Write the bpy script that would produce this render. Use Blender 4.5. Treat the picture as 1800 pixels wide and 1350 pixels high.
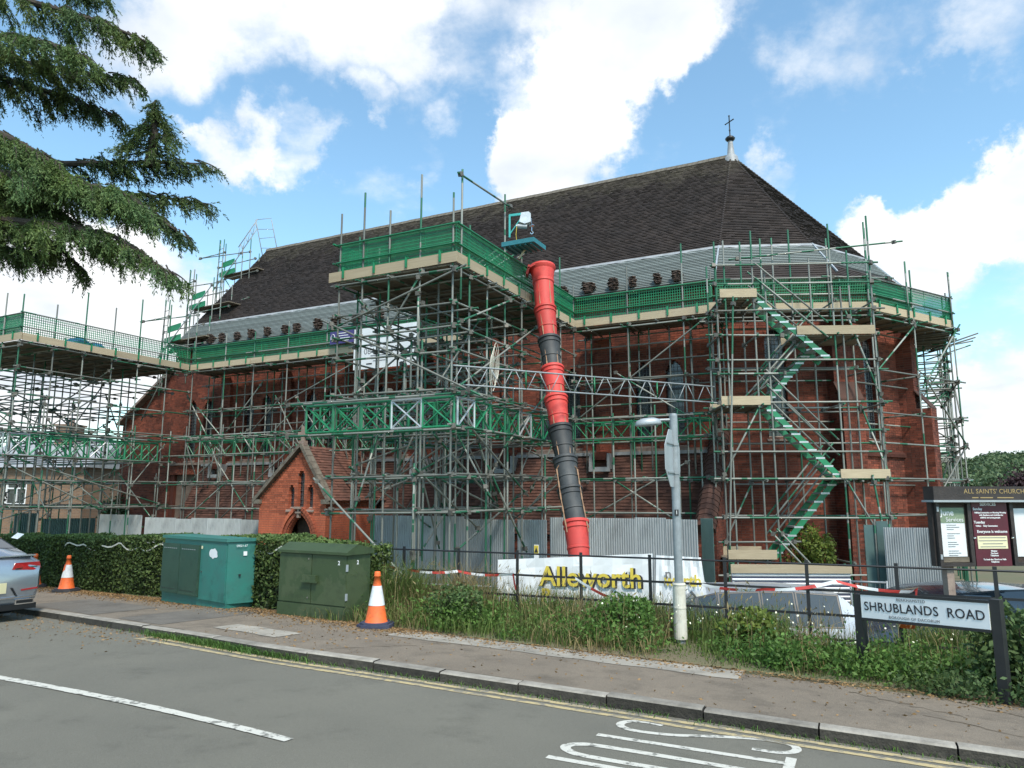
import bpy, math, random
import numpy as np
from mathutils import Vector, Matrix
random.seed(11); rng = np.random.default_rng(11)
PI = math.pi; R = math.radians
sc = bpy.context.scene
COL = sc.collection
for o in list(bpy.data.objects): bpy.data.objects.remove(o)

# ------------------------------------------------------------------ camera
F, CX, CY, HZ, EYE = 1271.0, 900.0, 675.0, 873.0, 1.65
TH = math.atan((HZ - CY) / F)
cam = bpy.data.cameras.new('camera'); cam_o = bpy.data.objects.new('camera', cam); COL.objects.link(cam_o)
cam.sensor_width = 36.0; cam.lens = 36.0 * F / 1800.0; cam.clip_start = 0.05; cam.clip_end = 5000
cam_o.location = (0, 0, EYE); cam_o.rotation_euler = (PI / 2 + TH, 0, 0)
sc.camera = cam_o
_c, _s = math.cos(TH), math.sin(TH)
def ray(px, py):
    a = (px - CX) / F; b = (CY - py) / F
    return Vector((a, _c - b * _s, _s + b * _c))
def at(px, py, y):
    r = ray(px, py); return r * (y / r.y) + Vector((0, 0, EYE))

# ------------------------------------------------------------------ sky, sun, exposure
SUN_EL, SUN_DIR = 54.0, Vector((0.36, -0.93, 0)).normalized()
w = bpy.data.worlds.new('World'); sc.world = w; w.use_nodes = True
nt = w.node_tree; nt.nodes.clear()
def N(t, **k):
    n = nt.nodes.new(t)
    for a, b in k.items(): setattr(n, a, b)
    return n
out = N('ShaderNodeOutputWorld'); bg = N('ShaderNodeBackground'); bg.inputs['Strength'].default_value = 0.125
sky = N('ShaderNodeTexSky', sky_type='NISHITA', sun_disc=False)
sky.sun_elevation = R(SUN_EL); sky.sun_rotation = math.atan2(SUN_DIR.x, SUN_DIR.y)
sky.air_density = 1.0; sky.dust_density = 0.6; sky.ozone_density = 1.6
tc = N('ShaderNodeTexCoord')
sep = N('ShaderNodeSeparateXYZ'); nt.links.new(tc.outputs['Generated'], sep.inputs[0])
def math_n(op, a, b=None, c=None):
    n = N('ShaderNodeMath', operation=op)
    for i, x in enumerate((a, b, c)):
        if x is None: continue
        if isinstance(x, (int, float)): n.inputs[i].default_value = x
        else: nt.links.new(x, n.inputs[i])
    return n.outputs[0]
den = math_n('ADD', math_n('MAXIMUM', sep.outputs['Z'], 0.0), 0.30)
px_ = math_n('DIVIDE', sep.outputs['X'], den); py_ = math_n('DIVIDE', sep.outputs['Y'], den)
cmb = N('ShaderNodeCombineXYZ'); nt.links.new(px_, cmb.inputs[0]); nt.links.new(py_, cmb.inputs[1])
def noise(vec, scale, detail, rough, off):
    m = N('ShaderNodeMapping'); m.inputs['Location'].default_value = off; nt.links.new(vec, m.inputs['Vector'])
    n = N('ShaderNodeTexNoise'); n.inputs['Scale'].default_value = scale; n.inputs['Detail'].default_value = detail
    n.inputs['Roughness'].default_value = rough; nt.links.new(m.outputs[0], n.inputs['Vector']); return n.outputs['Fac']
n1 = noise(cmb.outputs[0], 2.6, 11, 0.58, (9.3, 4.4, 0)); n2 = noise(cmb.outputs[0], 9.0, 8, 0.6, (0.4, 5.2, 0))
field = math_n('ADD', math_n('MULTIPLY', n1, 0.62), math_n('MULTIPLY', n2, 0.34))
# where the cloud banks of the day stand: direction, angular radius, weight
banks = [((480, 40), 6, .30), ((640, 30), 6, .32), ((800, 35), 6, .30), ((330, 50), 5, .24), ((230, 110), 5, .2), ((1110, -10), 7, .42), ((1090, 110), 5.5, .42), ((1010, 210), 5, .42), ((1170, 60), 4, .3), ((960, 300), 4, .42), ((920, 300), 2.5, .3), ((1040, 300), 4, .3),
         ((90, 600), 7, .42), ((230, 560), 5, .36), ((-60, 560), 8, .4), ((-250, 560), 10, .4), ((330, 500), 3.5, .24), ((120, 480), 5, .3), ((430, 275), 2.6, .34), ((510, 265), 2.4, .32), ((390, 295), 2.0, .24), ((655, 178), 1.6, .24), ((740, 240), 2.6, .2), ((800, 225), 1.8, .16),
         ((1510, 425), 2.2, .40), ((1560, 445), 3.0, .42), ((1640, 440), 3.0, .36), ((1690, 380), 2.6, .34), ((1720, 340), 2.8, .36), ((1780, 320), 3.0, .36), ((1840, 320), 3.5, .3), ((1345, 320), 2.4, .30), ((1400, 390), 2.2, .16), ((1700, 50), 3, .16), ((1760, 80), 3.5, .2), ((1600, 60), 3, .10), ((1470, 60), 3.5, .16), ((1380, 20), 4, .14),
         ((1790, 770), 6, .36), ((1650, 740), 4, .2), ((1720, 690), 4, .22), ((2000, 500), 9, .3), ((700, 330), 3, .08), ((600, 260), 3, .06)]
nrm = N('ShaderNodeVectorMath', operation='NORMALIZE'); nt.links.new(tc.outputs['Generated'], nrm.inputs[0])
wsrc = nrm.outputs[0]
for (wsc, wam) in ((5.0, .20), (17.0, .085)):            # ragged cloud edges: bend the directions before measuring them
    wn_ = N('ShaderNodeTexNoise'); wn_.inputs['Scale'].default_value = wsc; wn_.inputs['Detail'].default_value = 9; wn_.inputs['Roughness'].default_value = .62; nt.links.new(nrm.outputs[0], wn_.inputs['Vector'])
    sb = N('ShaderNodeVectorMath', operation='SUBTRACT'); nt.links.new(wn_.outputs['Color'], sb.inputs[0]); sb.inputs[1].default_value = (.5, .5, .5)
    sx_ = N('ShaderNodeVectorMath', operation='SCALE'); nt.links.new(sb.outputs[0], sx_.inputs[0]); sx_.inputs['Scale'].default_value = wam
    ad = N('ShaderNodeVectorMath', operation='ADD'); nt.links.new(wsrc, ad.inputs[0]); nt.links.new(sx_.outputs[0], ad.inputs[1]); wsrc = ad.outputs[0]
wnorm = N('ShaderNodeVectorMath', operation='NORMALIZE'); nt.links.new(wsrc, wnorm.inputs[0])
for (q, rad, amp) in banks:
    d = ray(*q).normalized()
    dp = N('ShaderNodeVectorMath', operation='DOT_PRODUCT'); nt.links.new(wnorm.outputs[0], dp.inputs[0]); dp.inputs[1].default_value = d
    mr = N('ShaderNodeMapRange', interpolation_type='SMOOTHSTEP'); mr.inputs['From Min'].default_value = math.cos(R(rad * 1.35)); mr.inputs['From Max'].default_value = math.cos(R(rad * .25))
    mr.inputs['To Max'].default_value = amp * .62; nt.links.new(dp.outputs['Value'], mr.inputs['Value'])
    field = math_n('ADD', field, mr.outputs[0])
ramp = N('ShaderNodeMapRange', interpolation_type='SMOOTHSTEP'); ramp.inputs['From Min'].default_value = .56; ramp.inputs['From Max'].default_value = .84
nt.links.new(field, ramp.inputs['Value'])
n3 = noise(cmb.outputs[0], 4.0, 6, 0.5, (7.1, 2.2, 0))
cr = N('ShaderNodeValToRGB'); nt.links.new(n3, cr.inputs[0])
cr.color_ramp.elements[0].position = .30; cr.color_ramp.elements[0].color = (3.7, 4.05, 4.5, 1)
cr.color_ramp.elements[1].position = .55; cr.color_ramp.elements[1].color = (5.3, 5.4, 5.5, 1)
hs = N('ShaderNodeMix', data_type='RGBA', blend_type='MULTIPLY'); hs.inputs['Factor'].default_value = 1
nt.links.new(sky.outputs[0], hs.inputs['A']); hs.inputs['B'].default_value = (1.16, 1.36, 1.24, 1)
mix = N('ShaderNodeMix', data_type='RGBA'); nt.links.new(ramp.outputs[0], mix.inputs['Factor'])
nt.links.new(hs.outputs['Result'], mix.inputs['A']); nt.links.new(cr.outputs[0], mix.inputs['B'])
nt.links.new(mix.outputs['Result'], bg.inputs['Color']); nt.links.new(bg.outputs[0], out.inputs[0])
sl = bpy.data.lights.new('sun', 'SUN'); sl.energy = 2.7; sl.angle = R(9); sl.color = (1.0, .93, .82)
sun = bpy.data.objects.new('sun', sl); COL.objects.link(sun)
sd = Vector((SUN_DIR.x * math.cos(R(SUN_EL)), SUN_DIR.y * math.cos(R(SUN_EL)), math.sin(R(SUN_EL))))
sun.rotation_euler = sd.to_track_quat('Z', 'Y').to_euler(); sun.location = (30, -20, 40)
sc.view_settings.view_transform = 'Standard'; sc.view_settings.look = 'None'; sc.view_settings.exposure = 0.82; sc.view_settings.gamma = 1
sc.cycles.max_bounces = 6; sc.cycles.transparent_max_bounces = 8

# ------------------------------------------------------------------ helpers
class MB:
    def __init__(s): s.v = []; s.f = []; s.m = []; s.c = []
    def face(s, pts, mi=0, col=None):
        b = len(s.v); s.v += [tuple(p) for p in pts]; s.f.append(tuple(range(b, b + len(pts)))); s.m.append(mi); s.c.append(col)
    def box(s, x0, x1, y0, y1, z0, z1, mi=0, col=None, skip=''):
        b = len(s.v)
        s.v += [(x0, y0, z0), (x1, y0, z0), (x1, y1, z0), (x0, y1, z0), (x0, y0, z1), (x1, y0, z1), (x1, y1, z1), (x0, y1, z1)]
        fs = {'b': (0, 3, 2, 1), 't': (4, 5, 6, 7), 'f': (0, 1, 5, 4), 'r': (1, 2, 6, 5), 'k': (2, 3, 7, 6), 'l': (3, 0, 4, 7)}
        for k, q in fs.items():
            if k in skip: continue
            s.f.append(tuple(b + i for i in q)); s.m.append(mi); s.c.append(col)
    def xbox(s, M, hx, hy, hz, mi=0, col=None):
        b = len(s.v)
        for q in ((-1, -1, -1), (1, -1, -1), (1, 1, -1), (-1, 1, -1), (-1, -1, 1), (1, -1, 1), (1, 1, 1), (-1, 1, 1)):
            s.v.append(tuple(M @ Vector((q[0] * hx, q[1] * hy, q[2] * hz))))
        for q in ((0, 3, 2, 1), (4, 5, 6, 7), (0, 1, 5, 4), (1, 2, 6, 5), (2, 3, 7, 6), (3, 0, 4, 7)):
            s.f.append(tuple(b + i for i in q)); s.m.append(mi); s.c.append(col)
    def bar(s, a, b, wx, wy=None, mi=0, col=None):
        a, b = Vector(a), Vector(b); d = b - a; L = d.length
        if L < 1e-6: return
        M = Matrix.Translation((a + b) / 2) @ d.to_track_quat('Z', 'Y').to_matrix().to_4x4()
        s.xbox(M, wx / 2, (wy or wx) / 2, L / 2, mi, col)
    def tube(s, pts, rad, n=8, mi=0, cap=True, col=None):
        pts = [Vector(p) for p in pts]; k = len(pts); rad = rad if isinstance(rad, (list, tuple)) else [rad] * k
        b = len(s.v); up = None
        for i, p in enumerate(pts):
            d = (pts[min(i + 1, k - 1)] - pts[max(i - 1, 0)]).normalized()
            if up is None: up = d.orthogonal().normalized()
            up = (up - d * up.dot(d)).normalized(); sd_ = d.cross(up)
            for j in range(n):
                a = 2 * PI * j / n; s.v.append(tuple(p + (up * math.cos(a) + sd_ * math.sin(a)) * rad[i]))
        for i in range(k - 1):
            for j in range(n):
                s.f.append((b + i * n + j, b + i * n + (j + 1) % n, b + (i + 1) * n + (j + 1) % n, b + (i + 1) * n + j)); s.m.append(mi); s.c.append(col)
        if cap:
            s.f.append(tuple(b + j for j in reversed(range(n)))); s.m.append(mi); s.c.append(col)
            s.f.append(tuple(b + (k - 1) * n + j for j in range(n))); s.m.append(mi); s.c.append(col)
    def lathe(s, prof, c=(0, 0, 0), n=20, mi=0):
        b = len(s.v); k = len(prof)
        for (r, z) in prof:
            for j in range(n):
                a = 2 * PI * j / n; s.v.append((c[0] + r * math.cos(a), c[1] + r * math.sin(a), c[2] + z))
        for i in range(k - 1):
            m = mi[i] if isinstance(mi, (list, tuple)) else mi
            for j in range(n):
                s.f.append((b + i * n + j, b + i * n + (j + 1) % n, b + (i + 1) * n + (j + 1) % n, b + (i + 1) * n + j)); s.m.append(m); s.c.append(None)
    def prism(s, poly, d, mi=0, col=None):          # poly: 3D points, extruded by vector d
        d = Vector(d); p = [Vector(q) for q in poly]; q = [x + d for x in p]; n = len(p)
        s.face(p[::-1], mi, col); s.face(q, mi, col)
        for i in range(n): s.face([p[i], p[(i + 1) % n], q[(i + 1) % n], q[i]], mi, col)
    def mesh(s, name, mats, smooth=False):
        me = bpy.data.meshes.new(name); me.from_pydata(s.v, [], s.f)
        for m in (mats if isinstance(mats, (list, tuple)) else [mats]): me.materials.append(m)
        me.polygons.foreach_set('material_index', s.m)
        if any(c is not None for c in s.c):
            at_ = me.attributes.new('tint', 'FLOAT', 'FACE'); at_.data.foreach_set('value', [0.5 if c is None else c for c in s.c])
        if smooth: me.polygons.foreach_set('use_smooth', [True] * len(s.f))
        me.update(); return me
    def build(s, name, mats, parent=None, loc=None, smooth=False, rz=0):
        return link(name, s.mesh(name, mats, smooth), parent, loc, rz)
def link(name, me, parent=None, loc=None, rz=0):
    o = bpy.data.objects.new(name, me); COL.objects.link(o)
    if parent: o.parent = parent
    if loc is not None: o.location = loc
    if rz: o.rotation_euler = (0, 0, rz)
    return o
def tag(o, label, cat, group=None):
    o['label'] = label; o['category'] = cat
    if group: o['group'] = group
    return o
def thing(name, label, cat, loc=(0, 0, 0), rz=0, group=None):
    o = bpy.data.objects.new(name, None); COL.objects.link(o); o.location = loc; o.rotation_euler = (0, 0, rz); o.empty_display_size = .2
    return tag(o, label, cat, group)
def struct(o): o['kind'] = 'structure'; return o
def stuff(o): o['kind'] = 'stuff'; return o

def mat(name, c1, c2=None, scale=4, rough=.7, bump=0, metal=0, bscale=None, rnd=0, spec=.5, tint=0, detail=6, stretch=None, coat=0, lohi=(.35, .65), grime=None, speck=0):
    m = bpy.data.materials.new(name); m.use_nodes = True; t = m.node_tree; b = t.nodes['Principled BSDF']
    b.inputs['Roughness'].default_value = rough; b.inputs['Metallic'].default_value = metal; b.inputs['Specular IOR Level'].default_value = spec
    b.inputs['Coat Weight'].default_value = coat
    tcn = t.nodes.new('ShaderNodeTexCoord'); vec = tcn.outputs['Object']
    if stretch:
        mp = t.nodes.new('ShaderNodeMapping'); mp.inputs['Scale'].default_value = stretch; t.links.new(vec, mp.inputs[0]); vec = mp.outputs[0]
    colout = None
    rgb = t.nodes.new('ShaderNodeRGB'); rgb.outputs[0].default_value = (*c1, 1); colout = rgb.outputs[0]
    if c2:
        nz = t.nodes.new('ShaderNodeTexNoise'); nz.inputs['Scale'].default_value = scale; nz.inputs['Detail'].default_value = detail; nz.inputs['Roughness'].default_value = .65; t.links.new(vec, nz.inputs['Vector'])
        mr = t.nodes.new('ShaderNodeMapRange'); mr.inputs['From Min'].default_value = lohi[0]; mr.inputs['From Max'].default_value = lohi[1]; t.links.new(nz.outputs['Fac'], mr.inputs['Value'])
        mx = t.nodes.new('ShaderNodeMix'); mx.data_type = 'RGBA'; mx.inputs['A'].default_value = (*c1, 1); mx.inputs['B'].default_value = (*c2, 1)
        t.links.new(mr.outputs[0], mx.inputs['Factor']); colout = mx.outputs['Result']
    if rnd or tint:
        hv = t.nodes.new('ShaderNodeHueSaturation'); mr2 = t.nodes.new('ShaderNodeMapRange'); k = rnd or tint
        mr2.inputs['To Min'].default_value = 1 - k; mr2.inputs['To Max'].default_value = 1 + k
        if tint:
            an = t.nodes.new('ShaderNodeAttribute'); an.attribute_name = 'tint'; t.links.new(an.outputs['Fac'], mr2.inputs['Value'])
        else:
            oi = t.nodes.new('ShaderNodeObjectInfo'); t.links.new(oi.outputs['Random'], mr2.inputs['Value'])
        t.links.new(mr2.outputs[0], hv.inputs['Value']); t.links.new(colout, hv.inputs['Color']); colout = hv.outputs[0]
    for (gs, ga, lo, hi) in ([grime] if grime else []) + ([(220, speck, .42, .62)] if speck else []):      # stains and speckle
        gn = t.nodes.new('ShaderNodeTexNoise'); gn.inputs['Scale'].default_value = gs; gn.inputs['Detail'].default_value = 7; gn.inputs['Roughness'].default_value = .7; t.links.new(tcn.outputs['Object'], gn.inputs['Vector'])
        gr_ = t.nodes.new('ShaderNodeMapRange'); gr_.inputs['From Min'].default_value = lo; gr_.inputs['From Max'].default_value = hi; gr_.inputs['To Min'].default_value = 1 - ga; gr_.inputs['To Max'].default_value = 1.0; t.links.new(gn.outputs['Fac'], gr_.inputs['Value'])
        gx = t.nodes.new('ShaderNodeVectorMath'); gx.operation = 'SCALE'; t.links.new(colout, gx.inputs[0]); t.links.new(gr_.outputs[0], gx.inputs['Scale']); colout = gx.outputs[0]
    t.links.new(colout, b.inputs['Base Color'])
    if bump:
        nb = t.nodes.new('ShaderNodeTexNoise'); nb.inputs['Scale'].default_value = bscale or scale * 6; nb.inputs['Detail'].default_value = 5; t.links.new(vec, nb.inputs['Vector'])
        bp = t.nodes.new('ShaderNodeBump'); bp.inputs['Strength'].default_value = bump; bp.inputs['Distance'].default_value = .02
        t.links.new(nb.outputs['Fac'], bp.inputs['Height']); t.links.new(bp.outputs[0], b.inputs['Normal'])
    return m
M = {}
M['brick'] = mat('red_brick', (.225, .057, .030), (.145, .040, .025), 1.3, .9, .25, bscale=30, tint=.5, grime=(.55, .45, .36, .55))
M['porchbrick'] = mat('porch_brick', (.40, .105, .05), (.28, .072, .038), 2.5, .9, .25, bscale=30, rnd=.3)
M['mortar'] = mat('mortar', (.20, .15, .12), (.12, .09, .075), 3, .95)
M['roof'] = mat('dark_roof_tile', (.034, .023, .019), (.023, .016, .014), .8, .85, .3, bscale=18, tint=.15)
_t = M['roof'].node_tree; _b = _t.nodes['Principled BSDF']; _src = _b.inputs['Base Color'].links[0].from_socket; _tc = _t.nodes.new('ShaderNodeTexCoord'); _sp = _t.nodes.new('ShaderNodeSeparateXYZ'); _t.links.new(_tc.outputs['Object'], _sp.inputs[0])
_nz = _t.nodes.new('ShaderNodeTexNoise'); _nz.inputs['Scale'].default_value = 1.6; _nz.inputs['Detail'].default_value = 9; _nz.inputs['Roughness'].default_value = .75; _t.links.new(_tc.outputs['Object'], _nz.inputs['Vector'])
_m1 = _t.nodes.new('ShaderNodeMapRange'); _m1.inputs['From Min'].default_value = 13.2; _m1.inputs['From Max'].default_value = 15.7; _m1.inputs['To Max'].default_value = .42; _t.links.new(_sp.outputs['Z'], _m1.inputs['Value'])
_ad = _t.nodes.new('ShaderNodeMath'); _ad.operation = 'ADD'; _t.links.new(_m1.outputs[0], _ad.inputs[0]); _t.links.new(_nz.outputs['Fac'], _ad.inputs[1])
_m2 = _t.nodes.new('ShaderNodeMapRange'); _m2.inputs['From Min'].default_value = .68; _m2.inputs['From Max'].default_value = .95; _m2.inputs['To Max'].default_value = .8; _t.links.new(_ad.outputs[0], _m2.inputs['Value'])
_mx = _t.nodes.new('ShaderNodeMix'); _mx.data_type = 'RGBA'; _t.links.new(_m2.outputs[0], _mx.inputs['Factor']); _t.links.new(_src, _mx.inputs['A']); _mx.inputs['B'].default_value = (.10, .083, .058, 1); _t.links.new(_mx.outputs['Result'], _b.inputs['Base Color'])
M['aisletile'] = mat('red_roof_tile', (.13, .055, .037), (.08, .036, .027), 1.2, .85, .3, bscale=18, tint=.4)
M['oldtile'] = mat('old_tile', (.085, .055, .042), (.05, .034, .028), 6, .9, tint=.5)
M['ridge'] = mat('lichen_ridge', (.17, .15, .12), (.09, .075, .06), 6, .9, .3)
M['batten'] = mat('roof_batten', (.23, .26, .25), (.16, .185, .18), 5, .8, rnd=.2)
M['felt'] = mat('roof_underlay', (.055, .062, .062), (.04, .043, .045), 3, .8)
M['lead'] = mat('lead_flashing', (.33, .34, .35), (.22, .23, .24), 4, .55)
M['stone'] = mat('weathered_stone', (.30, .23, .19), (.18, .13, .11), 4, .9, .3)
M['timber'] = mat('dark_timber', (.055, .035, .025), (.03, .02, .016), 6, .8, .3)
M['glass'] = mat('dark_leaded_glass', (.035, .045, .055), (.015, .018, .022), 5, .16, spec=.8)
M['came'] = mat('lead_came', (.10, .105, .11), rough=.5)
M['board'] = mat('scaffold_board', (.46, .38, .26), (.34, .27, .18), 3, .85, .2, rnd=.16, stretch=(1, 6, 6))
M['darkboard'] = mat('dark_scaffold_board', (.20, .165, .12), (.12, .10, .075), 3, .9, .2, rnd=.25)  # darker brown-grey than the toe boards, for decks seen from below
M['guard'] = mat('green_plastic_mesh', (.016, .225, .095), (.010, .16, .07), 3, .5)
M['greenmetal'] = mat('green_painted_steel', (.012, .195, .085), (.016, .14, .065), 4, .45, rnd=.2)
M['alu'] = mat('aluminium', (.55, .57, .58), (.42, .44, .45), 5, .4, metal=.5)
M['coupler'] = mat('coupler_steel', (.16, .15, .13), (.09, .085, .075), 8, .6, metal=.4)
M['red'] = mat('red_plastic', (.60, .055, .045), (.50, .05, .042), 2.0, .62, .05, rnd=.12, grime=(3.5, .28, .32, .5))
M['blackpl'] = mat('black_plastic', (.022, .026, .03), (.055, .058, .06), 2.5, .62, rnd=.3)
M['chain'] = mat('rusty_chain', (.25, .15, .09), rough=.7, metal=.3)
M['hoard'] = mat('galvanised_sheet', (.42, .44, .445), (.31, .33, .34), 1.3, .5, .05, metal=.25, rnd=.15, grime=(1.6, .3, .34, .5))
M['hoardgreen'] = mat('green_grey_sheet', (.10, .17, .16), (.07, .12, .12), 1.5, .55, metal=.2, rnd=.12)
M['white'] = mat('white_vinyl', (.74, .75, .76), (.66, .67, .68), 2, .5)
M['yellowink'] = mat('yellow_print', (.60, .46, .06), rough=.6)
M['ink'] = mat('black_print', (.02, .02, .025), rough=.6)
M['greyink'] = mat('grey_print', (.16, .16, .17), rough=.6)
M['purple'] = mat('purple_print', (.05, .035, .16), rough=.5)
M['greenink'] = mat('green_print', (.03, .12, .07), rough=.6)
M['blackmetal'] = mat('black_painted_metal', (.012, .012, .014), (.02, .02, .022), 6, .45)
M['postgrey'] = mat('grey_painted_steel', (.30, .33, .35), (.22, .24, .25), 7, .5, metal=.2)
M['greysign'] = mat('sign_back', (.38, .41, .43), (.32, .345, .36), 4, .5, metal=.3)
M['cream'] = mat('cream_sleeve', (.66, .63, .54), (.50, .47, .39), 5, .6, .1)
M['teal'] = mat('teal_cabinet', (.025, .17, .14), (.035, .14, .12), 3, .5, .04, grime=(2.2, .35, .35, .5))
M['cabgreen'] = mat('dark_green_cabinet', (.036, .060, .022), (.052, .074, .032), 1.6, .6, .05, lohi=(.5, .53), grime=(5, .25, .35, .5))
M['cabdoor'] = mat('cabinet_door', (.016, .055, .036), (.028, .066, .042), 1.7, .6, .04, grime=(4, .3, .35, .5))
M['orange'] = mat('orange_cone', (.80, .14, .025), (.62, .12, .03), 9, .6, grime=(7, .35, .32, .46))
M['conewhite'] = mat('cone_sleeve', (.72, .73, .73), (.56, .57, .58), 12, .4)
M['rubber'] = mat('rubber', (.025, .026, .032), (.045, .045, .05), 6, .8)
M['navyrubber'] = mat('navy_rubber', (.03, .035, .075), (.05, .055, .09), 6, .7)
M['silver'] = mat('silver_paint', (.36, .385, .42), rough=.26, metal=.7, coat=.6)
M['whitecar'] = mat('white_paint', (.48, .51, .55), rough=.3, metal=.25, coat=.5)
M['darkcar'] = mat('dark_paint', (.025, .035, .055), rough=.22, coat=.7)
M['carglass'] = mat('car_glass', (.015, .025, .035), rough=.05, spec=.9)
M['carred'] = mat('tail_light', (.28, .01, .012), rough=.15, spec=.8, coat=1)
M['chrome'] = mat('chrome', (.7, .71, .72), rough=.12, metal=1)
M['plate'] = mat('number_plate', (.55, .50, .30), (.48, .44, .28), 2, .45)
M['blackgloss'] = mat('black_trim', (.008, .008, .009), rough=.4)
M['asphalt'] = mat('road_asphalt', (.228, .215, .172), (.190, .180, .146), .45, .92, .6, bscale=190, grime=(1.7, .22, .30, .46), speck=.45)
M['pave'] = mat('pavement_asphalt', (.315, .256, .192), (.255, .208, .158), .9, .92, .6, bscale=150, grime=(2.3, .32, .32, .5), speck=.55)
M['pavedark'] = mat('pavement_patch', (.20, .178, .15), (.16, .142, .12), 2, .92, .5, bscale=150, grime=(2.3, .3, .32, .5), speck=.4)
M['conc'] = mat('concrete', (.37, .335, .28), (.27, .245, .205), 2.2, .9, .3, rnd=.12, grime=(3, .4, .35, .5), speck=.2)
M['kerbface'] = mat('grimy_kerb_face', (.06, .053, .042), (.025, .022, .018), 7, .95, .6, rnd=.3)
M['kerb'] = mat('granite_kerb', (.30, .275, .235), (.19, .172, .145), 5, .9, .5, rnd=.2)
M['yellowline'] = mat('yellow_road_paint', (.50, .40, .21), (.24, .215, .17), 11, .9, lohi=(.47, .60), speck=.25)
M['whiteline'] = mat('white_road_paint', (.60, .585, .52), (.20, .195, .17), 14, .9, lohi=(.53, .62), speck=.25)
M['soil'] = mat('soil', (.12, .085, .05), (.07, .055, .035), 3, .95, .5)
M['ground'] = mat('rough_ground', (.10, .105, .05), (.14, .11, .065), .6, .95, .5)
M['bark'] = mat('bark', (.055, .042, .032), (.03, .024, .02), 6, .9, .6)
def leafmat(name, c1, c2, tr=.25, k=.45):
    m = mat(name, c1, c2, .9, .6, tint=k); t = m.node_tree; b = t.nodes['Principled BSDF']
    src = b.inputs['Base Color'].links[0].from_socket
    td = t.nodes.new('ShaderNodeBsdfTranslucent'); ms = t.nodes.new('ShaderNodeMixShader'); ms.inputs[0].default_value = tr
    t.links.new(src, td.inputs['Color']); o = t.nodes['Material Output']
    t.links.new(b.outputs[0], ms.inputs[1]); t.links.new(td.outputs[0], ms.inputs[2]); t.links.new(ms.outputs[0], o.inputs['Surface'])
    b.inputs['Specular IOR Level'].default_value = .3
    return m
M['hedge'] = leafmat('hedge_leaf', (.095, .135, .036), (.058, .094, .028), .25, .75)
M['cedar'] = leafmat('cedar_needle', (.075, .130, .055), (.125, .175, .05), .3, .7)
M['grass'] = leafmat('verge_grass', (.085, .15, .032), (.14, .17, .05), .35, .55)
M['drygrass'] = leafmat('dry_grass', (.27, .215, .10), (.20, .155, .07), .3)
M['weed'] = leafmat('weed_leaf', (.065, .14, .03), (.11, .19, .04), .35, .6)
M['bushleaf'] = leafmat('bush_leaf', (.055, .10, .035), (.10, .14, .045), .25)
M['goldleaf'] = leafmat('golden_leaf', (.15, .19, .035), (.10, .14, .03), .3)
M['farleaf'] = leafmat('far_leaf', (.06, .105, .045), (.10, .13, .06), .2)
M['purpleleaf'] = leafmat('purple_leaf', (.035, .018, .022), (.05, .025, .028), .2)
M['litter'] = leafmat('dead_leaf', (.26, .16, .07), (.18, .11, .05), .1)
M['flower'] = mat('daisy', (.8, .78, .6), rough=.7)
# galvanised tubes with green paint bands
def tubemat():
    m = mat('scaffold_tube', (.25, .262, .235), (.15, .152, .135), 2.2, .55, metal=.25, rnd=.4); t = m.node_tree; b = t.nodes['Principled BSDF']
    src = b.inputs['Base Color'].links[0].from_socket
    tcn = t.nodes.new('ShaderNodeTexCoord'); sp = t.nodes.new('ShaderNodeSeparateXYZ'); t.links.new(tcn.outputs['Object'], sp.inputs[0])
    oi = t.nodes.new('ShaderNodeObjectInfo')
    def mm(op, a, bb):
        n = t.nodes.new('ShaderNodeMath'); n.operation = op
        for i, x in enumerate((a, bb)):
            if isinstance(x, (int, float)): n.inputs[i].default_value = x
            else: t.links.new(x, n.inputs[i])
        return n.outputs[0]
    e = mm('ABSOLUTE', mm('SUBTRACT', sp.outputs['Z'], .5), 0)
    nz = t.nodes.new('ShaderNodeTexNoise'); nz.noise_dimensions = '1D'; nz.inputs['Scale'].default_value = 5
    t.links.new(mm('ADD', mm('MULTIPLY', oi.outputs['Random'], 97.0), sp.outputs['Z']), nz.inputs['W'])
    k = mm('ADD', mm('MULTIPLY', e, .55), mm('ADD', mm('MULTIPLY', nz.outputs['Fac'], .8), mm('MULTIPLY', oi.outputs['Random'], .26)))
    f = mm('GREATER_THAN', k, .755)
    mx = t.nodes.new('ShaderNodeMix'); mx.data_type = 'RGBA'; t.links.new(f, mx.inputs['Factor']); t.links.new(src, mx.inputs['A']); mx.inputs['B'].default_value = (.026, .125, .07, 1)
    t.links.new(mx.outputs['Result'], b.inputs['Base Color']); return m
M['tube'] = tubemat()

_tb = MB(); _tb.tube([(0, 0, 0), (0, 0, 1)], .0245, 8); TUBE = _tb.mesh('tube', M['tube'])
TUBE.polygons.foreach_set('use_smooth', [len(p.vertices) == 4 for p in TUBE.polygons])
def clone(me, m):
    c = me.copy(); c.materials.clear(); c.materials.append(m); return c
TUBE_G = clone(TUBE, M['greenmetal']); TUBE_A = clone(TUBE, M['alu']); TUBE_B = clone(TUBE, M['blackmetal']); TUBE_P = clone(TUBE, M['postgrey'])
_bx = MB(); _bx.box(-.5, .5, -.5, .5, -.5, .5); 
BOX = {}
def boxmesh(m):
    if m not in BOX: BOX[m] = _bx.mesh('piece_' + m, M[m])
    return BOX[m]
def tube(name, par, a, b, me=None, k=1.0):
    a, b = Vector(a), Vector(b); d = b - a
    o = bpy.data.objects.new(name, me or TUBE); COL.objects.link(o); o.parent = par
    o.location = a; o.rotation_mode = 'QUATERNION'; o.rotation_quaternion = d.to_track_quat('Z', 'Y'); o.scale = (k, k, d.length)
    return o
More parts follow.
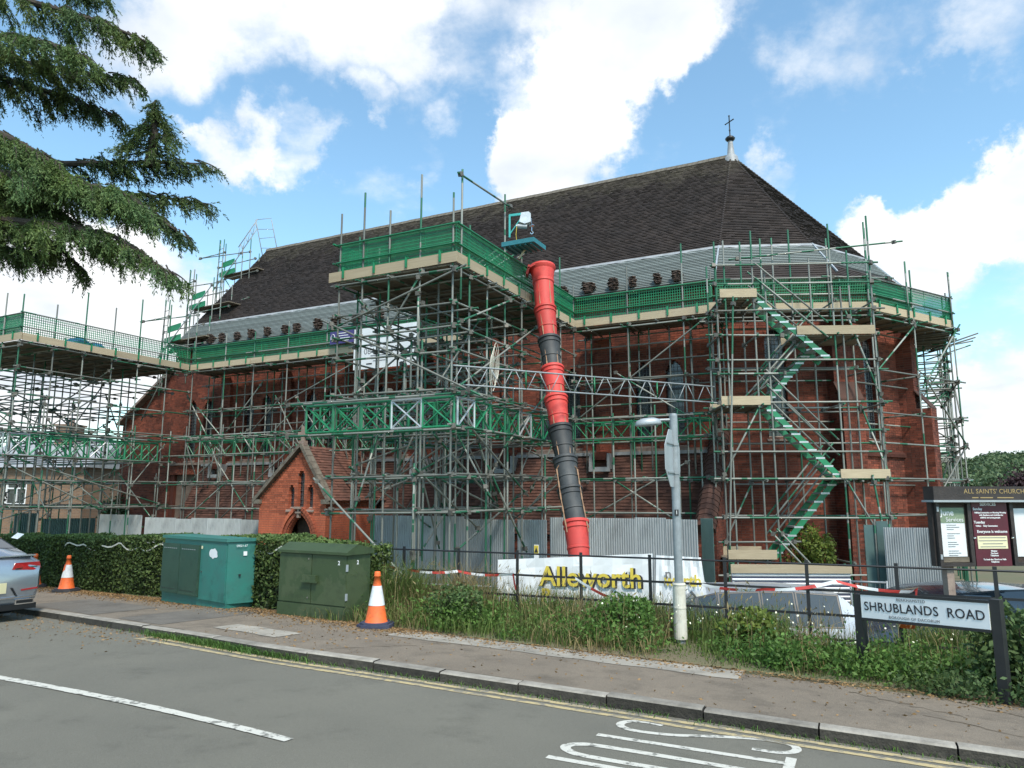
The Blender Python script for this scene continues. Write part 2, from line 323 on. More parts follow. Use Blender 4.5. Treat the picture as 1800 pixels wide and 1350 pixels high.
def piece(name, par, m, c, dims, rz=0, rx=0, ry=0):
    o = bpy.data.objects.new(name, boxmesh(m)); COL.objects.link(o); o.parent = par; o.location = c; o.rotation_euler = (rx, ry, rz); o.scale = dims
    return o
def text(s, size, m, par=None, loc=(0, 0, 0), rot=(PI / 2, 0, 0), name='lettering', bold=0, align='CENTER', ext=.001, spacing=1.0, sx=1.0):
    cu = bpy.data.curves.new(name, 'FONT'); cu.body = s; cu.size = size; cu.align_x = align; cu.align_y = 'CENTER'; cu.extrude = ext; cu.offset = bold; cu.space_character = spacing
    cu.resolution_u = 3
    o = bpy.data.objects.new('tmp', cu); COL.objects.link(o); dg = bpy.context.evaluated_depsgraph_get()
    me = bpy.data.meshes.new_from_object(o.evaluated_get(dg)); bpy.data.objects.remove(o); me.materials.clear(); me.materials.append(M[m])
    r = link(name, me, par, loc); r.rotation_euler = rot; r.scale = (sx, 1, 1); return r

# frames: the church (u along the nave to the right, v away) and the road (s along the kerb to the right, o away)
AC = math.atan2(-.4489, .8936); P0 = Vector((5.81, 19.95, 0)); U = Vector((.8936, -.4489, 0)); V = Vector((.4489, .8936, 0))
def C(u, v, z=0): return P0 + U * u + V * v + Vector((0, 0, z))
AR = math.atan2(-.4245, .9055); K0 = Vector((-.58, 7.70, 0)); RD = Vector((.9055, -.4245, 0)); RN = Vector((.4245, .9055, 0))
GZ = -1.12
def sm(a, b, x): t = max(0, min(1, (x - a) / (b - a))); return t * t * (3 - 2 * t)
_xs = np.linspace(-60, 0, 3001); _sl = np.array([-.041 + .052 * sm(1, 5, -x) for x in _xs]); _FZ = np.concatenate([[0], np.cumsum(_sl[:-1] * (_xs[1] - _xs[0]))]); _FZ -= _FZ[-1]
def plane_z(x, y): return (-.041 * x if x > 0 else float(np.interp(x, _xs, _FZ))) - .032 * y     # the road falls away both ways from a crest
def RPS(s, o, z=0): return K0 + RD * s + RN * o + Vector((0, 0, z))
KS = [0.0]; KP = [K0.copy()]; KA = [AR]                 # kerb line, bending away to the left
while KS[-1] > -90:
    s_ = KS[-1] - .1; an = AR - R(11.4) * sm(1.2, 3.6, -s_); KP.append(KP[-1] - Vector((math.cos(an), math.sin(an), 0)) * .1); KS.append(s_); KA.append(an)
def kerb_at(s):
    if s >= 0: return K0 + RD * s, AR
    i = min(len(KS) - 1, int(-s / .1)); f = -s / .1 - i; q = KP[i] if i + 1 >= len(KP) else KP[i].lerp(KP[i + 1], f); return q, KA[i]
def RP(s, o, z=0):
    q, an = kerb_at(s); return q + Vector((-math.sin(an), math.cos(an), 0)) * o + Vector((0, 0, z))
_kp = np.array([[p.x, p.y] for p in KP] + [[(K0 + RD * x).x, (K0 + RD * x).y] for x in np.arange(.5, 60, .5)])
_ka = np.array(KA + [AR] * len(np.arange(.5, 60, .5))); _ks = np.array(KS + list(np.arange(.5, 60, .5)))
def so(p):                                              # nearest place on the kerb line: (along, away)
    d = (_kp[:, 0] - p.x) ** 2 + (_kp[:, 1] - p.y) ** 2; i = int(d.argmin()); an = _ka[i]; dx, dy = p.x - _kp[i, 0], p.y - _kp[i, 1]
    return _ks[i] + dx * math.cos(an) + dy * math.sin(an), -dx * math.sin(an) + dy * math.cos(an)
def road_z(s, o):
    p = RP(max(-45, min(14, s)), max(-9, min(4.5, o))); return plane_z(p.x, p.y)
def ground_z(s, o):
    base = road_z(s, o) + (.10 if o > 1.9 else -.05); k = sm(4.6, 8.5, o); return base * (1 - k) + GZ * k - (.02 if o < -9 else 0)
def RZ(s, o, dz=0): p = RP(s, o); p.z = plane_z(p.x, p.y) + dz; return p
def pv(px, py, dz=.100):                                # the point of the pavement (or road) seen at a pixel
    r = ray(px, py); o = Vector((0, 0, EYE)); t = 4.0
    while t < 40:
        p = o + r * t
        if p.z <= plane_z(p.x, p.y) + dz: break
        t += .01
    return p
def GP(p, dz=0): s, o = so(p); return Vector((p.x, p.y, ground_z(s, o) + dz))
def onv(px, py, v): r = ray(px, py); o = Vector((0, 0, EYE)); t = (V.dot(P0 + V * v) - V.dot(o)) / V.dot(r); p = o + r * t; q = p - P0; return Vector((U.dot(q), V.dot(q), p.z))

# ------------------------------------------------------------------ ground, road, pavement
def grid_sheet(name, ss, os_, zf, m):
    b = MB(); n = len(os_)
    for s in ss:
        for o in os_: p = RP(s, o); b.v.append((p.x, p.y, zf(s, o)))
    for i in range(len(ss) - 1):
        for j in range(n - 1):
            b.f.append((i * n + j, (i + 1) * n + j, (i + 1) * n + j + 1, i * n + j + 1)); b.m.append(0); b.c.append(None)
    return b.build(name, m, smooth=True)
ss = [-1500, -600, -200, -80, -45] + [x * 1.0 for x in range(-30, 31)] + [45, 80, 200, 600, 1500]
oo = [-300, -60, -20, -12, -9.5, -8, -6, -4.5, -3, -2, -1, 0, .5, 1, 1.5, 1.89, 1.91, 2.5, 3, 3.6, 4.2, 5, 5.6, 6.2, 7, 8, 10, 14, 20, 30, 60, 150, 400, 1500]
gm = MB(); ng = len(oo)
for s in ss:
    for o in oo: p = RPS(s, o); gm.v.append((p.x, p.y, ground_z(*so(p)) if abs(s) < 50 and abs(o) < 60 else (GZ if o > 0 else -.6)))
for i in range(len(ss) - 1):
    for j in range(ng - 1): gm.f.append((i * ng + j, (i + 1) * ng + j, (i + 1) * ng + j + 1, i * ng + j + 1)); gm.m.append(0); gm.c.append(None)
struct(gm.build('ground', M['ground'], smooth=True))
rs = [-60, -40] + [x * .5 for x in range(-52, 41)] + [30, 45]
road = struct(grid_sheet('road', rs, [-9, -7, -5, -3, -1.5, -.6, 0], lambda s, o: RZ(s, o).z, M['asphalt']))
pave = struct(grid_sheet('pavement', rs, [.13, .6, 1.2, 1.7, 2.1], lambda s, o: RZ(s, o).z + .100, M['pave']))
def strip(name, m, parent, s0, s1, o0, o1, dz, n=None, jag=0, curve=None):
    b = MB(); n = n or max(2, int(abs(s1 - s0) / .25)); prev = None
    for i in range(n + 1):
        s = s0 + (s1 - s0) * i / n; c = curve(s) if curve else 0
        a = o0 + c + random.uniform(-jag, jag); d = o1 + c + random.uniform(-jag, jag)
        cur = (RZ(s, a, dz), RZ(s, d, dz))
        if prev: b.face([prev[0], cur[0], cur[1], prev[1]])
        prev = cur
    return b.build(name, m, parent)
strip('yellow_line', M['yellowline'], road, -4.9, 16, -.31, -.235, .004, jag=.006)
strip('yellow_line', M['yellowline'], road, -4.7, 16, -.165, -.09, .004, jag=.006)
strip('yellow_line_end', M['yellowline'], road, -4.98, -4.88, -.33, -.09, .005)
(_dl, _dr) = (so(pv(0, 1192, 0)), so(pv(508, 1302, 0)))
_pl, _pr = pv(0, 1192, 0), pv(508, 1302, 0); _dd = (_pr - _pl).normalized(); _pl = _pl - _dd * 1.2; mb = MB(); _n = 26; _q = Vector((-_dd.y, _dd.x, 0)) * .05
for i in range(_n):
    c0, c1 = _pl.lerp(_pr, i / _n), _pl.lerp(_pr, (i + 1) / _n); w0, w1 = (_q * random.uniform(.9, 1.1) for _ in range(2)); L4 = [c0 - w0, c1 - w1, c1 + w1, c0 + w0]
    mb.face([(p.x, p.y, plane_z(p.x, p.y) + .006) for p in L4])
mb.build('centre_dash', M['whiteline'], road)
# STOP, read by a driver coming from the left: tops point to the right (+s), letters follow one another towards the camera
def stroke(pts, wd, name='painted_letter'):        # pts in (s, o)
    b = MB(); n = len(pts); L = []
    for i, p in enumerate(pts):
        a = Vector(pts[max(0, i - 1)]); c = Vector(pts[min(n - 1, i + 1)]); d = (c - a).normalized(); q = Vector((-d.y, d.x))
        ww = wd * (1 + .5 * abs(q.y) * 0)
        L.append((Vector(p) + q * ww / 2, Vector(p) - q * ww / 2))
    for i in range(n - 1):
        b.face([RZ(*L[i][1], .004), RZ(*L[i + 1][1], .004), RZ(*L[i + 1][0], .004), RZ(*L[i][0], .004)])
    return b
def letter(strokes, wd):
    tot = MB()
    for pts in strokes:
        b = stroke(pts, wd); k = len(tot.v); tot.v += b.v; tot.f += [tuple(i + k for i in f) for f in b.f]; tot.m += b.m; tot.c += b.c
    return tot.build('painted_letter', M['whiteline'], road)
def arc(cs, co, rs_, ro, a0, a1, n=14): return [(cs + rs_ * math.cos(R(a0 + (a1 - a0) * i / n)), co + ro * math.sin(R(a0 + (a1 - a0) * i / n))) for i in range(n + 1)]
def smooth(pts):                                    # Catmull-Rom through the points
    out_ = []
    for i in range(len(pts) - 1):
        p0, p1, p2, p3 = (Vector(pts[max(0, min(len(pts) - 1, k))]) for k in (i - 1, i, i + 1, i + 2))
        for k in range(5): t = k / 5; out_.append(tuple(.5 * ((2 * p1) + (p2 - p0) * t + (2 * p0 - 5 * p1 + 4 * p2 - p3) * t * t + (3 * p1 - p0 - 3 * p2 + p3) * t ** 3)))
    return out_ + [pts[-1]]
letter([smooth([(2.2, -.33), (2.05, -.31), (1.93, -.36), (1.88, -.46), (1.91, -.56), (2.05, -.62), (2.33, -.57), (2.61, -.43), (2.88, -.31), (3.08, -.27), (3.22, -.31), (3.26, -.42), (3.22, -.52), (3.12, -.58), (2.95, -.59)])], .07)
letter([[(1.81, -.90), (3.2, -.82)], [(3.24, -.66), (3.24, -1.02)]], .075)
letter([smooth([(2.6, -1.145), (1.95, -1.175), (1.78, -1.22), (1.71, -1.32), (1.77, -1.42), (1.95, -1.465), (2.6, -1.43), (3.05, -1.40), (3.22, -1.35), (3.28, -1.26), (3.22, -1.18), (3.05, -1.14), (2.6, -1.145)])], .08)
letter([[(1.68, -1.63), (3.25, -1.56)], smooth([(3.22, -1.58), (3.22, -1.75), (3.05, -1.86), (2.8, -1.88), (2.6, -1.8), (2.55, -1.6)])], .075)
# pavement patches
strip('pavement_patch', M['conc'], pave, -2.0, 2.55, 1.52, 2.02, .105, jag=.03)
strip('pavement_patch', M['pavedark'], pave, -6.6, -5.3, .2, 1.95, .104, jag=.02)
strip('pavement_patch', M['conc'], pave, -4.4, -3.0, .45, .85, .106, jag=.02)
strip('pavement_patch', M['conc'], pave, 6.3, 9.0, .2, 2.0, .106, jag=.03)
strip('pavement_patch', M['pavedark'], pave, -10, -7.4, .2, 1.3, .104, jag=.02)
for (a, b_) in (((4.2, .95), (5.6, .35)), ((4.4, 1.9), (5.9, .8)), ((3.6, 1.6), (4.6, 1.1)), ((-1.9, .25), (-.9, 1.5)), ((5.2, 1.95), (6.1, 1.0))):
    cb = MB(); k = 14; pr = None
    for i in range(k + 1):
        t = i / k; s = a[0] + (b_[0] - a[0]) * t + random.uniform(-.05, .05); o = a[1] + (b_[1] - a[1]) * t + random.uniform(-.05, .05); wd = .005 + .005 * random.random()
        cur = (RZ(s, o - wd, .1045), RZ(s, o + wd, .1045))
        if pr: cb.face([pr[0], cur[0], cur[1], pr[1]])
        pr = cur
    cb.build('crack', M['soil'], pave)
# kerb stones one by one
kerb = struct(strip('kerb', M['soil'], None, -40, 30, .0, .13, .02))
kb = MB()
kv = [(-.5, -.068, -.14), (.5, -.068, -.14), (.5, .068, -.14), (-.5, .068, -.14), (-.5, -.066, -.012), (.5, -.066, -.012), (.5, -.05, 0), (.5, .068, 0), (-.5, .068, 0), (-.5, -.05, 0)]
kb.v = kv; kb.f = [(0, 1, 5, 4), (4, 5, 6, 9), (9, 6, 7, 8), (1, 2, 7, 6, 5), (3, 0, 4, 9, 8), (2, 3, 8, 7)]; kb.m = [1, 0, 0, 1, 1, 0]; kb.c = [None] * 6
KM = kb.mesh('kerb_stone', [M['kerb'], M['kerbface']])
s = -16.0
while s < 12:
    L = random.uniform(.82, .98); p = RZ(s + L / 2, .065, .103 + random.uniform(-.010, .008)); q = RZ(s, .065) - RZ(s + L, .065)
    o = link('kerb_stone', KM, kerb, p); o.rotation_euler = (random.uniform(-.02, .02), math.atan2(q.z, math.hypot(q.x, q.y)), kerb_at(s + L / 2)[1] + random.uniform(-.006, .006)); o.scale = (L - .014, 1, 1); s += L

# ------------------------------------------------------------------ the church
EU = -24.2
POLY = [(EU, 0), (0, 0), (3.88, 1.6), (6.14, 5.2), (6.14, 7.8), (3.88, 11.4), (0, 13), (EU, 13)]
def inset(d):
    n = len(POLY); out_ = []; L = []
    for i in range(n):
        a = Vector(POLY[i]); b = Vector(POLY[(i + 1) % n]); t = (b - a).normalized(); nrm = Vector((-t.y, t.x)); dd = d if i != n - 1 else 0
        L.append((a + nrm * dd, t))
    for i in range(n):
        (p, t), (q, r) = L[i - 1], L[i]
        den_ = t.x * r.y - t.y * r.x; k = ((q.x - p.x) * r.y - (q.y - p.y) * r.x) / den_; out_.append(p + t * k)
    return out_
CH = thing('church', 'long red brick church with steep dark tiled roof and polygonal apse wrapped in scaffolding', 'church', C(0, 0, GZ), AC)
ZO = -GZ                                            # church part coordinates: z above the church ground
def Z(z): return z - GZ
W_ = inset(1.45); EV = inset(1.05)
APEX = Vector((-.41, 6.5, Z(14.5))); RIDGE_L = Vector((EU, 6.5, Z(14.5)))
E3 = [Vector((p.x, p.y, Z(8.1))) for p in EV]
def tiles(mb, A, B, D, Cc, gauge, width, lift=.022, seed=0):
    rg = random.Random(seed); A, B, D, Cc = map(Vector, (A, B, D, Cc))
    nrm = (B - A).cross(D - A).normalized(); n = max(1, int(((A + B) / 2 - (D + Cc) / 2).length / gauge))
    for i in range(n):
        t0, t1 = i / n, (i + 1) / n
        l0, r0, l1, r1 = A.lerp(D, t0), B.lerp(Cc, t0), A.lerp(D, t1), B.lerp(Cc, t1)
        k = max(1, int((r0 - l0).length / width)); sh = (.5 / k if i % 2 else 0); drift = rg.random() * .25
        for j in range(-1, k):
            f0, f1 = max(0, j / k + sh), min(1, (j + 1) / k + sh)
            if f1 - f0 < 1e-4: continue
            h = lift * rg.uniform(.75, 1.35); c = min(1, max(0, rg.gauss(.45 + drift * .4, .2)))
            a, b = l0.lerp(r0, f0) + nrm * h, l0.lerp(r0, f1) + nrm * h
            mb.face([a, b, l1.lerp(r1, f1) + nrm * .004, l1.lerp(r1, f0) + nrm * .004], 0, c)
            mb.face([a - nrm * (h + .004), b - nrm * (h + .004), b, a], 0, c * .9)
rf = MB(); TB = .212
def lerp_quad(a, b, c, d, t): return a.lerp(d, t), b.lerp(c, t)
faces = [(E3[0], E3[1], APEX, RIDGE_L), (E3[1], E3[2], APEX, APEX), (E3[2], E3[3], APEX, APEX), (E3[3], E3[4], APEX, APEX), (E3[4], E3[5], APEX, APEX), (E3[5], E3[6], APEX, APEX), (E3[6], E3[7], RIDGE_L, APEX)]
under = MB()
for (a, b, c, d) in faces:
    under.face([a, b, c, d] if (c - d).length > .01 else [a, b, c])
under.face([E3[7], E3[0], RIDGE_L]); roof = under.build('roof', M['felt'], CH)
for k, (a, b, c, d) in enumerate(faces[:4]):
    A2, B2 = a.lerp(d, TB), b.lerp(c, TB); t = .995
    tiles(rf, A2, B2, A2.lerp(d, t), B2.lerp(c, t), .105, .17, .032, seed=k)
    if k: tiles(rf, a.lerp(d, .0), b.lerp(c, .0), a.lerp(d, .085), b.lerp(c, .085), .105, .17, seed=k + 9)
for (a, b, c, d) in faces[4:]:
    tiles(rf, a, b, d.lerp(a, .01), c.lerp(b, .01), .32, .6, seed=5)
stuff(rf.build('roof_tiling', M['roof'], roof))
for k, (a, b, c, d) in enumerate(faces[:4]):          # bare battens along the stripped eaves
    nrm = (b - a).cross(d - a).normalized(); n = 19
    for i in range(n):
        t = TB * (i + .4) / n
        if k and t < .09: continue
        p, q = a.lerp(d, t) + nrm * .04, b.lerp(c, t) + nrm * .04
        e = (q - p); o = piece('batten', roof, 'batten', (p + q) / 2, (e.length - .06, .034, .03))
        X = e.normalized(); Yv = nrm.cross(X); o.rotation_mode = 'QUATERNION'; o.rotation_quaternion = Matrix((X, Yv, nrm)).transposed().to_quaternion()
for k in (1, 2, 3):                                   # hips: lath on the stripped part, tile ridge above
    p, q = E3[k], APEX; hb = MB(); hb.bar(p.lerp(q, .02) + Vector((0, 0, .07)), p.lerp(q, TB) + Vector((0, 0, .07)), .05); hb.build('hip_lath', M['alu'], roof)
    hb = MB(); n = 46
    for i in range(n):
        t0, t1 = TB + (1 - TB) * i / n, TB + (1 - TB) * (i + 1.15) / n
        hb.tube([p.lerp(q, t0) + Vector((0, 0, .03)), p.lerp(q, min(1, t1)) + Vector((0, 0, .012))], [.04, .032], 6)
    stuff(hb.build('hip_tiling', M['roof'], roof))
n = 58
for i in range(n):
    a = RIDGE_L.lerp(APEX, i / n); b = RIDGE_L.lerp(APEX, (i + .985) / n); rb = None
    o = bpy.data.objects.new('ridge_tile', None) if False else None
    if i == 0:
        rb = MB(); L = (b - a).length
        rb.v = []; hh = [(-.15, -.12), (-.09, .02), (0, .06), (.09, .02), (.15, -.12)]
        for x in (0, L): rb.v += [(x, y, z) for y, z in hh]
        rb.f = [(j, j + 5, j + 6, j + 1) for j in range(4)] + [(0, 1, 2, 3, 4), (9, 8, 7, 6, 5)]; rb.m = [0] * 6; rb.c = [None] * 6; RT = rb.mesh('ridge_tile', M['ridge'])
    o = link('ridge_tile', RT, roof, a + Vector((0, 0, random.uniform(0, .015))))
# membrane edge where the tiles stop
fl = MB()
for k, (a, b, c, d) in enumerate(faces[:4]):
    nrm = (b - a).cross(d - a).normalized(); p, q = a.lerp(d, TB), b.lerp(c, TB); n = int((q - p).length / .3)
    for i in range(n):
        f0, f1 = i / n, (i + 1) / n; dz = .05 + .03 * math.sin(i * 1.7); x0, x1 = p.lerp(q, f0), p.lerp(q, f1); up = (d - a).normalized()
        fl.face([x0 - up * .10 + nrm * dz, x1 - up * .10 + nrm * (.05 + .03 * math.sin((i + 1) * 1.7)), x1 + up * .06 + nrm * .055, x0 + up * .06 + nrm * .055])
fl.build('roof_underlay_edge', M['lead'], roof)
# finial and cross over the apse
fb = MB(); fb.lathe([(.30, -.35), (.24, -.05), (.14, .06), (.10, .48), (.09, .60), (0, .60)], APEX, 14); fin = fb.build('finial', M['lead'], CH, smooth=True)
kz = .66; fb = MB(); fb.lathe([(r, z * kz) for r, z in ((0, .88), (.10, .90), (.17, 1.0), (.19, 1.08), (.14, 1.17), (.05, 1.22), (.025, 1.3), (.025, 1.55), (.04, 1.6), (.025, 1.65), (.022, 2.45), (.04, 2.5), (0, 2.55))], APEX, 12)
dr = Vector((.75, -.6, 0)).normalized(); cz = APEX + Vector((0, 0, 2.12 * kz)); fb.tube([cz - dr * .22, cz + dr * .22], .022, 8)
for e in (-1, 1): fb.lathe([(0, -.035), (.035, 0), (0, .035)], cz + dr * .22 * e, 8)
fb.build('cross', M['blackmetal'], fin, smooth=True)
# gutter
gb = MB()
for i in range(4):
    p, q = E3[i], E3[i + 1]; gb.tube([p + Vector((0, 0, -.06)), q + Vector((0, 0, -.06))], .075, 8)
gb.build('gutter', M['timber'], CH)
# brickwork: rows of bricks inside intervals
def brickwall(bk, mo, T, rows_fn, z0, z1, seed=0, depth=.20):
    rg = random.Random(seed); i = 0; z = z0; H = .075
    def P(x, y, zz): return T @ Vector((x, y, zz))
    while z < z1 - .01:
        zz1 = min(z + .065, z1)
        for (a, b) in rows_fn(z + .035):
            if b - a < .02: continue
            mo.face([P(a, .012, z), P(b, .012, z), P(b, .012, z + H), P(a, .012, z + H)])
            x = a - (.1125 if i % 2 else 0) - .0
            j = 0
            while x < b:
                L = .215 if (j + i) % 2 else .1025
                x0, x1 = max(a, x), min(b, x + L)
                if x1 - x0 > .02:
                    c = min(1, max(0, rg.gauss(.5, .2))); 
                    if rg.random() < .06: c *= .4
                    y = -rg.uniform(0, .004); v = [P(x0, y, z), P(x1, y, z), P(x1, y, zz1), P(x0, y, zz1), P(x0, depth, z), P(x1, depth, z), P(x1, depth, zz1), P(x0, depth, zz1)]
                    k = len(bk.v); bk.v += [tuple(q) for q in v]
                    for f in ((0, 1, 5, 4), (1, 2, 6, 5), (2, 3, 7, 6), (3, 0, 4, 7), (0, 3, 2, 1)): pass
                    for f in ((0, 1, 2, 3), (1, 5, 6, 2), (3, 2, 6, 7), (4, 0, 3, 7), (4, 5, 1, 0)):
                        bk.f.append(tuple(k + q for q in f)); bk.m.append(0); bk.c.append(c)
                x += L + .01; j += 1
        z += H; i += 1
def lancet_hw(hw, zs, z):
    if z <= zs: return hw
    h = z - zs; r = 2 * hw
    return max(0, math.sqrt(max(0, r * r - h * h)) - hw) if h < r * .866 else 0
def rows(x0, x1, ops):
    def f(z):
        iv = [(x0, x1)]
        for (c, hw, zb, zs) in ops:
            if z < zb: continue
            h = lancet_hw(hw, zs, z)
            if h <= 0: continue
            nv = []
            for (a, b) in iv:
                if c + h <= a or c - h >= b: nv.append((a, b)); continue
                if c - h > a: nv.append((a, c - h))
                if c + h < b: nv.append((c + h, b))
            iv = nv
        return iv
    return f
def frame(p, d): d = Vector((d[0], d[1], 0)).normalized(); return Matrix(((d.x, -d.y, 0, p[0]), (d.y, d.x, 0, p[1]), (0, 0, 1, p[2] if len(p) > 2 else 0), (0, 0, 0, 1)))
def lancet(name, T, c, hw, zb, zs, parent, depth=.17, grid=.115):
    b = MB(); pts = [(c - hw, zb), (c + hw, zb)]; top = zs + hw * 1.732; k = 8
    right = [(c + lancet_hw(hw, zs, zs + (top - zs) * i / k), zs + (top - zs) * i / k) for i in range(k)]
    poly = [(c - hw, zb), (c + hw, zb)] + right + [(c, top)] + [(2 * c - x, z) for x, z in reversed(right)]
    b.face([T @ Vector((x, depth, z)) for x, z in poly]); win = b.build(name, M['glass'], parent)
    g = MB(); x = c - hw + grid
    while x < c + hw - .01:
        h = zs + math.sqrt(max(0, (2 * hw) ** 2 - (abs(x - c) + hw) ** 2)); g.bar(T @ Vector((x, depth - .006, zb)), T @ Vector((x, depth - .006, h)), .016, .008); x += grid
    z = zb + .14
    while z < top - .03:
        h = lancet_hw(hw, zs, z)
        if h > .02: g.bar(T @ Vector((c - h, depth - .012, z)), T @ Vector((c + h, depth - .012, z)), .016 if round((z - zb) / .14) % 4 else .035, .008)
        z += .14
    g.build('lead_grid', M['came'], win)
    s = MB(); s.prism([T @ Vector((c - hw - .06, -.05, zb - .09)), T @ Vector((c + hw + .06, -.05, zb - .09)), T @ Vector((c + hw + .06, depth, zb + .02)), T @ Vector((c - hw - .06, depth, zb + .02))], (0, 0, -.05)); s.build('sill', M['stone'], win)
    return win
# nave clerestory wall
bk, mo = MB(), MB(); WV = 1.45
nave_T = frame((EU, WV), (1, 0)); ops = []; bays = [-1.64 - 3.38 * k for k in range(7)]
for b0 in bays:
    for c in (b0, b0 - .98):
        if c > EU + .6: ops.append((c - EU, .275, Z(3.25), Z(5.35)))
brickwall(bk, mo, nave_T, rows(0, -EU, ops), Z(2.6), Z(8.05), 1)
nave = mo.build('nave_wall', M['mortar'], CH); stuff(bk.build('brickwork', M['brick'], nave))
bkb = MB(); bkb.box(EU + .02, -.1, WV + .2, 13 - 1.5, 0, Z(8.0)); bkb.build('wall_core', M['mortar'], nave)
for (c, hw, zb, zs) in ops: lancet('window', nave_T, c, hw, zb, zs, CH)
for b0 in bays:                                       # pilasters between the window pairs
    u = b0 - 2.24
    if u < EU + .4: continue
    bk, mo = MB(), MB(); brickwall(bk, mo, frame((u - .28, WV - .16), (1, 0)), rows(0, .56, []), Z(2.9), Z(7.3), int(u * -7), .16)
    pl = mo.build('pilaster', M['mortar'], CH); stuff(bk.build('brickwork', M['brick'], pl))
cb = MB(); cb.box(EU, 0, WV - .09, WV, Z(3.0), Z(3.1)); cb.box(EU, 0, WV - .12, WV, Z(7.35), Z(7.5)); cb.build('string_course', M['stone'], CH)
# apse walls
for k in (1, 2, 3):
    p, q = W_[k], W_[k + 1]; T = frame((p.x, p.y), (q.x - p.x, q.y - p.y)); L = (q - p).length; bk, mo = MB(), MB()
    op = [(L / 2 - .05, .30, Z(3.4), Z(6.2))]
    brickwall(bk, mo, T, rows(0, L, op), Z(GZ), Z(8.0), 20 + k); wl = mo.build('apse_wall', M['mortar'], CH); stuff(bk.build('brickwork', M['brick'], wl))
    lancet('window', T, op[0][0], .30, Z(3.4), Z(6.2), CH)
    b = MB(); b.prism([T @ Vector((-.03, -.08, Z(2.95))), T @ Vector((L + .03, -.08, Z(2.95))), T @ Vector((L, .05, Z(3.06))), T @ Vector((0, .05, Z(3.06)))], (0, 0, -.1)); b.build('string_course', M['brick'], CH)
core = MB(); ci = inset(1.75); core.prism([Vector((p.x, p.y, .02)) for p in (ci[1], ci[2], ci[3], ci[4], ci[5], ci[6])], (0, 0, Z(7.9))); core.build('wall_core', M['mortar'], CH)
# stepped buttresses on the apse corners
def buttress(p, d, w=.62, lo=.75, hi=.38, zs=4.35):
    d = Vector((d[0], d[1], 0)).normalized(); side = Vector((-d.y, d.x, 0))                     # d points out
    bk, mo = MB(), MB(); p = Vector((p[0], p[1], 0))
    for (ext, za, zb_) in ((lo, Z(GZ), Z(zs)), (hi, Z(zs), Z(7.0))):
        bk, mo = MB(), MB(); f = p + d * ext - side * (w / 2); T = frame((f.x, f.y), (side.x, side.y)); brickwall(bk, mo, T, rows(0, w, []), za, zb_, int(za * 3) + 3)
        for sg in (-1, 1):
            if sg < 0:
                o_ = p + side * (w / 2); T = frame((o_.x, o_.y), (d.x, d.y))
                T = Matrix(((d.x, -side.x, 0, o_.x), (d.y, -side.y, 0, o_.y), (0, 0, 1, 0), (0, 0, 0, 1)))
            else:
                o_ = p - side * (w / 2); T = Matrix(((d.x, side.x, 0, o_.x), (d.y, side.y, 0, o_.y), (0, 0, 1, 0), (0, 0, 0, 1)))
            brickwall(bk, mo, T, rows(-.3, ext, []), za, zb_, int(za * 5) + sg + 8, .04)
        m_ = mo.build('buttress', M['mortar'], CH); stuff(bk.build('brickwork', M['brick'], m_))
    a = p + d * lo; b_ = p + d * hi; s_ = MB()
    s_.prism([a - side * (w / 2 + .03) + Vector((0, 0, Z(zs))), a + side * (w / 2 + .03) + Vector((0, 0, Z(zs))), b_ + side * (w / 2 + .03) + Vector((0, 0, Z(zs + .55))), b_ - side * (w / 2 + .03) + Vector((0, 0, Z(zs + .55)))], (0, 0, .05)); s_.build('weathering', M['aisletile'], m_); s_ = MB()
    a = p + d * hi; b_ = p
    s_.prism([a - side * (w / 2 + .03) + Vector((0, 0, Z(7.0))), a + side * (w / 2 + .03) + Vector((0, 0, Z(7.0))), b_ + side * (w / 2 + .03) + Vector((0, 0, Z(7.5))), b_ - side * (w / 2 + .03) + Vector((0, 0, Z(7.5)))], (0, 0, .05))
    s_.build('weathering', M['aisletile'], m_)
buttress((W_[2].x, W_[2].y), (.50, -.87)); buttress((W_[3].x, W_[3].y), (.93, -.30), lo=.8)
# sloping buttress that closes the aisle
bk, mo = MB(), MB()
prof = lambda z: (1.45 - (Z(3.7) - z) * (2.85 / 2.95)) if z > Z(.75) else -1.4
for (u, flip) in ((-.55, False), (.0, True)):
    T = Matrix(((0, 1 if not flip else -1, 0, u), (1, 0, 0, 0), (0, 0, 1, 0), (0, 0, 0, 1)))
    brickwall(bk, mo, T, lambda z: [(prof(z), 1.45)], 0, Z(3.65), 71, .2)
brickwall(bk, mo, frame((-.55, -1.4), (1, 0)), rows(0, .55, []), 0, Z(.75), 72)
ab = mo.build('aisle_buttress', M['mortar'], CH); stuff(bk.build('brickwork', M['brick'], ab))
hb = MB(); a, b = Vector((-.275, 1.42, Z(3.72))), Vector((-.275, -1.42, Z(.78))); n = 22
for i in range(n): hb.tube([a.lerp(b, i / n), a.lerp(b, (i + 1.1) / n)], [.27, .29], 10)
stuff(hb.build('coping', M['aisletile'], ab))
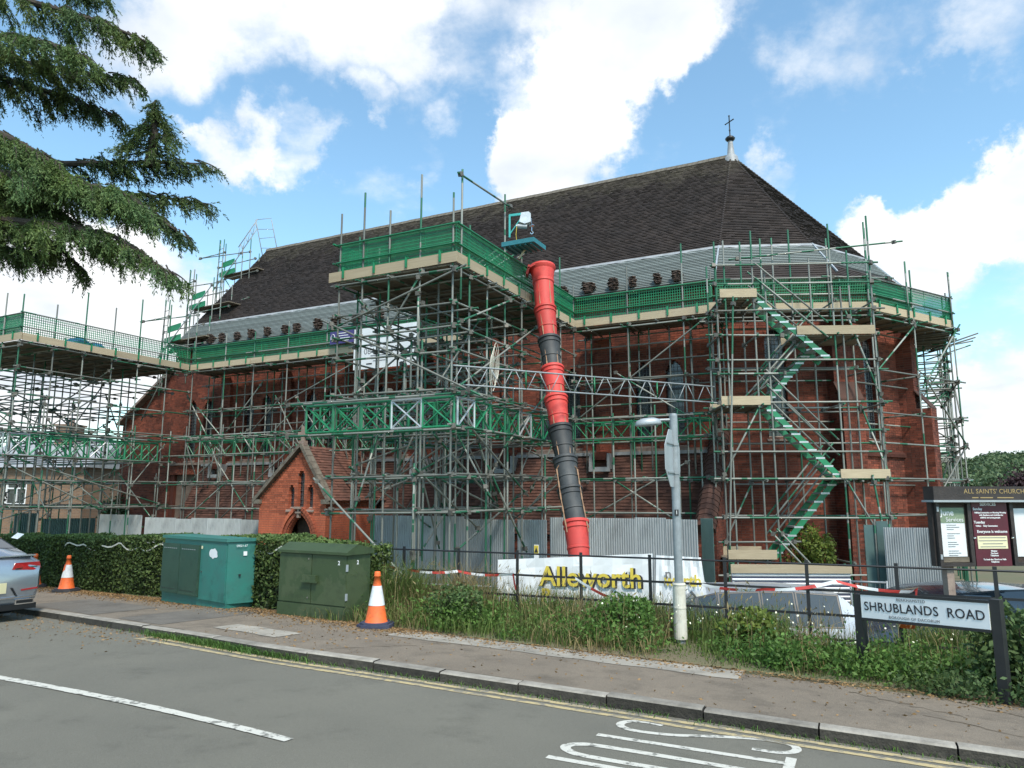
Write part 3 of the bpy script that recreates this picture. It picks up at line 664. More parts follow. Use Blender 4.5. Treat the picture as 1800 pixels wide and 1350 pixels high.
# aisle
al = MB(); A, B = Vector((-22, .22, Z(.5))), Vector((-.56, .22, Z(.5))); D, Cc = Vector((-22, 1.42, Z(3.0))), Vector((-.56, 1.42, Z(3.0)))
ar = MB(); ar.face([A, B, Cc, D]); ar.box(-22, -.56, .34, 1.4, 0, Z(.5)); aisle = ar.build('aisle_roof', M['felt'], CH)
tiles(al, A, B, D, Cc, .105, .17, .025, seed=31); stuff(al.build('roof_tiling', M['aisletile'], aisle))
fb = MB(); fb.box(-22, -.56, 1.30, 1.447, Z(2.93), Z(3.03)); fb.build('flashing', M['lead'], aisle)
bk, mo = MB(), MB(); brickwall(bk, mo, frame((-22, .32), (1, 0)), rows(0, 21.4, []), 0, Z(.45), 32); aw = mo.build('aisle_wall', M['mortar'], CH); stuff(bk.build('brickwork', M['brick'], aw))
for u in (-3.95, -7.3, -10.7, -14.1, -17.4, -20.8):
    h = MB(); h.box(u - .22, u + .22, 1.0, 1.44, Z(2.78), Z(3.02), 0); hh = h.build('roof_hatch', M['brick'], aisle)
    h = MB(); h.box(u - .34, u + .34, .93, 1.0, Z(2.42), Z(2.56)); h.box(u - .34, u - .25, .95, 1.42, Z(2.5), Z(2.98)); h.box(u + .25, u + .34, .95, 1.42, Z(2.5), Z(2.98)); h.build('lead_apron', M['lead'], hh)
# west end: gable wall and raking buttress
bk, mo = MB(), MB()
def west(z): 
    x = 0.15 if z < Z(4.9) else .15 + (z - Z(4.9)) * 1.45
    return [(x, 3.6)] if x < 3.5 else []
brickwall(bk, mo, frame((EU - 3.5, WV + .02), (1, 0)), west, 0, Z(7.1), 41); wb = mo.build('west_wall', M['mortar'], CH); stuff(bk.build('brickwork', M['brick'], wb))
g = MB(); g.prism([Vector((EU + .05, 1.5, 0)), Vector((EU + .05, 11.5, 0)), Vector((EU + .05, 11.5, Z(8.2))), Vector((EU + .05, 6.5, Z(14.3))), Vector((EU + .05, 1.5, Z(8.2)))], (.3, 0, 0)); g.build('gable_wall', M['brick'], CH)
g = MB(); g.bar((EU - 3.4, WV - .05, Z(4.95)), (EU - .2, WV - .05, Z(7.15)), .5, .1); g.build('weathering', M['stone'], wb)
# porch
PV = -2.3; PU0, PU1, PUA = onv(457, 875, PV).x, onv(574, 862, PV).x, onv(535, 787, PV).x - .06; ZE, ZA = Z(1.62), Z(3.18)
def gable(z): 
    if z <= ZE: return (PU0, PU1)
    t = (z - ZE) / (ZA - ZE); return (PU0 + (PUA - PU0) * t, PU1 + (PUA - PU1) * t)
PUC = PUA - .08; pops = [(PUA, .14, Z(1.28), Z(2.28)), (PUA - .40, .125, Z(1.3), Z(1.82)), (PUA + .40, .125, Z(1.3), Z(1.82)), (PUA, .56, -1, Z(.15))]
def porch_rows(z):
    a, b = gable(z); return rows(a, b, pops)(z)
pm = MB(); tmp = MB(); brickwall(tmp, pm, frame((0, PV), (1, 0)), porch_rows, 0, ZA, 51)
porch = pm.build('porch_front', M['mortar'], CH)
nb = len(tmp.v) // 8; cand = []
for i in range(nb):
    v = tmp.v[i * 8:i * 8 + 8]; cand.append((v[0][0], v[1][0], v[0][2], v[2][2]))
vis = [c for c in cand if c[2] > Z(.55)]; hid = [c for c in cand if c[2] <= Z(.55)]
if len(vis) > 299: hid += vis[:len(vis) - 299]; vis = vis[len(vis) - 299:]
for (x0, x1, z0, z1) in vis: piece('brick', porch, 'porchbrick', ((x0 + x1) / 2, PV + .097 + random.uniform(-.004, .002), (z0 + z1) / 2), (x1 - x0, .2, z1 - z0))
hb = MB()
for (x0, x1, z0, z1) in hid: hb.box(x0, x1, PV - .002, PV + .2, z0, z1, col=random.random())
stuff(hb.build('brickwork', M['porchbrick'], porch))
for sg, u in ((-1, PU0), (1, PU1)):
    bk, mo = MB(), MB(); T = Matrix(((0, -sg, 0, u), (1, 0, 0, 0), (0, 0, 1, 0), (0, 0, 0, 1))); brickwall(bk, mo, T, rows(PV, .3, []), 0, ZE, 55 + sg, .04)
    s_ = mo.build('porch_side', M['mortar'], CH); stuff(bk.build('brickwork', M['porchbrick'], s_))
for k, (c, hw, zb, zs) in enumerate(pops[:3]):
    lancet('window', frame((0, PV), (1, 0)), c, hw, zb, zs, porch, .14, .09)
d_ = MB(); d_.box(PUA - .5, PUA + .5, PV + .45, PV + .5, 0, Z(1.1)); d_.build('porch_door', M['timber'], porch)
hw = .52
for ring, (r_, y_) in enumerate(((.05, -.05), (.17, -.10))):
    for sg in (-1, 1):
        rb = MB()
        for i in range(11):
            ang = R(60) * i / 11; ang1 = R(60) * (i + .9) / 11; cx = PUA - sg * hw; rr = 2 * hw + r_
            P_ = lambda a, r: (cx + sg * r * math.cos(a), Z(.18) + r * math.sin(a))
            a0, a1, b1, b0 = P_(ang, rr), P_(ang1, rr), P_(ang1, rr + .11), P_(ang, rr + .11)
            rb.prism([(a0[0], PV + y_, a0[1]), (a1[0], PV + y_, a1[1]), (b1[0], PV + y_, b1[1]), (b0[0], PV + y_, b0[1])], (0, .12, 0), 0, random.random())
        rb.build('arch_ring', M['porchbrick'], porch)
nb_ = MB(); nb_.bar((PUA, PV - .06, Z(.98)), (PUA, PV - .06, Z(1.28)), .09); nb_.box(PUA - .14, PUA + .14, PV - .16, PV, Z(1.26), Z(1.33)); nb_.box(PUA - .1, PUA + .1, PV - .13, PV, Z(1.12), Z(1.17)); nb_.build('niche_bracket', M['stone'], porch)
pt = MB(); ov = .12
for sg, u in ((-1, PU0), (1, PU1)):
    e0, e1 = Vector((u + sg * ov, PV - .05, ZE - .1)), Vector((u + sg * ov, .75, ZE - .1)); r0, r1 = Vector((PUA, PV - .05, ZA + .12)), Vector((PUA, .8, ZA + .12))
    if sg < 0: tiles(pt, e1, e0, r1, r0, .105, .17, .022, 61)
    else: tiles(pt, e0, e1, r0, r1, .105, .17, .022, 62)
ps = MB()
for sg, u in ((-1, PU0), (1, PU1)): ps.face([(u + sg * ov, PV, ZE - .1), (u + sg * ov, .5, ZE - .1), (PUA, .8, ZA + .12), (PUA, PV, ZA + .12)])
pr = ps.build('porch_roof', M['felt'], CH); stuff(pt.build('roof_tiling', M['aisletile'], pr))
cp = MB()
for sg, u in ((-1, PU0), (1, PU1)):
    a, b = Vector((u + sg * .2, PV, ZE - .12)), Vector((PUA, PV, ZA + .17)); n = 9
    for i in range(n): cp.bar(a.lerp(b, i / n), a.lerp(b, (i + .96) / n), .30, .11, col=random.random())
    cp.box(u - .22 if sg < 0 else u - .1, u + .1 if sg < 0 else u + .22, PV - .14, PV + .16, ZE - .2, ZE - .06)
cp.build('gable_coping', M['ridge'], porch)
cr_ = MB(); cr_.box(PUA - .06, PUA + .06, PV - .05, PV + .05, ZA + .2, ZA + .75); cr_.box(PUA - .2, PUA + .2, PV - .045, PV + .045, ZA + .46, ZA + .57); cr_.box(PUA - .11, PUA + .11, PV - .09, PV + .09, ZA + .12, ZA + .28); cr_.build('gable_cross', M['stone'], porch)
# ------------------------------------------------------------------ scaffolding
_g = MB()
for i in range(31): _g.box(-.5 + i / 30 - .0045, -.5 + i / 30 + .0045, -.006, .006, 0, 1)
for i in range(12): _g.box(-.5, .5, -.0065, .0065, i / 11 - (.010 if i not in (0, 11) else .018), i / 11 + (.010 if i not in (0, 11) else .018))
GUARD = _g.mesh('brick_guard', M['guard'])
_c2 = MB(); _c2.box(-.025, .025, -.06, -.03, -.05, .22); _c2.box(-.025, .025, -.06, .02, .19, .22); CLIP = _c2.mesh('toe_clip', M['guard'])
class Scaf:
    def __init__(s, name, label, org, group='scaffold structures round the church', loc=None, rz=None):
        s.o = Vector(org); s.t = thing(name, label, 'scaffolding', loc if loc is not None else C(*org), AC if rz is None else rz, group); s.cp = MB(); s.rnd = random.Random(len(label))
    def T(s, name, a, b, me=None, ext=.0, k=1.0):
        a, b = Vector(a), Vector(b); d = (b - a).normalized(); a = a - d * ext * s.rnd.uniform(.3, 1.3); b = b + d * ext * s.rnd.uniform(.3, 1.3)
        j = Vector([s.rnd.uniform(-.018, .018) for _ in range(3)])
        return tube(name, s.t, a - s.o + j, b - s.o + j * .5, me, k)
    def join(s, p):
        p = Vector(p) - s.o; r = s.rnd; M4 = Matrix.Translation(p) @ Matrix.Rotation(r.uniform(0, 3), 4, 'Z') @ Matrix.Rotation(r.uniform(-.3, .3), 4, 'X'); s.cp.xbox(M4, .045, .05, .05)
        s.cp.xbox(M4 @ Matrix.Translation((.05, .0, .02)), .03, .015, .015)
    def post(s, x, y, z0, z1, me=None): s.T('standard', (x, y, z0), (x, y, z1), me)
    def led(s, a, b, ext=.18, name='ledger', me=None):
        s.T(name, a, b, me, ext)
        s.join(a); s.join(b)
    def board(s, a, b, wd, th=.038, m='darkboard', up=(0, 0, 1), name='scaffold_board'):
        a, b = Vector(a) - s.o, Vector(b) - s.o; d = (b - a); o = piece(name, s.t, m, (a + b) / 2, (d.length, wd, th))
        X = d.normalized(); Zv = Vector(up); Y = Zv.cross(X).normalized(); Zv = X.cross(Y); o.rotation_mode = 'QUATERNION'; o.rotation_quaternion = Matrix((X, Y, Zv)).transposed().to_quaternion(); return o
    def toe(s, a, b, h=.225):                       # upright board on its edge, joined end to end
        a, b = Vector(a), Vector(b); L = (b - a).length; n = max(1, round(L / 3.2)); 
        for i in range(n):
            p, q = a.lerp(b, i / n), a.lerp(b, (i + .992) / n); o = s.board(p + Vector((0, 0, h / 2)), q + Vector((0, 0, h / 2 + s.rnd.uniform(-.012, .012))), .036, h, 'board', name='toe_board')
        d = (b - a).normalized(); m = int(L / .85)
        for i in range(m):
            p = a.lerp(b, (i + .5) / m) + Vector((0, 0, .10)); o = link('board_clip', CLIP, s.t, p - s.o); o.rotation_euler = (0, 0, math.atan2(d.y, d.x))
    def guard(s, a, b, z0=.05, h=.9, rails=(.45, .93), panel=1.9):
        a, b = Vector(a), Vector(b); L = (b - a).length; n = max(1, round(L / panel)); d = (b - a).normalized(); out_ = Vector((d.y, -d.x, 0)) * .035
        for i in range(n):
            p = a.lerp(b, (i + .5) / n) + Vector((0, 0, z0)) - out_ * .6; o = link('brick_guard', GUARD, s.t, p - s.o); o.scale = (L / n * .985, 1, h); o.rotation_euler = (s.rnd.uniform(-.05, .03), 0, math.atan2(d.y, d.x))
        for r in rails: s.T('guard_rail', a + Vector((0, 0, r)) + out_, b + Vector((0, 0, r)) + out_, TUBE_G if s.rnd.random() < .35 else None, .12)
    def lattice(s, a, b, h, me='green', step=.45, name='lattice_beam', r=.022):
        a, b = Vector(a) - s.o, Vector(b) - s.o; mb = MB(); L = (b - a).length; n = max(2, round(L / step)); Zv = Vector((0, 0, h))
        mb.tube([a, b], r, 6); mb.tube([a + Zv, b + Zv], r, 6)
        for i in range(n):
            p, q = a.lerp(b, i / n), a.lerp(b, (i + 1) / n)
            if i % 2: mb.tube([p, q + Zv], r * .75, 5)
            else: mb.tube([p + Zv, q], r * .75, 5)
            if i % 2 == 0: mb.tube([p, p + Zv], r * .75, 5)
        mb.tube([b, b + Zv], r * .75, 5)
        return mb.build(name, M['greenmetal'] if me == 'green' else M['alu'], s.t)
    def unit(s, a, b, h, me, n=None):               # X braced unit beam
        a, b = Vector(a) - s.o, Vector(b) - s.o; L = (b - a).length; n = n or max(1, round(L / .75)); Zv = Vector((0, 0, h))
        for i in range(n):
            p, q = a.lerp(b, i / n), a.lerp(b, (i + .97) / n); mb = MB(); r = .026
            for (x, y) in ((p, q), (p + Zv, q + Zv), (p, p + Zv), (q, q + Zv)): mb.tube([x, y], r, 6)
            for (x, y) in ((p, q + Zv), (p + Zv, q)): mb.tube([x, y], r * .8, 5)
            mm_ = me if isinstance(me, str) else me[i % len(me)]
            mb.build('unit_beam', M['greenmetal'] if mm_ == 'g' else M['alu'], s.t)
    def deck(s, x0, x1, y0, y1, z, along='x'):
        if along == 'x':
            n = int((y1 - y0) / .235)
            for i in range(n):
                y = y0 + (i + .5) * (y1 - y0) / n; m = max(1, round((x1 - x0) / 3.6))
                for k in range(m): s.board((x0 + (x1 - x0) * k / m, y, z), (x0 + (x1 - x0) * (k + .995) / m, y, z + s.rnd.uniform(-.006, .006)), .225)
        else:
            n = int((x1 - x0) / .235)
            for i in range(n):
                x = x0 + (i + .5) * (x1 - x0) / n; m = max(1, round((y1 - y0) / 3.6))
                for k in range(m): s.board((x, y0 + (y1 - y0) * k / m, z), (x, y0 + (y1 - y0) * (k + .995) / m, z + s.rnd.uniform(-.006, .006)), .225)
    def done(s):
        if s.cp.v: stuff(s.cp.build('couplers', M['coupler'], s.t))
PZ = 6.82
# --- long run in front of the nave
sc1 = Scaf('scaffold_run', 'long scaffold run with green guard panels along the shaded nave wall', (-10, 0, GZ))
us = [-21.3, -19.45, -17.85, -16.1, -14.2, -12.4, -10.6, -8.9]; us2 = [-4.35, -2.62, -.96, -.15]
for u in us + us2:
    top = {-2.62: 8.55, -.96: 9.0, -19.45: 8.2, -16.1: 8.35, -12.4: 8.5}.get(u, 7.95 + random.uniform(0, .3))
    sc1.post(u, 0, GZ, top); sc1.post(u + random.uniform(-.1, .1), 1.15 if u < -1 else 1.1, 2.0, 6.75)
    for z in (6.72, 5.1, 3.95): sc1.led((u + .06, -.1, z), (u + .06, 1.2, z), .15, 'transom')
    sc1.led((u + .06, -.05, 2.1), (u + .06, .75, 2.1), .1, 'transom')
for (a, b) in ((-21.4, -7.8), (-4.4, -.1)):
    for z in (6.70, 5.10, 3.98, 3.25, 2.12, 1.18):
        n = max(1, round((b - a) / 5)); 
        for i in range(n):
            u0, u1 = a + (b - a) * i / n, a + (b - a) * (i + 1) / n; dz = random.uniform(-.03, .03); sc1.led((u0, -.05, z + dz), (u1, -.05, z + random.uniform(-.03, .03)), .3)
    for z in (6.68, 5.0, 3.9): sc1.led((a, 1.17, z), (b, 1.17, z), .25)
    n = int((b - a) / .95)
    for i in range(n): u = a + (b - a) * (i + .5) / n; sc1.T('transom', (u, -.22, 6.74), (u, 1.25, 6.74))
    sc1.deck(a, b, .02, 1.22, 6.80); sc1.toe((a, -.03, PZ), (b, -.03, PZ)); sc1.guard((a, 0, PZ), (b, 0, PZ))
for (p, q) in (((-4.3, -.08, 3.9), (-.4, -.08, 6.6)), ((-3.0, -.08, 5.3), (-.9, -.08, 3.9)), ((-4.2, -.08, .9), (-1.0, -.08, 2.6)), ((-3.1, -.08, 2.1), (-1.2, -.08, .9)),
               ((-21, -.08, 2.2), (-17.9, -.08, 4.2)), ((-20.6, -.08, 5.1), (-19.2, -.08, 3.9)), ((-17.8, -.08, 1.2), (-20.2, -.08, 3.8)), ((-16, -.08, 5.2), (-12.6, -.08, 6.5)), ((-15.9, -.08, 3.9), (-12.6, -.08, 1.8)), ((-14, -.08, 2.1), (-12, -.08, 3.6)), ((-19.4, -.08, .6), (-17.4, -.08, 2.1)), ((-12.4, -.08, 5.2), (-10.5, -.08, 3.9)), ((-10.6, -.08, 1.0), (-8.9, -.08, 3.2))):
    sc1.led(p, q, .2, 'brace')
for i in range(15):
    u = -21.1 + i * .92 + random.uniform(-.15, .15); sc1.post(u, -1.0, GZ, random.uniform(3.6, 4.4)); sc1.T('transom', (u, -1.2, 2.2), (u, .2, 2.2)); sc1.T('transom', (u + .1, -1.2, 3.9), (u + .1, .3, 3.9))
    if i % 2: sc1.led((u, -1.05, random.choice((.6, 1.2, 2.1))), (u + random.choice((-1.6, 1.7, 2.4)), -1.05, random.choice((2.2, 3.3, 3.9))), .2, 'brace')
for z in (1.2, 2.1, 2.2, 3.2, 3.95): sc1.led((-21.4, -1.05, z), (-14.8, -1.05, z + random.uniform(-.05, .05)), .3); sc1.led((-14.7, -1.08, z), (-8.2, -1.08, z + random.uniform(-.05, .05)), .3)
for i in range(7): u = -4.2 + i * .62; sc1.post(u, -.55, GZ, random.uniform(3.5, 4.3)); sc1.post(u + .2, .55, 2.4, 6.7)
for z in (4.4, 5.1, 5.7, 6.2): sc1.led((-4.4, .5, z), (-.3, .5, z + random.uniform(-.08, .08)), .3); sc1.led((-21, .5, z), (-14.5, .5, z + random.uniform(-.08, .08)), .3); sc1.led((-14.6, .52, z), (-8, .52, z + random.uniform(-.08, .08)), .3)
for i in range(16): u = -21 + i * .82; sc1.post(u, .6, 2.2, 6.6)
for i in range(12): u = -20.5 + i * 1.0; sc1.led((u, .45, random.uniform(3.0, 4.5)), (u + random.choice((-1.5, 1.6)), .45, random.uniform(5, 6.5)), .2, 'brace')
for z in (1.2, 2.15, 3.3, 3.9): sc1.led((-4.4, -.6, z), (-.3, -.6, z + random.uniform(-.05, .05)), .3)
for (a, b) in ((-21.2, -14.6), (-14.4, -8.0), (-4.3, -.3)):
    for v in (-.14, .75): sc1.lattice((a, v, 3.30), (b, v, 3.30), .52)
for u in np.arange(-21, -.2, .9):
    if -7.8 < u < -4.4: continue
    sc1.T('transom', (u, -.5, 3.93 + random.uniform(-.05, .05)), (u, 1.0, 3.93))
    if random.random() < .6: sc1.T('transom', (u, -.6, 2.18), (u, .45, 2.16))
for k in range(14):
    u = random.uniform(-21, -8.2); sc1.T('raker', (u, -.1, 2.0 + random.choice((0, 1.2))), (u + random.uniform(-.7, .9), -.3 - random.random() * .4, 3.4 + random.random()), None)
sc1.done()

def projecting(sf, u0, u1, v0, ucols, vrows, tops, zl, seed, lat, guard_sides):
    rg = random.Random(seed)
    for i, u in enumerate(ucols):
        for j, v in enumerate(vrows):
            edge = i in (0, len(ucols) - 1) or j == 0
            if not edge and (i + j) % 3 == 0: continue
            top = tops.get((i, j), 7.95 + rg.uniform(-.05, .35)) if edge else 6.7
            sf.post(u + rg.uniform(-.04, .04), v + rg.uniform(-.04, .04), GZ, top)
            if edge and rg.random() < .5: sf.T('standard', (u + .07, v, GZ + .2), (u + .07, v, rg.uniform(2.5, 6)))
    for z in zl:
        for j, v in enumerate(vrows):
            if j and rg.random() < .12 and z < 6: continue
            sf.led((u0, v - .05, z + rg.uniform(-.04, .04)), (u1, v - .05, z + rg.uniform(-.04, .04)), .2)
        for i, u in enumerate(ucols):
            if 0 < i < len(ucols) - 1 and rg.random() < .15 and z < 6: continue
            n = 2
            for k in range(n):
                a, b = v0 + (0 - v0) * k / n, v0 + (0 - v0) * (k + 1) / n; sf.led((u + .05, a, z + .05 + rg.uniform(-.04, .04)), (u + .05, b, z + .05 + rg.uniform(-.04, .04)), .2)
    n = int(-v0 / .6)
    for i in range(n): v = v0 + (-v0) * (i + .4) / n; sf.T('transom', (u0 - .2, v, 6.75), (u1 + .22, v, 6.75))
    sf.deck(u0, u1, v0, -.02, 6.80, 'y')
    sf.toe((u0 - .25, v0 - .04, PZ), (u1 + .1, v0 - .04, PZ), .24)
    if 'r' in guard_sides: sf.toe((u1 + .05, v0, PZ), (u1 + .05, -.1, PZ), .24); sf.guard((u1 + .03, v0, PZ), (u1 + .03, -.05, PZ))
    if 'l' in guard_sides: sf.toe((u0 - .05, -.1, PZ), (u0 - .05, v0, PZ), .24); sf.guard((u0 - .03, -.05, PZ), (u0 - .03, v0, PZ))
    sf.guard((u0, v0, PZ), (u1, v0, PZ), panel=.95)
    for k in range(58):                              # sway braces through the tower
        z = rg.uniform(.2, 5); w_ = rg.random()
        if w_ < .5: v = rg.choice(vrows); a, b = (rg.choice(ucols), v - .1, z), (rg.choice(ucols), v - .1, z + rg.uniform(1.2, 1.9))
        else: u = rg.choice(ucols); a, b = (u + .1, rg.choice(vrows), z), (u + .1, rg.choice(vrows), z + rg.uniform(1.2, 1.9))
        if (Vector(a) - Vector(b)).length > 1.3: sf.led(a, b, .2, 'brace')
    for (z0_, h) in lat:
        pu = .35
        sf.unit((u0 - .5, v0 - pu, z0_), (u1 + .25, v0 - pu, z0_), h, ['g', 'g', 'g', 'a', 'g'], max(3, round((u1 - u0 + 1.1) / .85))); sf.unit((u0 - .9, v0 + .35, z0_), (u1, v0 + .35, z0_), h, 'g')
        if 'r' in guard_sides: sf.unit((u1 + .22, v0 - .2, z0_), (u1 + .22, -1.4, z0_), h, ['a', 'g', 'g', 'g'], 8); sf.unit((u1 - .55, v0 + .2, z0_), (u1 - .55, -1.2, z0_), h, 'g', 8)
        if 'l' in guard_sides: sf.unit((u0 - .22, v0 - .2, z0_), (u0 - .22, -1.4, z0_), h, 'g', 8)
        for z in (z0_ - .06, z0_ + h + .06):
            sf.led((u0 - 1.0, v0 - .42, z), (u1 + .5, v0 - .42, z), .2); sf.led((u1 + .3, v0 - .5, z + .05), (u1 + .3, -.8, z + .05), .2)
            for i in range(7): v = v0 + i * .95; sf.T('transom', (u0 - .6, v, z + .04), (u1 + .5, v, z + .04))
# --- tower that steps out over the porch path
sc2 = Scaf('scaffold_tower', 'tall scaffold tower stepping forward in the middle, topped by a green guarded platform', (-6, -3.5, GZ))
projecting(sc2, -7.68, -4.35, -7.1, [-7.68, -6.98, -6.12, -5.27, -4.40], [-7.1, -6.35, -5.5, -4.55, -3.65, -2.3, -1.05],
           {(0, 0): 8.58, (1, 0): 8.98, (2, 0): 8.38, (3, 0): 9.12, (4, 0): 8.5, (4, 1): 7.95, (4, 2): 7.7, (4, 3): 9.45, (4, 4): 8.0, (4, 6): 8.8}, (6.66, 5.9, 5.35, 4.82, 3.98, 2.1, 1.3), 5, [(3.12, .62)], 'rl')
sc2.led((-7.7, -7.2, 5.65), (-4.3, -7.2, 6.62), .3, 'brace'); sc2.led((-7.75, -7.22, 5.75), (-3.9, -7.22, 3.9), .3, 'brace'); sc2.led((-4.25, -7.0, 5.5), (-4.25, -4.6, 6.55), .2, 'brace')
sc2.led((-4.25, -7.1, 4.0), (-4.25, -3.0, 6.2), .2, 'brace'); sc2.led((-7.9, -7.3, 2.0), (-4.5, -7.9, -.35), .2, 'raker'); sc2.led((-6.1, -7.15, 5.5), (-5.3, -7.15, 6.6), .1, 'brace')
sc2.led((-4.3, -4.5, 9.1), (-4.3, -7.0, 8.95), .1); sc2.post(-4.3, -6.9, 6, 9.1)
for k in range(6): sc2.T('stored_tube', (-6.6 + k * .25, -5.0 + k * .1, 6.95 + k * .04), (-6.0 + k * .38, -3.4, 8.3 + .12 * random.random()))
sc2.done()
# --- tower beyond it at the left edge
sc3 = Scaf('scaffold_tower', 'broad scaffold tower at the left edge with blue tarpaulin bundle on its platform', (-24, -3.5, GZ))
projecting(sc3, -27.6, -21.45, -6.7, [-27.6, -26.2, -24.9, -23.7, -22.5, -21.5], [-6.7, -5.6, -4.5, -3.4, -2.3, -1.1],
           {(5, 0): 8.4, (4, 0): 8.55, (5, 1): 8.3, (5, 2): 9.0, (5, 3): 8.7, (5, 4): 9.3, (5, 5): 8.9, (3, 0): 8.1}, (6.66, 5.85, 4.95, 4.0, 2.15, 1.25), 8, [(3.0, .68)], 'r')
sc3.done()
# --- apse scaffold
sc4 = Scaf('scaffold_run', 'scaffold wrapping the apse corner at the right with green guards on top', (3, 2, GZ))
pl = [Vector((p[0], p[1], 0)) for p in POLY[1:6]]; inn = [Vector((p.x, p.y, 0)) for p in inset(1.2)[1:6]]
for k in range(4):
    a, b = pl[k], pl[k + 1]; ia, ib = inn[k], inn[k + 1]; L = (b - a).length
    for t in ((.0, .5) if L > 3 else (0.0, .5)):
        p, q = a.lerp(b, t), ia.lerp(ib, t); top = random.choice((7.9, 8.3, 8.9, 9.2)) if k < 2 else random.uniform(7.9, 8.6)
        sc4.post(p.x, p.y, GZ, top); sc4.post(q.x, q.y, GZ, 6.7)
        for z in (6.70, 5.1, 4.0, 2.1, 1.15): sc4.led((p.x, p.y, z), (q.x, q.y, z), .18, 'transom')
    for z in (6.66, 5.12, 3.95, 3.1, 2.15, 1.15): sc4.led((a.x, a.y, z), (b.x, b.y, z), .35); 
    for z in (6.6, 5.0, 3.8, 2.0): sc4.led((ia.x, ia.y, z), (ib.x, ib.y, z), .25)
    n = 6
    for i in range(n):
        t = (i + .5) / n; p, q = a.lerp(b, t), ia.lerp(ib, t); sc4.T('transom', (p.x, p.y, 6.75), (q.x, q.y, 6.75), None, .2)
    for i in range(5):
        t = (i + .5) / 5; p, q = a.lerp(ia, t), b.lerp(ib, t); sc4.board((p.x, p.y, 6.80 + .002 * i), (q.x, q.y, 6.80 + .002 * i), .225)
    sc4.toe((a.x, a.y, PZ), (b.x, b.y, PZ)); sc4.guard((a.x, a.y, PZ), (b.x, b.y, PZ), panel=1.4)
    m_ = a.lerp(b, .5); sc4.led((a.x, a.y - .05, 5.0 if k % 2 else 3.9), (m_.x, m_.y - .05, 6.6 if k % 2 else 5.2), .2, 'brace')
for (x, y, zt) in ((3.88, 1.55, 9.35), (2.9, 1.15, 8.9), (1.2, .45, 8.95), (1.5, .55, 8.95), (4.9, 3.1, 8.5), (6.14, 5.1, 8.55)): sc4.post(x, y, 6.6, zt)
sc4.led((.6, .15, 8.35), (4.6, 1.4, 8.6), .2); sc4.led((3.0, 1.1, 7.75), (4.4, 2.3, 7.85), .3)
sc4.led((6.25, 5.0, 6.7), (5.2, 3.3, 4.9), .2, 'brace'); sc4.led((5.2, 3.3, 4.95), (6.2, 5.2, 3.2), .2, 'brace'); sc4.led((6.2, 5.2, 3.15), (5.0, 3.2, 1.2), .2, 'brace')
sc4.done()
# --- separate tower standing past the apse
sc5 = Scaf('scaffold_tower', 'slim open scaffold tower past the apse at the right edge of the church', (6.6, 6.5, GZ), loc=C(4.75, 8.3, GZ))
for u in (5.9, 6.9, 7.9):
    for v in (5.9, 7.2, 8.4): sc5.post(u, v, GZ, random.uniform(7.0, 8.4)); sc5.post(u + .08, v + .1, GZ, 6.9)
for u, v in ((6.5, 5.7), (7.3, 5.8), (7.95, 6.5)): sc5.post(u, v, GZ, 7.0)
for z in (6.4, 6.1, 5.8, 5.5, 5.2, 4.95, 3.6, 3.35, 3.1, 2.9, 1.9):
    for v in (5.85, 7.2, 8.4): sc5.led((5.8, v, z + random.uniform(-.05, .05)), (8.0, v, z + random.uniform(-.05, .05)), .15)
    if z in (6.4, 5.5, 4.95, 3.6, 2.9): 
        for u in (5.9, 6.9, 7.9): sc5.led((u, 5.8, z - .05), (u, 8.5, z - .05), .2)
for (a, b) in (((5.9, 5.8, 5.0), (7.9, 5.8, 3.5)), ((7.9, 5.8, 5.2), (5.9, 5.8, 3.3)), ((5.9, 8.4, 3.0), (7.9, 8.4, 6.2)), ((7.9, 5.8, 3.2), (5.9, 5.8, .8)), ((7.4, 5.8, 3.2), (6.2, 5.8, .2)), ((7.95, 6, 1), (7.95, 8.4, 3.4)), ((7.95, 6, 4), (7.95, 8.4, 6)), ((6.9, 7.2, .4), (7.9, 7.2, 3))): sc5.led(a, b, .2, 'brace')
for i in range(4): sc5.T('transom', (7.5, 5.9 + i * .7, 6.9 + random.uniform(-.3, .1)), (8.9, 5.6 + i * .7, 7.0))
sc5.done()
# --- stair tower, standing free in front of the apse
st = Scaf('stair_tower', 'scaffold stair tower with zigzag green flights in front of the apse', (0, 0, GZ), loc=Vector((5.30, 18.2, GZ)), rz=R(-3))
st.o = Vector((0, 0, GZ)); YF, YB = 0.0, 1.25
for (x, zt) in ((0, 7.6), (.22, 8.3), (.95, 8.55), (1.25, 7.4), (2.95, 8.7), (3.15, 7.2), (3.95, 8.9)):
    st.post(x, YF, GZ, zt)
for (x, zt) in ((0.05, 8.0), (1.0, 8.7), (2.85, 8.2), (3.9, 8.4)): st.post(x, YB, GZ, zt)
for z in (-.25, .55, 1.15, 2.1, 2.75, 3.3, 4.0, 4.75, 5.1, 5.75, 6.4, 7.1, 7.6):
    x0, x1 = (0, 3.95) if z not in (.55, 4.75, 5.75) else (0, 1.6)
    st.led((x0 - .05, YF - .05, z), (x1, YF - .05, z + random.uniform(-.03, .03)), .22)
    if z in (1.15, 2.1, 4.0, 5.1, 6.4): st.led((0, YB, z), (3.95, YB, z), .2)
for z in (.1, 2.1, 4.0, 5.8, 6.7):
    for x in (0, .95, 2.95, 3.95): st.led((x + .05, YF, z - .05), (x + .05, YB, z - .05), .2, 'transom')
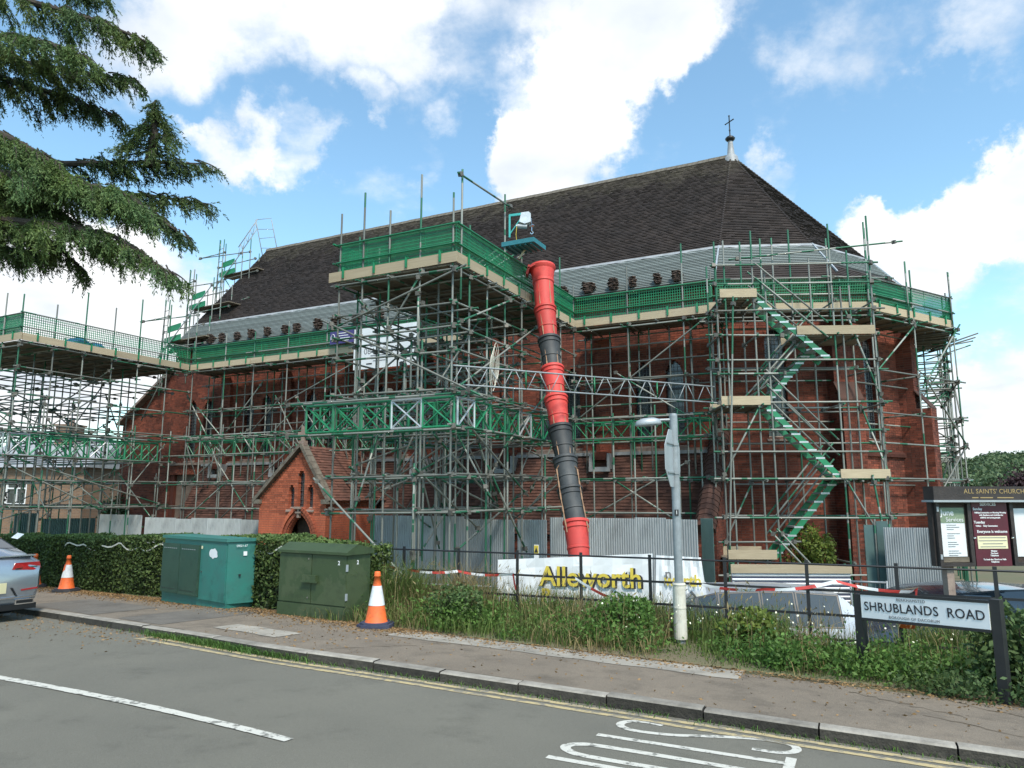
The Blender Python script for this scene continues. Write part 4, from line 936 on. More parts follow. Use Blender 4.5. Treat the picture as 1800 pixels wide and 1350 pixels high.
def landing(x0, x1, z):
    n = 5
    for i in range(n): y = YF + (YB - YF) * (i + .5) / n; st.board((x0, y, z), (x1, y, z), .225)
    st.board((x0 - .02, YF - .06, z + .13), (x1 + .02, YF - .06, z + .13), .038, .225, 'board', name='toe_board'); st.board((x0 - .02, YB, z + .13), (x1 + .02, YB, z + .13), .038, .225, 'board', name='toe_board')
    for i in range(3): st.T('transom', (x0 + (x1 - x0) * (i + .3) / 3, YF - .1, z - .05), (x0 + (x1 - x0) * (i + .3) / 3, YB, z - .05))
landing(.02, 1.15, .12); landing(2.85, 4.0, 2.08); landing(.02, 1.2, 3.92); landing(2.0, 3.9, 5.72); landing(.1, 1.0, 6.72)
def flight(xa, za, xb, zb, y):
    d = Vector((xb - xa, 0, zb - za)); n = 9; mb = MB()
    for yy in (y - .32, y + .32): mb.bar((xa, yy, za), (xb, yy, zb), .15, .035)
    o = None
    for yy in (y - .32, y + .32):
        q = MB(); q.bar((xa, yy, za - GZ), (xb, yy, zb - GZ), .035, .14); q.build('stringer', M['greenmetal'], st.t)
    for i in range(n):
        t = (i + .5) / n; piece('tread', st.t, 'alu', (xa + (xb - xa) * t, y - .04, za + (zb - za) * t - GZ), (.22, .60, .045))
    for h in (.55, .95): st.T('handrail', (xa, y - .36, za + h), (xb, y - .36, zb + h)); st.T('handrail', (xa, y + .36, za + h), (xb, y + .36, zb + h))
flight(1.30, .15, 2.9, 2.05, .85); flight(2.85, 2.1, 1.15, 3.9, .32); flight(1.2, 3.95, 2.6, 5.55, .9); flight(2.75, 5.1, 1.0, 6.7, .3)
for (a, b) in (((0, -.02, 2.2), (.95, -.02, 3.9)), ((.1, YB, .2), (1.0, YB, 2.0)), ((3.95, -.02, .2), (3.0, -.02, 2.0)), ((3.95, -.03, 4.2), (3.3, -.03, 6.2)), ((.5, .2, 4.0), (2.0, .2, 5.6)), ((.7, .2, 4.0), (2.3, .2, 5.8)), ((4.0, 0, 2.2), (4.0, YB, 4.0)), ((3.95, 0, -.6), (3.6, -.1, 2.0)), ((0, 0, -.9), (.35, -.3, 6.5)), ((1.3, -.1, .75), (2.6, -.15, -.7)), ((1.1, -.1, .75), (2.4, -.15, -.7))): st.led(a, b, .15, 'brace')
st.done()
# --- beam that spans from the middle tower to the stair tower
a, b = C(-4.5, -7.0, 4.10), Vector((5.35, 18.9, 4.10)); L = (b - a).length
bt = thing('bridging_beam', 'pale metal lattice beam spanning from the middle tower across to the stair tower', 'beam', a, math.atan2(b.y - a.y, b.x - a.x))
for nm, z in (('chord', 0), ('chord', .42)): tube(nm, bt, (0, 0, z), (L, 0, z), TUBE_P, .8)
n = 12
for i in range(n):
    x0, x1 = L * i / n, L * (i + .5) / n; x2 = L * (i + 1) / n; tube('lacing', bt, (x0 + .04, 0, 0), (x1 - .04, 0, .42), TUBE_P, .45); tube('lacing', bt, (x1 + .04, 0, .42), (x2 - .04, 0, 0), TUBE_P, .45)
    if i % 3 == 0: tube('stub', bt, (x0, 0, -.02), (x0, 0, .44), TUBE_G, .8)
# --- climbing bays on the west gable
def gable_bay(px, py, Y, label, k=1.0):
    p = at(px, py, Y); t = Scaf('gable_scaffold', label, (0, 0, 0), 'climbing scaffold bays on the west gable', loc=p, rz=AC - .1)
    for (x, y, h0, h1) in ((0, 0, -2.4, 2.0), (.5, 0, -2.4, 1.7), (1.9, 0, -2.0, 1.3), (2.5, 0, -1.6, 1.6), (0, 1, -2, 1.2), (1.9, 1, -1, 1.2)): t.post(x, y, h0, h1)
    for (xa, ya, xb, yb, z) in ((-.9, -.5, 2.2, .2, 1.0), (-.8, -.5, 1.3, -.6, 1.0), (0, 0, 3.1, 0, -.25), (0, 0, 2.9, 0, .5), (1.8, 1, 3.1, 1, .3), (0, 1, 2.9, 1, -.25)): t.led((xa, ya, z), (xb, yb, z + random.uniform(-.1, .1)), .1)
    for i in range(3): t.board((.2, .15 + i * .24, 0), (3.0, .15 + i * .24, 0), .225)
    t.board((.3, -.02, .55), (1.3, -.02, .62), .03, .28, 'guard', name='green_panel'); t.board((.2, -.05, .05), (1.4, -.05, .12), .03, .25, 'guard', name='green_panel')
    tube('ladder_rail', t.t, (.05, -.15, -2.2), (.2, -.1, 1.9)); tube('ladder_rail', t.t, (.40, -.15, -2.2), (.5, -.1, 1.9))
    for i in range(11): z = -2 + i * .34; tube('rung', t.t, (.07 + .15 * (z + 2.2) / 4.1, -.14, z), (.40 + .1 * (z + 2.2) / 4.1, -.14, z), None, .6)
    t.led((0, -.1, -.6), (1.9, -.1, .9), .3, 'brace', TUBE_A); t.led((1.9, 0, -1.6), (.6, 0, -.2), .1, 'brace'); t.done()
BOXMESH_GUARD = boxmesh('guard')
gable_bay(383, 487, 36.0, 'uppermost climbing scaffold bay with ladder on the west roof slope')
gable_bay(330, 545, 33.6, 'middle climbing scaffold bay with ladder beside the west roof edge')
gable_bay(286, 603, 31.8, 'lowest climbing scaffold bay with ladder behind the left tower platform')
p, q = at(418, 452, 37.2), at(452, 402, 37.2); r_ = at(474, 440, 37.2)
gb_ = thing('ridge_ladder_beam', 'thin lattice ladder beam leaning up to the west end of the ridge', 'beam', p)
for dz in (0, .55): tube('chord', gb_, (0, 0, dz), (q - p) + Vector((0, 0, dz)), TUBE_P)
for i in range(8): t0 = i / 8; t1 = (i + 1) / 8; tube('lacing', gb_, (q - p) * t0 + Vector((0, 0, .55 * (i % 2))), (q - p) * t1 + Vector((0, 0, .55 * ((i + 1) % 2))), TUBE_P, .6)
for dx in (-.1, .75): tube('prop', gb_, (q - p) + Vector((dx, 0, .5)), (r_ - p) + Vector((dx - .35, .3, -.3)), TUBE_P)
for i in range(4): w0 = ((q - p) + Vector((-.1, 0, .5))).lerp((r_ - p) + Vector((-.45, .3, -.3)), i / 4); tube('lacing', gb_, w0, w0 + Vector((.85, 0, 0 if i % 2 else .1)), TUBE_P, .6)

# --- bundles of old tiles left along the stripped eaves
def tile_bundle(seed):
    rg = random.Random(seed); mb = MB(); 
    for i in range(9):
        z = i * .055; k = .10 + .11 * min(1, (i / 4.5)) if i < 7 else .16
        for j in range(3): mb.xbox(Matrix.Translation((rg.uniform(-.07, .07), rg.uniform(-.05, .05), z)) @ Matrix.Rotation(rg.uniform(-.6, .6), 4, 'Z') @ Matrix.Rotation(rg.uniform(-.3, .3), 4, 'Y'), k * rg.uniform(.8, 1.2), .12, .014, col=rg.random())
    return mb.mesh('tile_stack', M['oldtile'])
TBM = [tile_bundle(i) for i in range(4)]
gl = [-22.9, -22.3, -21.6, -20.9, -20.0, -19.2, -18.3, -17.3, -16.7, -15.6, -14.7, -13.7, -12.6]; gr = [-5.1, -4.25, -3.4, -2.75, -1.95, -1.35]
for side, lst, ref in (('left', gl, 'tower'), ('right', gr, 'x')):
    for u in lst:
        o = link('tile_stack', random.choice(TBM), None, C(u, 1.02, 8.2), AC + random.uniform(-.4, .4)); k_ = random.uniform(.6, .85); o.scale = (k_ * random.uniform(.8, 1.15), k_, k_ * random.uniform(.9, 1.2))
        od = ('first', 'second', 'third', 'fourth', 'fifth', 'sixth', 'seventh', 'eighth', 'ninth', 'tenth', 'eleventh', 'twelfth', 'thirteenth')[lst.index(u)]
        tag(o, od + (' clump of dark roof tiles on the eaves, counted from the west gable' if side == 'left' else ' clump of dark roof tiles on the eaves, counted from the red chute'), 'tiles', 'clumps of old tiles on the eaves')
# ------------------------------------------------------------------ things on and round the scaffold
def quad_plane(name, m, pts, th, parent=None, nx=1, bulge=0):
    pts = [Vector(p) for p in pts]; nrm = (pts[1] - pts[0]).cross(pts[3] - pts[0]).normalized(); mb = MB(); n = nx; k = 5 if bulge else 1
    def P(i, j, off):
        a = pts[0].lerp(pts[1], i / n); b = pts[3].lerp(pts[2], i / n); q = a.lerp(b, j / k)
        return q + nrm * (off + bulge * (math.sin(i * 1.9 + j) + .6 * math.sin(i * .7 + 2 * j)))
    for off, fl_ in ((0, False), (-th, True)):
        for i in range(n):
            for j in range(k):
                q = [P(i, j, off), P(i + 1, j, off), P(i + 1, j + 1, off), P(i, j + 1, off)]; mb.face(q[::-1] if fl_ else q)
    ring = [(i, 0) for i in range(n)] + [(n, j) for j in range(k)] + [(i, k) for i in range(n, 0, -1)] + [(0, j) for j in range(k, 0, -1)]
    for x in range(len(ring)): (i, j), (i2, j2) = ring[x], ring[(x + 1) % len(ring)]; mb.face([P(i2, j2, 0), P(i, j, 0), P(i, j, -th), P(i2, j2, -th)])
    return mb.build(name, m, parent)
# rubbish chute: linked tapering bins
px_pts = [(953, 470), (958, 543), (965, 597), (971, 648), (977, 700), (984, 752), (993, 807), (1001, 860), (1012, 917), (1019, 992)]
ch = []
for i, (x, y) in enumerate(px_pts): ch.append(at(x, y, 18.9 - 2.5 * i / 9))
chute = thing('rubbish_chute', 'chain of red and black tapering plastic bins hanging as a rubbish chute', 'chute', ch[-1])
cm = ['red', 'red', 'blackpl', 'red', 'red', 'blackpl', 'blackpl', 'blackpl', 'red']
for i in range(9):
    a, b = ch[i], ch[i + 1]; d = b - a; L = d.length; mb = MB(); k = 1.07
    if i == 0: prof = [(.30, 0), (.335, .0), (.345, .05), (.33, .09), (.30, .14), (.265, .42), (.275, .44), (.275, .50), (.255, .52), (.235, L + .1), (.215, L + .1), (.27, .1)]
    else: prof = [(.235, -.02), (.275, -.02), (.285, .0), (.285, .045), (.258, .06), (.258, .12), (.272, .13), (.272, .16), (.252, .17), (.228, L * .60), (.240, L * .61), (.240, L * .65), (.224, L * .66), (.205, L + .1), (.19, L + .1), (.225, .05)]
    mb.lathe([(r * k, -z) for r, z in prof], (0, 0, 0), 22)
    o = mb.build('chute_bin', M[cm[i]], chute, a - ch[-1]); o.data.polygons.foreach_set('use_smooth', [True] * len(o.data.polygons)); o.data.set_sharp_from_angle(angle=R(22)); o.rotation_mode = 'QUATERNION'; o.rotation_quaternion = (-d).to_track_quat('Z', 'Y')
hb = MB(); hb.xbox(Matrix.Rotation(-.5, 4, 'Y'), .22, .26, .012); hb.xbox(Matrix.Translation((-.17, 0, -.13)) @ Matrix.Rotation(.25, 4, 'Y'), .03, .26, .13)
o = hb.build('hopper_lip', M['red'], chute, ch[0] - ch[-1] + Vector((-.22, -.05, -.02)))
for sx in (-1, 1):
    n_ = 46; mb = MB(); prev = None
    for i in range(n_ + 1):
        t = i / n_ * 9; k = min(8, int(t)); p = ch[k].lerp(ch[k + 1], t - k) + Vector((sx * (.16 if sx > 0 else .12) + (0.1 * sx if k > 5 else 0), -.27, -.2)) - ch[-1]
        if prev is not None and i < n_ - 4: mb.bar(prev, p, .022 if i % 2 else .034, .012)
        prev = p
    mb.build('chain', M['chain'], chute)
# hoist on the tower
hp = C(-4.33, -4.55, 8.35); hoist = thing('hoist', 'grey electric hoist with turquoise swing arm on the middle tower', 'hoist', hp)
TQ = M['turq'] = mat('turquoise_paint', (.03, .38, .36), (.025, .3, .29), 4, .45); 
mb = MB(); mb.bar((.06, 0, -.15), (.06, 0, .75), .07); mb.bar((.06, 0, .72), (.72, -.06, .78), .07, .09); mb.bar((.08, 0, .0), (.55, -.04, .7), .035); mb.build('swing_arm', TQ, hoist); hoist.scale = (.68,) * 3
mb = MB(); mb.prism([(.42, -.17, .42), (.62, -.17, .34), (.86, -.17, .42), (.86, -.17, .74), (.78, -.17, .82), (.5, -.17, .78)], (0, .26, 0)); mb.build('motor_housing', M['alu'], hoist)
mb = MB(); mb.tube([(.36, -.05, .28), (.72, -.05, .26)], .085, 12); mb.tube([(.30, -.05, .28), (.36, -.05, .28)], .06, 10); mb.build('motor', M['greysign'], hoist, smooth=False)
mb = MB(); mb.tube([(.88, -.05, .6), (.9, -.05, .3)], .008, 6); mb.lathe([(0, -.03), (.1, -.02), (.12, 0), (.1, .03), (0, .04)], (.9, -.05, .29), 12); mb.tube([(.9, -.05, .26), (.9, -.05, .08)], .012, 6); mb.tube([(.9 + .05 * math.sin(R(a)), -.05, .02 + .05 * math.cos(R(a))) for a in range(0, 290, 25)], .014, 6); mb.build('hook', M['chrome'], hoist)
mb = MB(); mb.tube([(.33, -.1, .25), (.3, -.14, -.1), (.34, -.1, -.5)], .010, 6); mb.build('cable', M['yellowink'], hoist)
tp = C(-4.1, -4.2, 8.02); tray = thing('loading_tray', 'blue green loading tray tilted over the edge of the middle tower', 'tray', tp, AC)
TB_ = M['trayblue'] = mat('tray_blue', (.035, .20, .24), (.025, .15, .18), 4, .5)
mb = MB(); mb.box(-.6, .75, -.55, .55, 0, .04); mb.build('floor', TB_, tray); tray.scale = (.68,) * 3
for (x0, x1, y0, y1) in ((-.6, .75, -.55, -.51), (-.6, .75, .51, .55), (.71, .75, -.51, .51)): mb = MB(); mb.box(x0, x1, y0, y1, .04, .17); mb.build('side', TB_, tray)
for i in range(6): piece('rib', tray, 'trayblue', (-.5 + i * .22, 0, -.03), (.05, 1.0, .05))
mb = MB(); mb.bar((.1, .1, 0), (-.05, -.2, -.45), .06); mb.build('strut', M['board'], tray)
# tarpaulin bundle on the left tower, green offcuts on the guard corner
TP = M['tarp'] = mat('blue_tarpaulin', (.02, .085, .20), (.03, .12, .27), 3, .5, .3)
for k, (v, s_) in enumerate(((-4.4, 1.0), (-3.75, .85), (-3.2, .6))):
    mb = MB(); rg = random.Random(k)
    mb.lathe([(0, 0), (.36, .0), (.42, .12), (.36, .28), (.2, .40), (0, .44)], (0, 0, 0), 14); mb.v = [(x * 1.2 + rg.uniform(-.04, .04), y + rg.uniform(-.04, .04), max(0, z + rg.uniform(-.04, .04))) for x, y, z in mb.v]
    o = mb.build('tarpaulin_bundle', TP, None, C(-22.15, v, 6.84), True); o.scale = (s_ * 1.25,) * 3
    tag(o, ('large', 'medium', 'small')[k] + ' bundle of blue tarpaulin on the left tower platform, ' + ('nearest its outer end', 'in the middle of three', 'nearest the nave')[k], 'tarpaulin', 'tarpaulin bundles')
# site boards hung on the scaffold
a, b, c, d = onv(621, 580, -.2), onv(731, 562, -.2), onv(731, 640, -.2), onv(621, 651, -.2)
bo = C(d.x, d.y, d.z); sg = thing('site_board', 'large white contractor board hung on the nave scaffold behind the middle tower', 'sign', bo, AC)
w_, h_ = b.x - a.x, a.z - d.z
mb = MB(); mb.box(0, w_, -.01, .02, 0, h_); mb.build('panel', M['white'], sg)
for (x0, x1, y, t_) in ((.24, .62, .78, 'greenink'),): piece('header_band', sg, t_, (w_ * (x0 + x1) / 2, -.014, h_ * y), (w_ * (x1 - x0), .006, h_ * .09))
text('084  02  500', .32, 'greyink', sg, (w_ * .47, -.013, h_ * .42)); text('O', .22, 'greyink', sg, (w_ * .28, -.013, h_ * .64)); text('X', .22, 'greyink', sg, (w_ * .36, -.013, h_ * .64))
for (x, y, l) in ((.35, .54, .16), (.45, .31, .34), (.44, .24, .30), (.42, .18, .2)): piece('text_line', sg, 'greyink', (w_ * x, -.013, h_ * y), (w_ * l, .004, .03))
piece('footer_mark', sg, 'ink', (w_ * .26, -.014, h_ * .12), (w_ * .09, .006, h_ * .03))
a, b, d = onv(580, 592, -.25), onv(621, 583, -.25), onv(580, 606, -.25)
s2 = thing('site_board', 'small purple notice board with white lines left of the large white board', 'sign', C(d.x, d.y, d.z), AC); w_, h_ = b.x - a.x, .46
mb = MB(); mb.box(0, w_, -.01, .02, 0, h_); mb.build('panel', M['purple'], s2)
for i, l in enumerate((.5, .4, .55, .45)): piece('text_line', s2, 'white', (w_ * .58, -.013, h_ * (.82 - i * .2)), (w_ * l, .006, h_ * .06))
mb = MB(); mb.tube([(w_ * .13 + .09 * math.cos(R(t)), -.016, h_ * .5 + .14 * math.sin(R(t))) for t in range(0, 361, 30)], .012, 5); mb.build('emblem', M['white'], s2)
# rope coil hanging in the tower
mb = MB()
for k in range(4): mb.tube([C(-4.2, -5.6 + .06 * k + .14 * math.sin(R(t)), 4.55 + .1 * k + .45 * math.cos(R(t))) - C(-4.2, -5.5, 4.1) for t in range(0, 361, 24)], .008, 5)
ro = mb.build('rope_coil', M['cream'], None, C(-4.2, -5.5, 4.1)); tag(ro, 'looped coil of pale rope hanging inside the middle scaffold tower', 'rope')

# ------------------------------------------------------------------ hoardings
def corr(waves=13, amp=.016, h=1.0):
    mb = MB(); n = waves * 4; xs_ = [(-.5 + i / n) for i in range(n + 1)]; ys_ = [amp * math.sin(2 * PI * i / 4 + PI / 4) for i in range(n + 1)]
    for i in range(n + 1): mb.v += [(xs_[i], ys_[i], 0), (xs_[i], ys_[i], h)]
    for i in range(n): mb.f.append((2 * i, 2 * i + 2, 2 * i + 3, 2 * i + 1)); mb.m.append(0); mb.c.append(None)
    return mb.mesh('corrugated_sheet', M['hoard'])
CORR = corr(); CORRG = clone(CORR, M['hoardgreen'])
def hoarding(label, a, b, z0, z1, me=None, wd=.82, group='corrugated hoardings'):
    a, b = Vector(a), Vector(b); d = b - a; L = d.length; ang = math.atan2(d.y, d.x); t = thing('hoarding', label, 'hoarding', (a.x, a.y, z0), ang, group); n = max(1, round(L / wd)); step = random.uniform(-.03, .05)
    for i in range(n):
        if i % random.choice((2, 3)) == 0: step = random.uniform(-.06, .06)
        o = link('corrugated_sheet', me or CORR, t, ((i + .5) * L / n, .012 * (i % 2), 0)); o.scale = (L / n * 1.03, 1, z1 - z0 + step)
    for z in (.35, 1.6):
        if z < z1 - z0: tube('rail', t, (0, .08, z), (L, .08, z))
    return t
def vline(px0, px1, v): p, q = onv(px0, 900, v), onv(px1, 900, v); return C(p.x, v, 0), C(q.x, v, 0)
a, b = vline(656, 903, -3.0); hoarding('grey corrugated hoarding under the middle tower, right of the porch', a, b, GZ + .02, 1.06)
a, b = vline(910, 960, -3.15); hoarding('narrow grey corrugated hoarding sheet with yellow warning notice, left of the red chute foot', a, b, GZ + .02, 1.10, wd=.7)
nb_ = thing('warning_notice', 'small yellow and white warning notice on the narrow hoarding sheet', 'notice', at(943, 985, 17.0) + Vector((0, 0, 0)), AC)
piece('plate', nb_, 'white', (0, 0, .15), (.12, .01, .40)); piece('yellow_panel', nb_, 'yellowink', (0, -.006, .24), (.11, .008, .19)); mb = MB(); mb.prism([(-.045, -.016, .18), (.045, -.016, .18), (0, -.016, .30)], (0, .004, 0)); mb.build('triangle', M['ink'], nb_)
a, b = vline(967, 1224, -3.2); hoarding('long grey corrugated hoarding behind the banner and the lamp post', a, b, GZ + .02, 1.13)
a, b = vline(1231, 1252, -2.6); hoarding('single greenish hoarding sheet standing beside the aisle buttress', a, b, GZ + .02, 1.14, CORRG)
a, b = vline(176, 250, -1.6); hoarding('pale corrugated hoarding at the left end of the church beside the tower legs', a, b, GZ + .02, .98)
a, b = vline(256, 455, -1.7); hoarding('blue grey corrugated hoarding left of the porch behind the hedge', a, b, GZ + .02, .86)
a, b = at(72, 930, 30.5), at(166, 930, 31.5); hoarding('dark green corrugated hoarding under the left tower', a, b, GZ + .02, .80, CORRG)
a, b = at(24, 925, 31.0), at(66, 925, 31.4); hoarding('short dark hoarding by the brick house at the far left', a, b, GZ + .02, .95, CORRG)
a, b = at(1556, 960, 15.2), at(1662, 960, 14.9); hoarding('light corrugated hoarding between the green doors and the church notice board', a, b, GZ + .02, 1.08, wd=.6)
gd = thing('site_gate', 'pair of plain dark green metal doors standing open beside the stair tower foot', 'gate', (at(1521, 960, 15.6).x, 15.6, GZ), R(-8))
mb = MB(); mb.box(0, .20, 0, .03, .03, 2.18); mb.build('door_leaf', M['hoardgreen'], gd); mb = MB(); mb.box(.23, .46, -.06, -.03, .03, 2.26); mb.build('door_leaf', M['hoardgreen'], gd); tube('frame_tube', gd, (.215, -.02, 0), (.215, -.02, 2.3)); tube('frame_tube', gd, (.5, -.02, 0), (.5, -.02, 2.2))
# striped sheet under the stair tower with a timber header
hs_ = thing('corrugated_screen', 'white corrugated screen with horizontal grooves shaded by dark strips under a timber board, behind the white car', 'screen', (at(1286, 1000, 14.2).x, 14.2, GZ), R(-2)); Lw = at(1490, 1000, 14.2).x - at(1286, 1000, 14.2).x
mb = MB(); nw = 9; 
for i in range(nw):
    z = .62 + i * .078; mb.face([(0, 0, z), (Lw, 0, z), (Lw, -.035, z + .045), (0, -.035, z + .045)][::1]); mb.face([(0, -.035, z + .045), (Lw, -.035, z + .045), (Lw, 0, z + .078), (0, 0, z + .078)])
mb.box(0, Lw, .005, .03, .3, .62 + nw * .078); mb.build('sheet', M['white'], hs_)
for i in range(nw): piece('groove_shade', hs_, 'navyrubber', (Lw / 2, -.006, .62 + i * .078 + .008), (Lw, .02, .034))  # dark strips paint in the shade under each corrugation
piece('timber_board', hs_, 'board', (Lw / 2, -.03, .62 + nw * .078 + .09), (Lw + .05, .05, .16))
for x in (.05, Lw - .05): tube('post', hs_, (x, .08, 0), (x, .08, 1.5))

# ------------------------------------------------------------------ banners on site fence panels
def heras(label, a, b, h=1.15, z0=None):
    a, b = Vector(a), Vector(b); d = b - a; L = Vector((d.x, d.y, 0)).length; z0 = z0 if z0 is not None else a.z
    t = thing('site_fence_panel', label, 'fence', (a.x, a.y, z0), math.atan2(d.y, d.x), 'temporary mesh fence panels')
    for (p, q) in (((0, 0, 0), (0, 0, h)), ((L, 0, 0), (L, 0, h)), ((0, 0, h - .03), (L, 0, h - .03)), ((0, 0, .1), (L, 0, .1))): tube('frame_tube', t, p, q, TUBE_P, .8)
    mb = MB(); n = int(L / .07)
    for i in range(n): mb.bar((L * (i + .5) / n, 0, .1), (L * (i + .5) / n, 0, h - .03), .005)
    for i in range(6): mb.bar((0, .004, .15 + i * (h - .2) / 6), (L, .004, .15 + i * (h - .2) / 6), .005)
    mb.build('wire_mesh', M['postgrey'], t); return t
def banner(label, TL, TR, BL, BR, group, lines):
    TL, TR, BL, BR = map(Vector, (TL, TR, BL, BR)); d = TR - TL; L = Vector((d.x, d.y, 0)).length; ang = math.atan2(d.y, d.x); t = thing('banner', label, 'banner', BL, ang, group)
    inv = Matrix.Rotation(-ang, 3, 'Z'); pts = [inv @ (p - BL) for p in (BL, BR, TR, TL)]
    quad_plane('cloth', M['white'], pts, .004, t, 16, .010)
    for (s_, sz, m, x, z, bold, sx) in lines: text(s_, sz, m, t, (x * L, -.035, z), name='lettering', bold=bold, sx=sx)
    return t
TL, TR, BL, BR = at(875, 984, 12.9), at(1147, 973, 12.3), at(875, 1062, 12.9), at(1147, 1064, 12.3)
banner('long white vinyl banner lettered in yellow behind the black railings', TL, TR, BL, BR, 'banners behind the railings',
       [('Alleworth', .46, 'ink', .618, .470, .010, .92), ('Alleworth', .46, 'yellowink', .605, .48, .007, .92), ('P', .30, 'yellowink', .32, .17, .01, 1), ('Ltd', .20, 'greyink', .80, .16, .003, 1)])
bn = [o for o in bpy.data.objects if o.name.startswith('lettering') and o.parent and o.parent.name == 'banner']
for o in bn:
    if o.active_material == M['yellowink']: o.location.y -= .006
TL2, TR2, BL2, BR2 = at(1153, 976, 12.2), at(1232, 980, 12.0), at(1153, 1066, 12.2), at(1245, 1066, 12.0)
banner('short white banner with partly hidden yellow lettering, right of the lamp post', TL2, TR2, BL2, BR2, 'banners behind the railings', [('worth', .26, 'yellowink', .62, .42, .006, .9), ('n', .22, 'greyink', .3, .52, .004, 1)])
heras('mesh fence panel behind the grass left of the long banner', at(640, 1040, 14.0), at(868, 1040, 13.2), 1.05, -.95)
heras('mesh fence panel between short banner and striped screen', at(1240, 1040, 12.8), at(1290, 1040, 12.9), 1.1, -.9)
heras('rounded mesh fence panel right of the striped screen', at(1496, 1040, 13.6), at(1560, 1040, 13.4), 1.15, -1.0)

# ------------------------------------------------------------------ black estate railings
rl = thing('railings', 'black estate railings with five bars behind the overgrown verge', 'railings', RPS(-4.4, 4.0, -.6), AR)
RT0 = 0.745; ps = [-4.35 + 1.07 * i for i in range(13)]
for s in ps: piece('post', rl, 'blackmetal', (s + 4.4, 0, .6 + (RT0 - .62)), (.045, .018, 1.36))
for z in (0, -.32, -.63, -.94, -1.2):
    if z == 0: o = tube('rail', rl, (0, 0, RT0 + z + .6 + .01), (12.9, 0, RT0 + z + .6 + .01), TUBE_B, .55)
    else: piece('rail', rl, 'blackmetal', (6.45, -.012, RT0 + z + .6), (12.9, .012, .032))
TAPE = [M['white'], M['red']]
def tape(label, pts, wd=.038):
    base = Vector(pts[0]); mb = MB(); P = []
    for i in range(len(pts) - 1):
        a, b = Vector(pts[i]), Vector(pts[i + 1]); L = (b - a).length; n = max(2, int(L / .12))
        for k in range(n): t = k / n; P.append(a.lerp(b, t) + Vector((0, 0, -.20 * L / 1.2 * t * (1 - t))))
    P.append(Vector(pts[-1]))
    for i in range(len(P) - 1):
        tw = math.sin(i * .35) * .5; tw1 = math.sin((i + 1) * .35) * .5
        u0, u1 = Vector((.02 * tw, -.03 * tw, wd / 2)), Vector((.02 * tw1, -.03 * tw1, wd / 2)); mb.face([P[i] - u0 - base, P[i + 1] - u1 - base, P[i + 1] + u1 - base, P[i] + u0 - base], (i // 2) % 2)
    o = mb.build('barrier_tape', TAPE, None, base); return tag(o, label, 'tape', 'strips of barrier tape')
def FP(s, z, o=3.96): return RPS(s, o, z)
tape('red and white tape looped along the railings near the orange cone', [FP(-4.0, .55), FP(-3.3, .44), FP(-2.2, .44), FP(-1.2, .44), FP(-1.15, .2)])
tape('torn red and white tape sagging from the railings in front of the long banner', [FP(-.15, .42), FP(.6, .1), FP(.95, -.12), FP(1.05, -.3)])
tape('red and white tape stretched from the lamp post to the railings by the white car', [FP(1.75, .42), FP(2.6, .40), FP(3.5, .55), FP(4.35, .46), FP(4.42, .5), FP(4.35, .08)])
lt = MB(); lt.lathe([(.0, 0), (.09, 0), (.11, .14), (.12, .15), (.06, .17), (0, .17)], (0, 0, 0), 14); o = lt.build('warning_lamp', M['orange'], None, FP(4.28, .02), True); tag(o, 'orange warning lamp wrapped in red and white tape on the railings', 'lamp')
# plastic tape lying along the hedge top is pale
mb = MB(); P = []
for i in range(60): s = -13.5 + i * .14; P.append(RP(s, 2.22 - .02 * math.sin(i), 0) + Vector((0, 0, RZ(s, 2.2).z + 1.02 + .05 * math.sin(i * .45) + .04 * math.sin(i * 1.1))))
b0 = P[0]
for i in range(59): mb.face([P[i] - b0, P[i + 1] - b0, P[i + 1] - b0 + Vector((0, 0, .03)), P[i] - b0 + Vector((0, 0, .03))])
o = mb.build('barrier_tape', M['cream'], None, b0); tag(o, 'faded pale tape trailing along the front of the hedge', 'tape', 'strips of barrier tape')
o = piece('paper_sheet', None, 'white', at(31, 942, 16.3), (.24, .16, .004), AR, .7, .1); tag(o, 'white paper sheet caught on top of the hedge at the left', 'paper')

# ------------------------------------------------------------------ lamp post with sign
lp = pv(1197, 1131, .1); lamp = thing('lamp_post', 'grey post with cream sleeve, octagonal sign seen from behind and small lantern', 'lamp post', lp)
TOPZ = at(1173, 731, lp.y).z - lp.z
mb = MB(); mb.tube([(0, 0, 0), (0, 0, .78)], .062, 16); mb.tube([(0, 0, .78), (0, 0, TOPZ)], .058, 16); mb.lathe([(.058, 0), (.05, .03), (0, .04)], (0, 0, TOPZ), 16); mb.build('pole', M['postgrey'], lamp, smooth=False)
mb = MB(); mb.lathe([(.07, .06), (.088, .06), (.09, .1), (.086, .45), (.09, .47), (.086, .5), (.085, .76), (.092, .78), (.085, .80), (.06, .80)], (0, 0, 0), 20); mb.build('sleeve', M['cream'], lamp, smooth=False)
rz_ = R(63); mb = MB(); oc = [(.43 * math.cos(R(22.5 + 45 * i)), .43 * math.sin(R(22.5 + 45 * i))) for i in range(8)]; ca, sa = math.cos(rz_), math.sin(rz_); zc = (at(1170, 806, lp.y).z - lp.z)
mb.prism([(-.04 + ca * x, -.075 + sa * x, zc + z) for x, z in oc], (-.008, .002, 0)); sp_ = mb.build('sign_plate', M['greysign'], lamp)
for z in (zc - .2, zc + .2): mb = MB(); mb.bar((-.04 - ca * .3, -.08 - sa * .3, z), (-.04 + ca * .3, -.08 + sa * .3, z), .03, .02); mb.lathe([(.06, -.02), (.068, -.02), (.068, .02), (.06, .02)], (0, 0, z), 14); mb.build('clamp', M['postgrey'], lamp)
hz = at(1140, 745, lp.y).z - lp.z; mb = MB(); mb.tube([(-.02, 0, hz + .06), (-.22, -.02, hz + .05)], .02, 8); mb.build('lantern_arm', M['postgrey'], lamp)
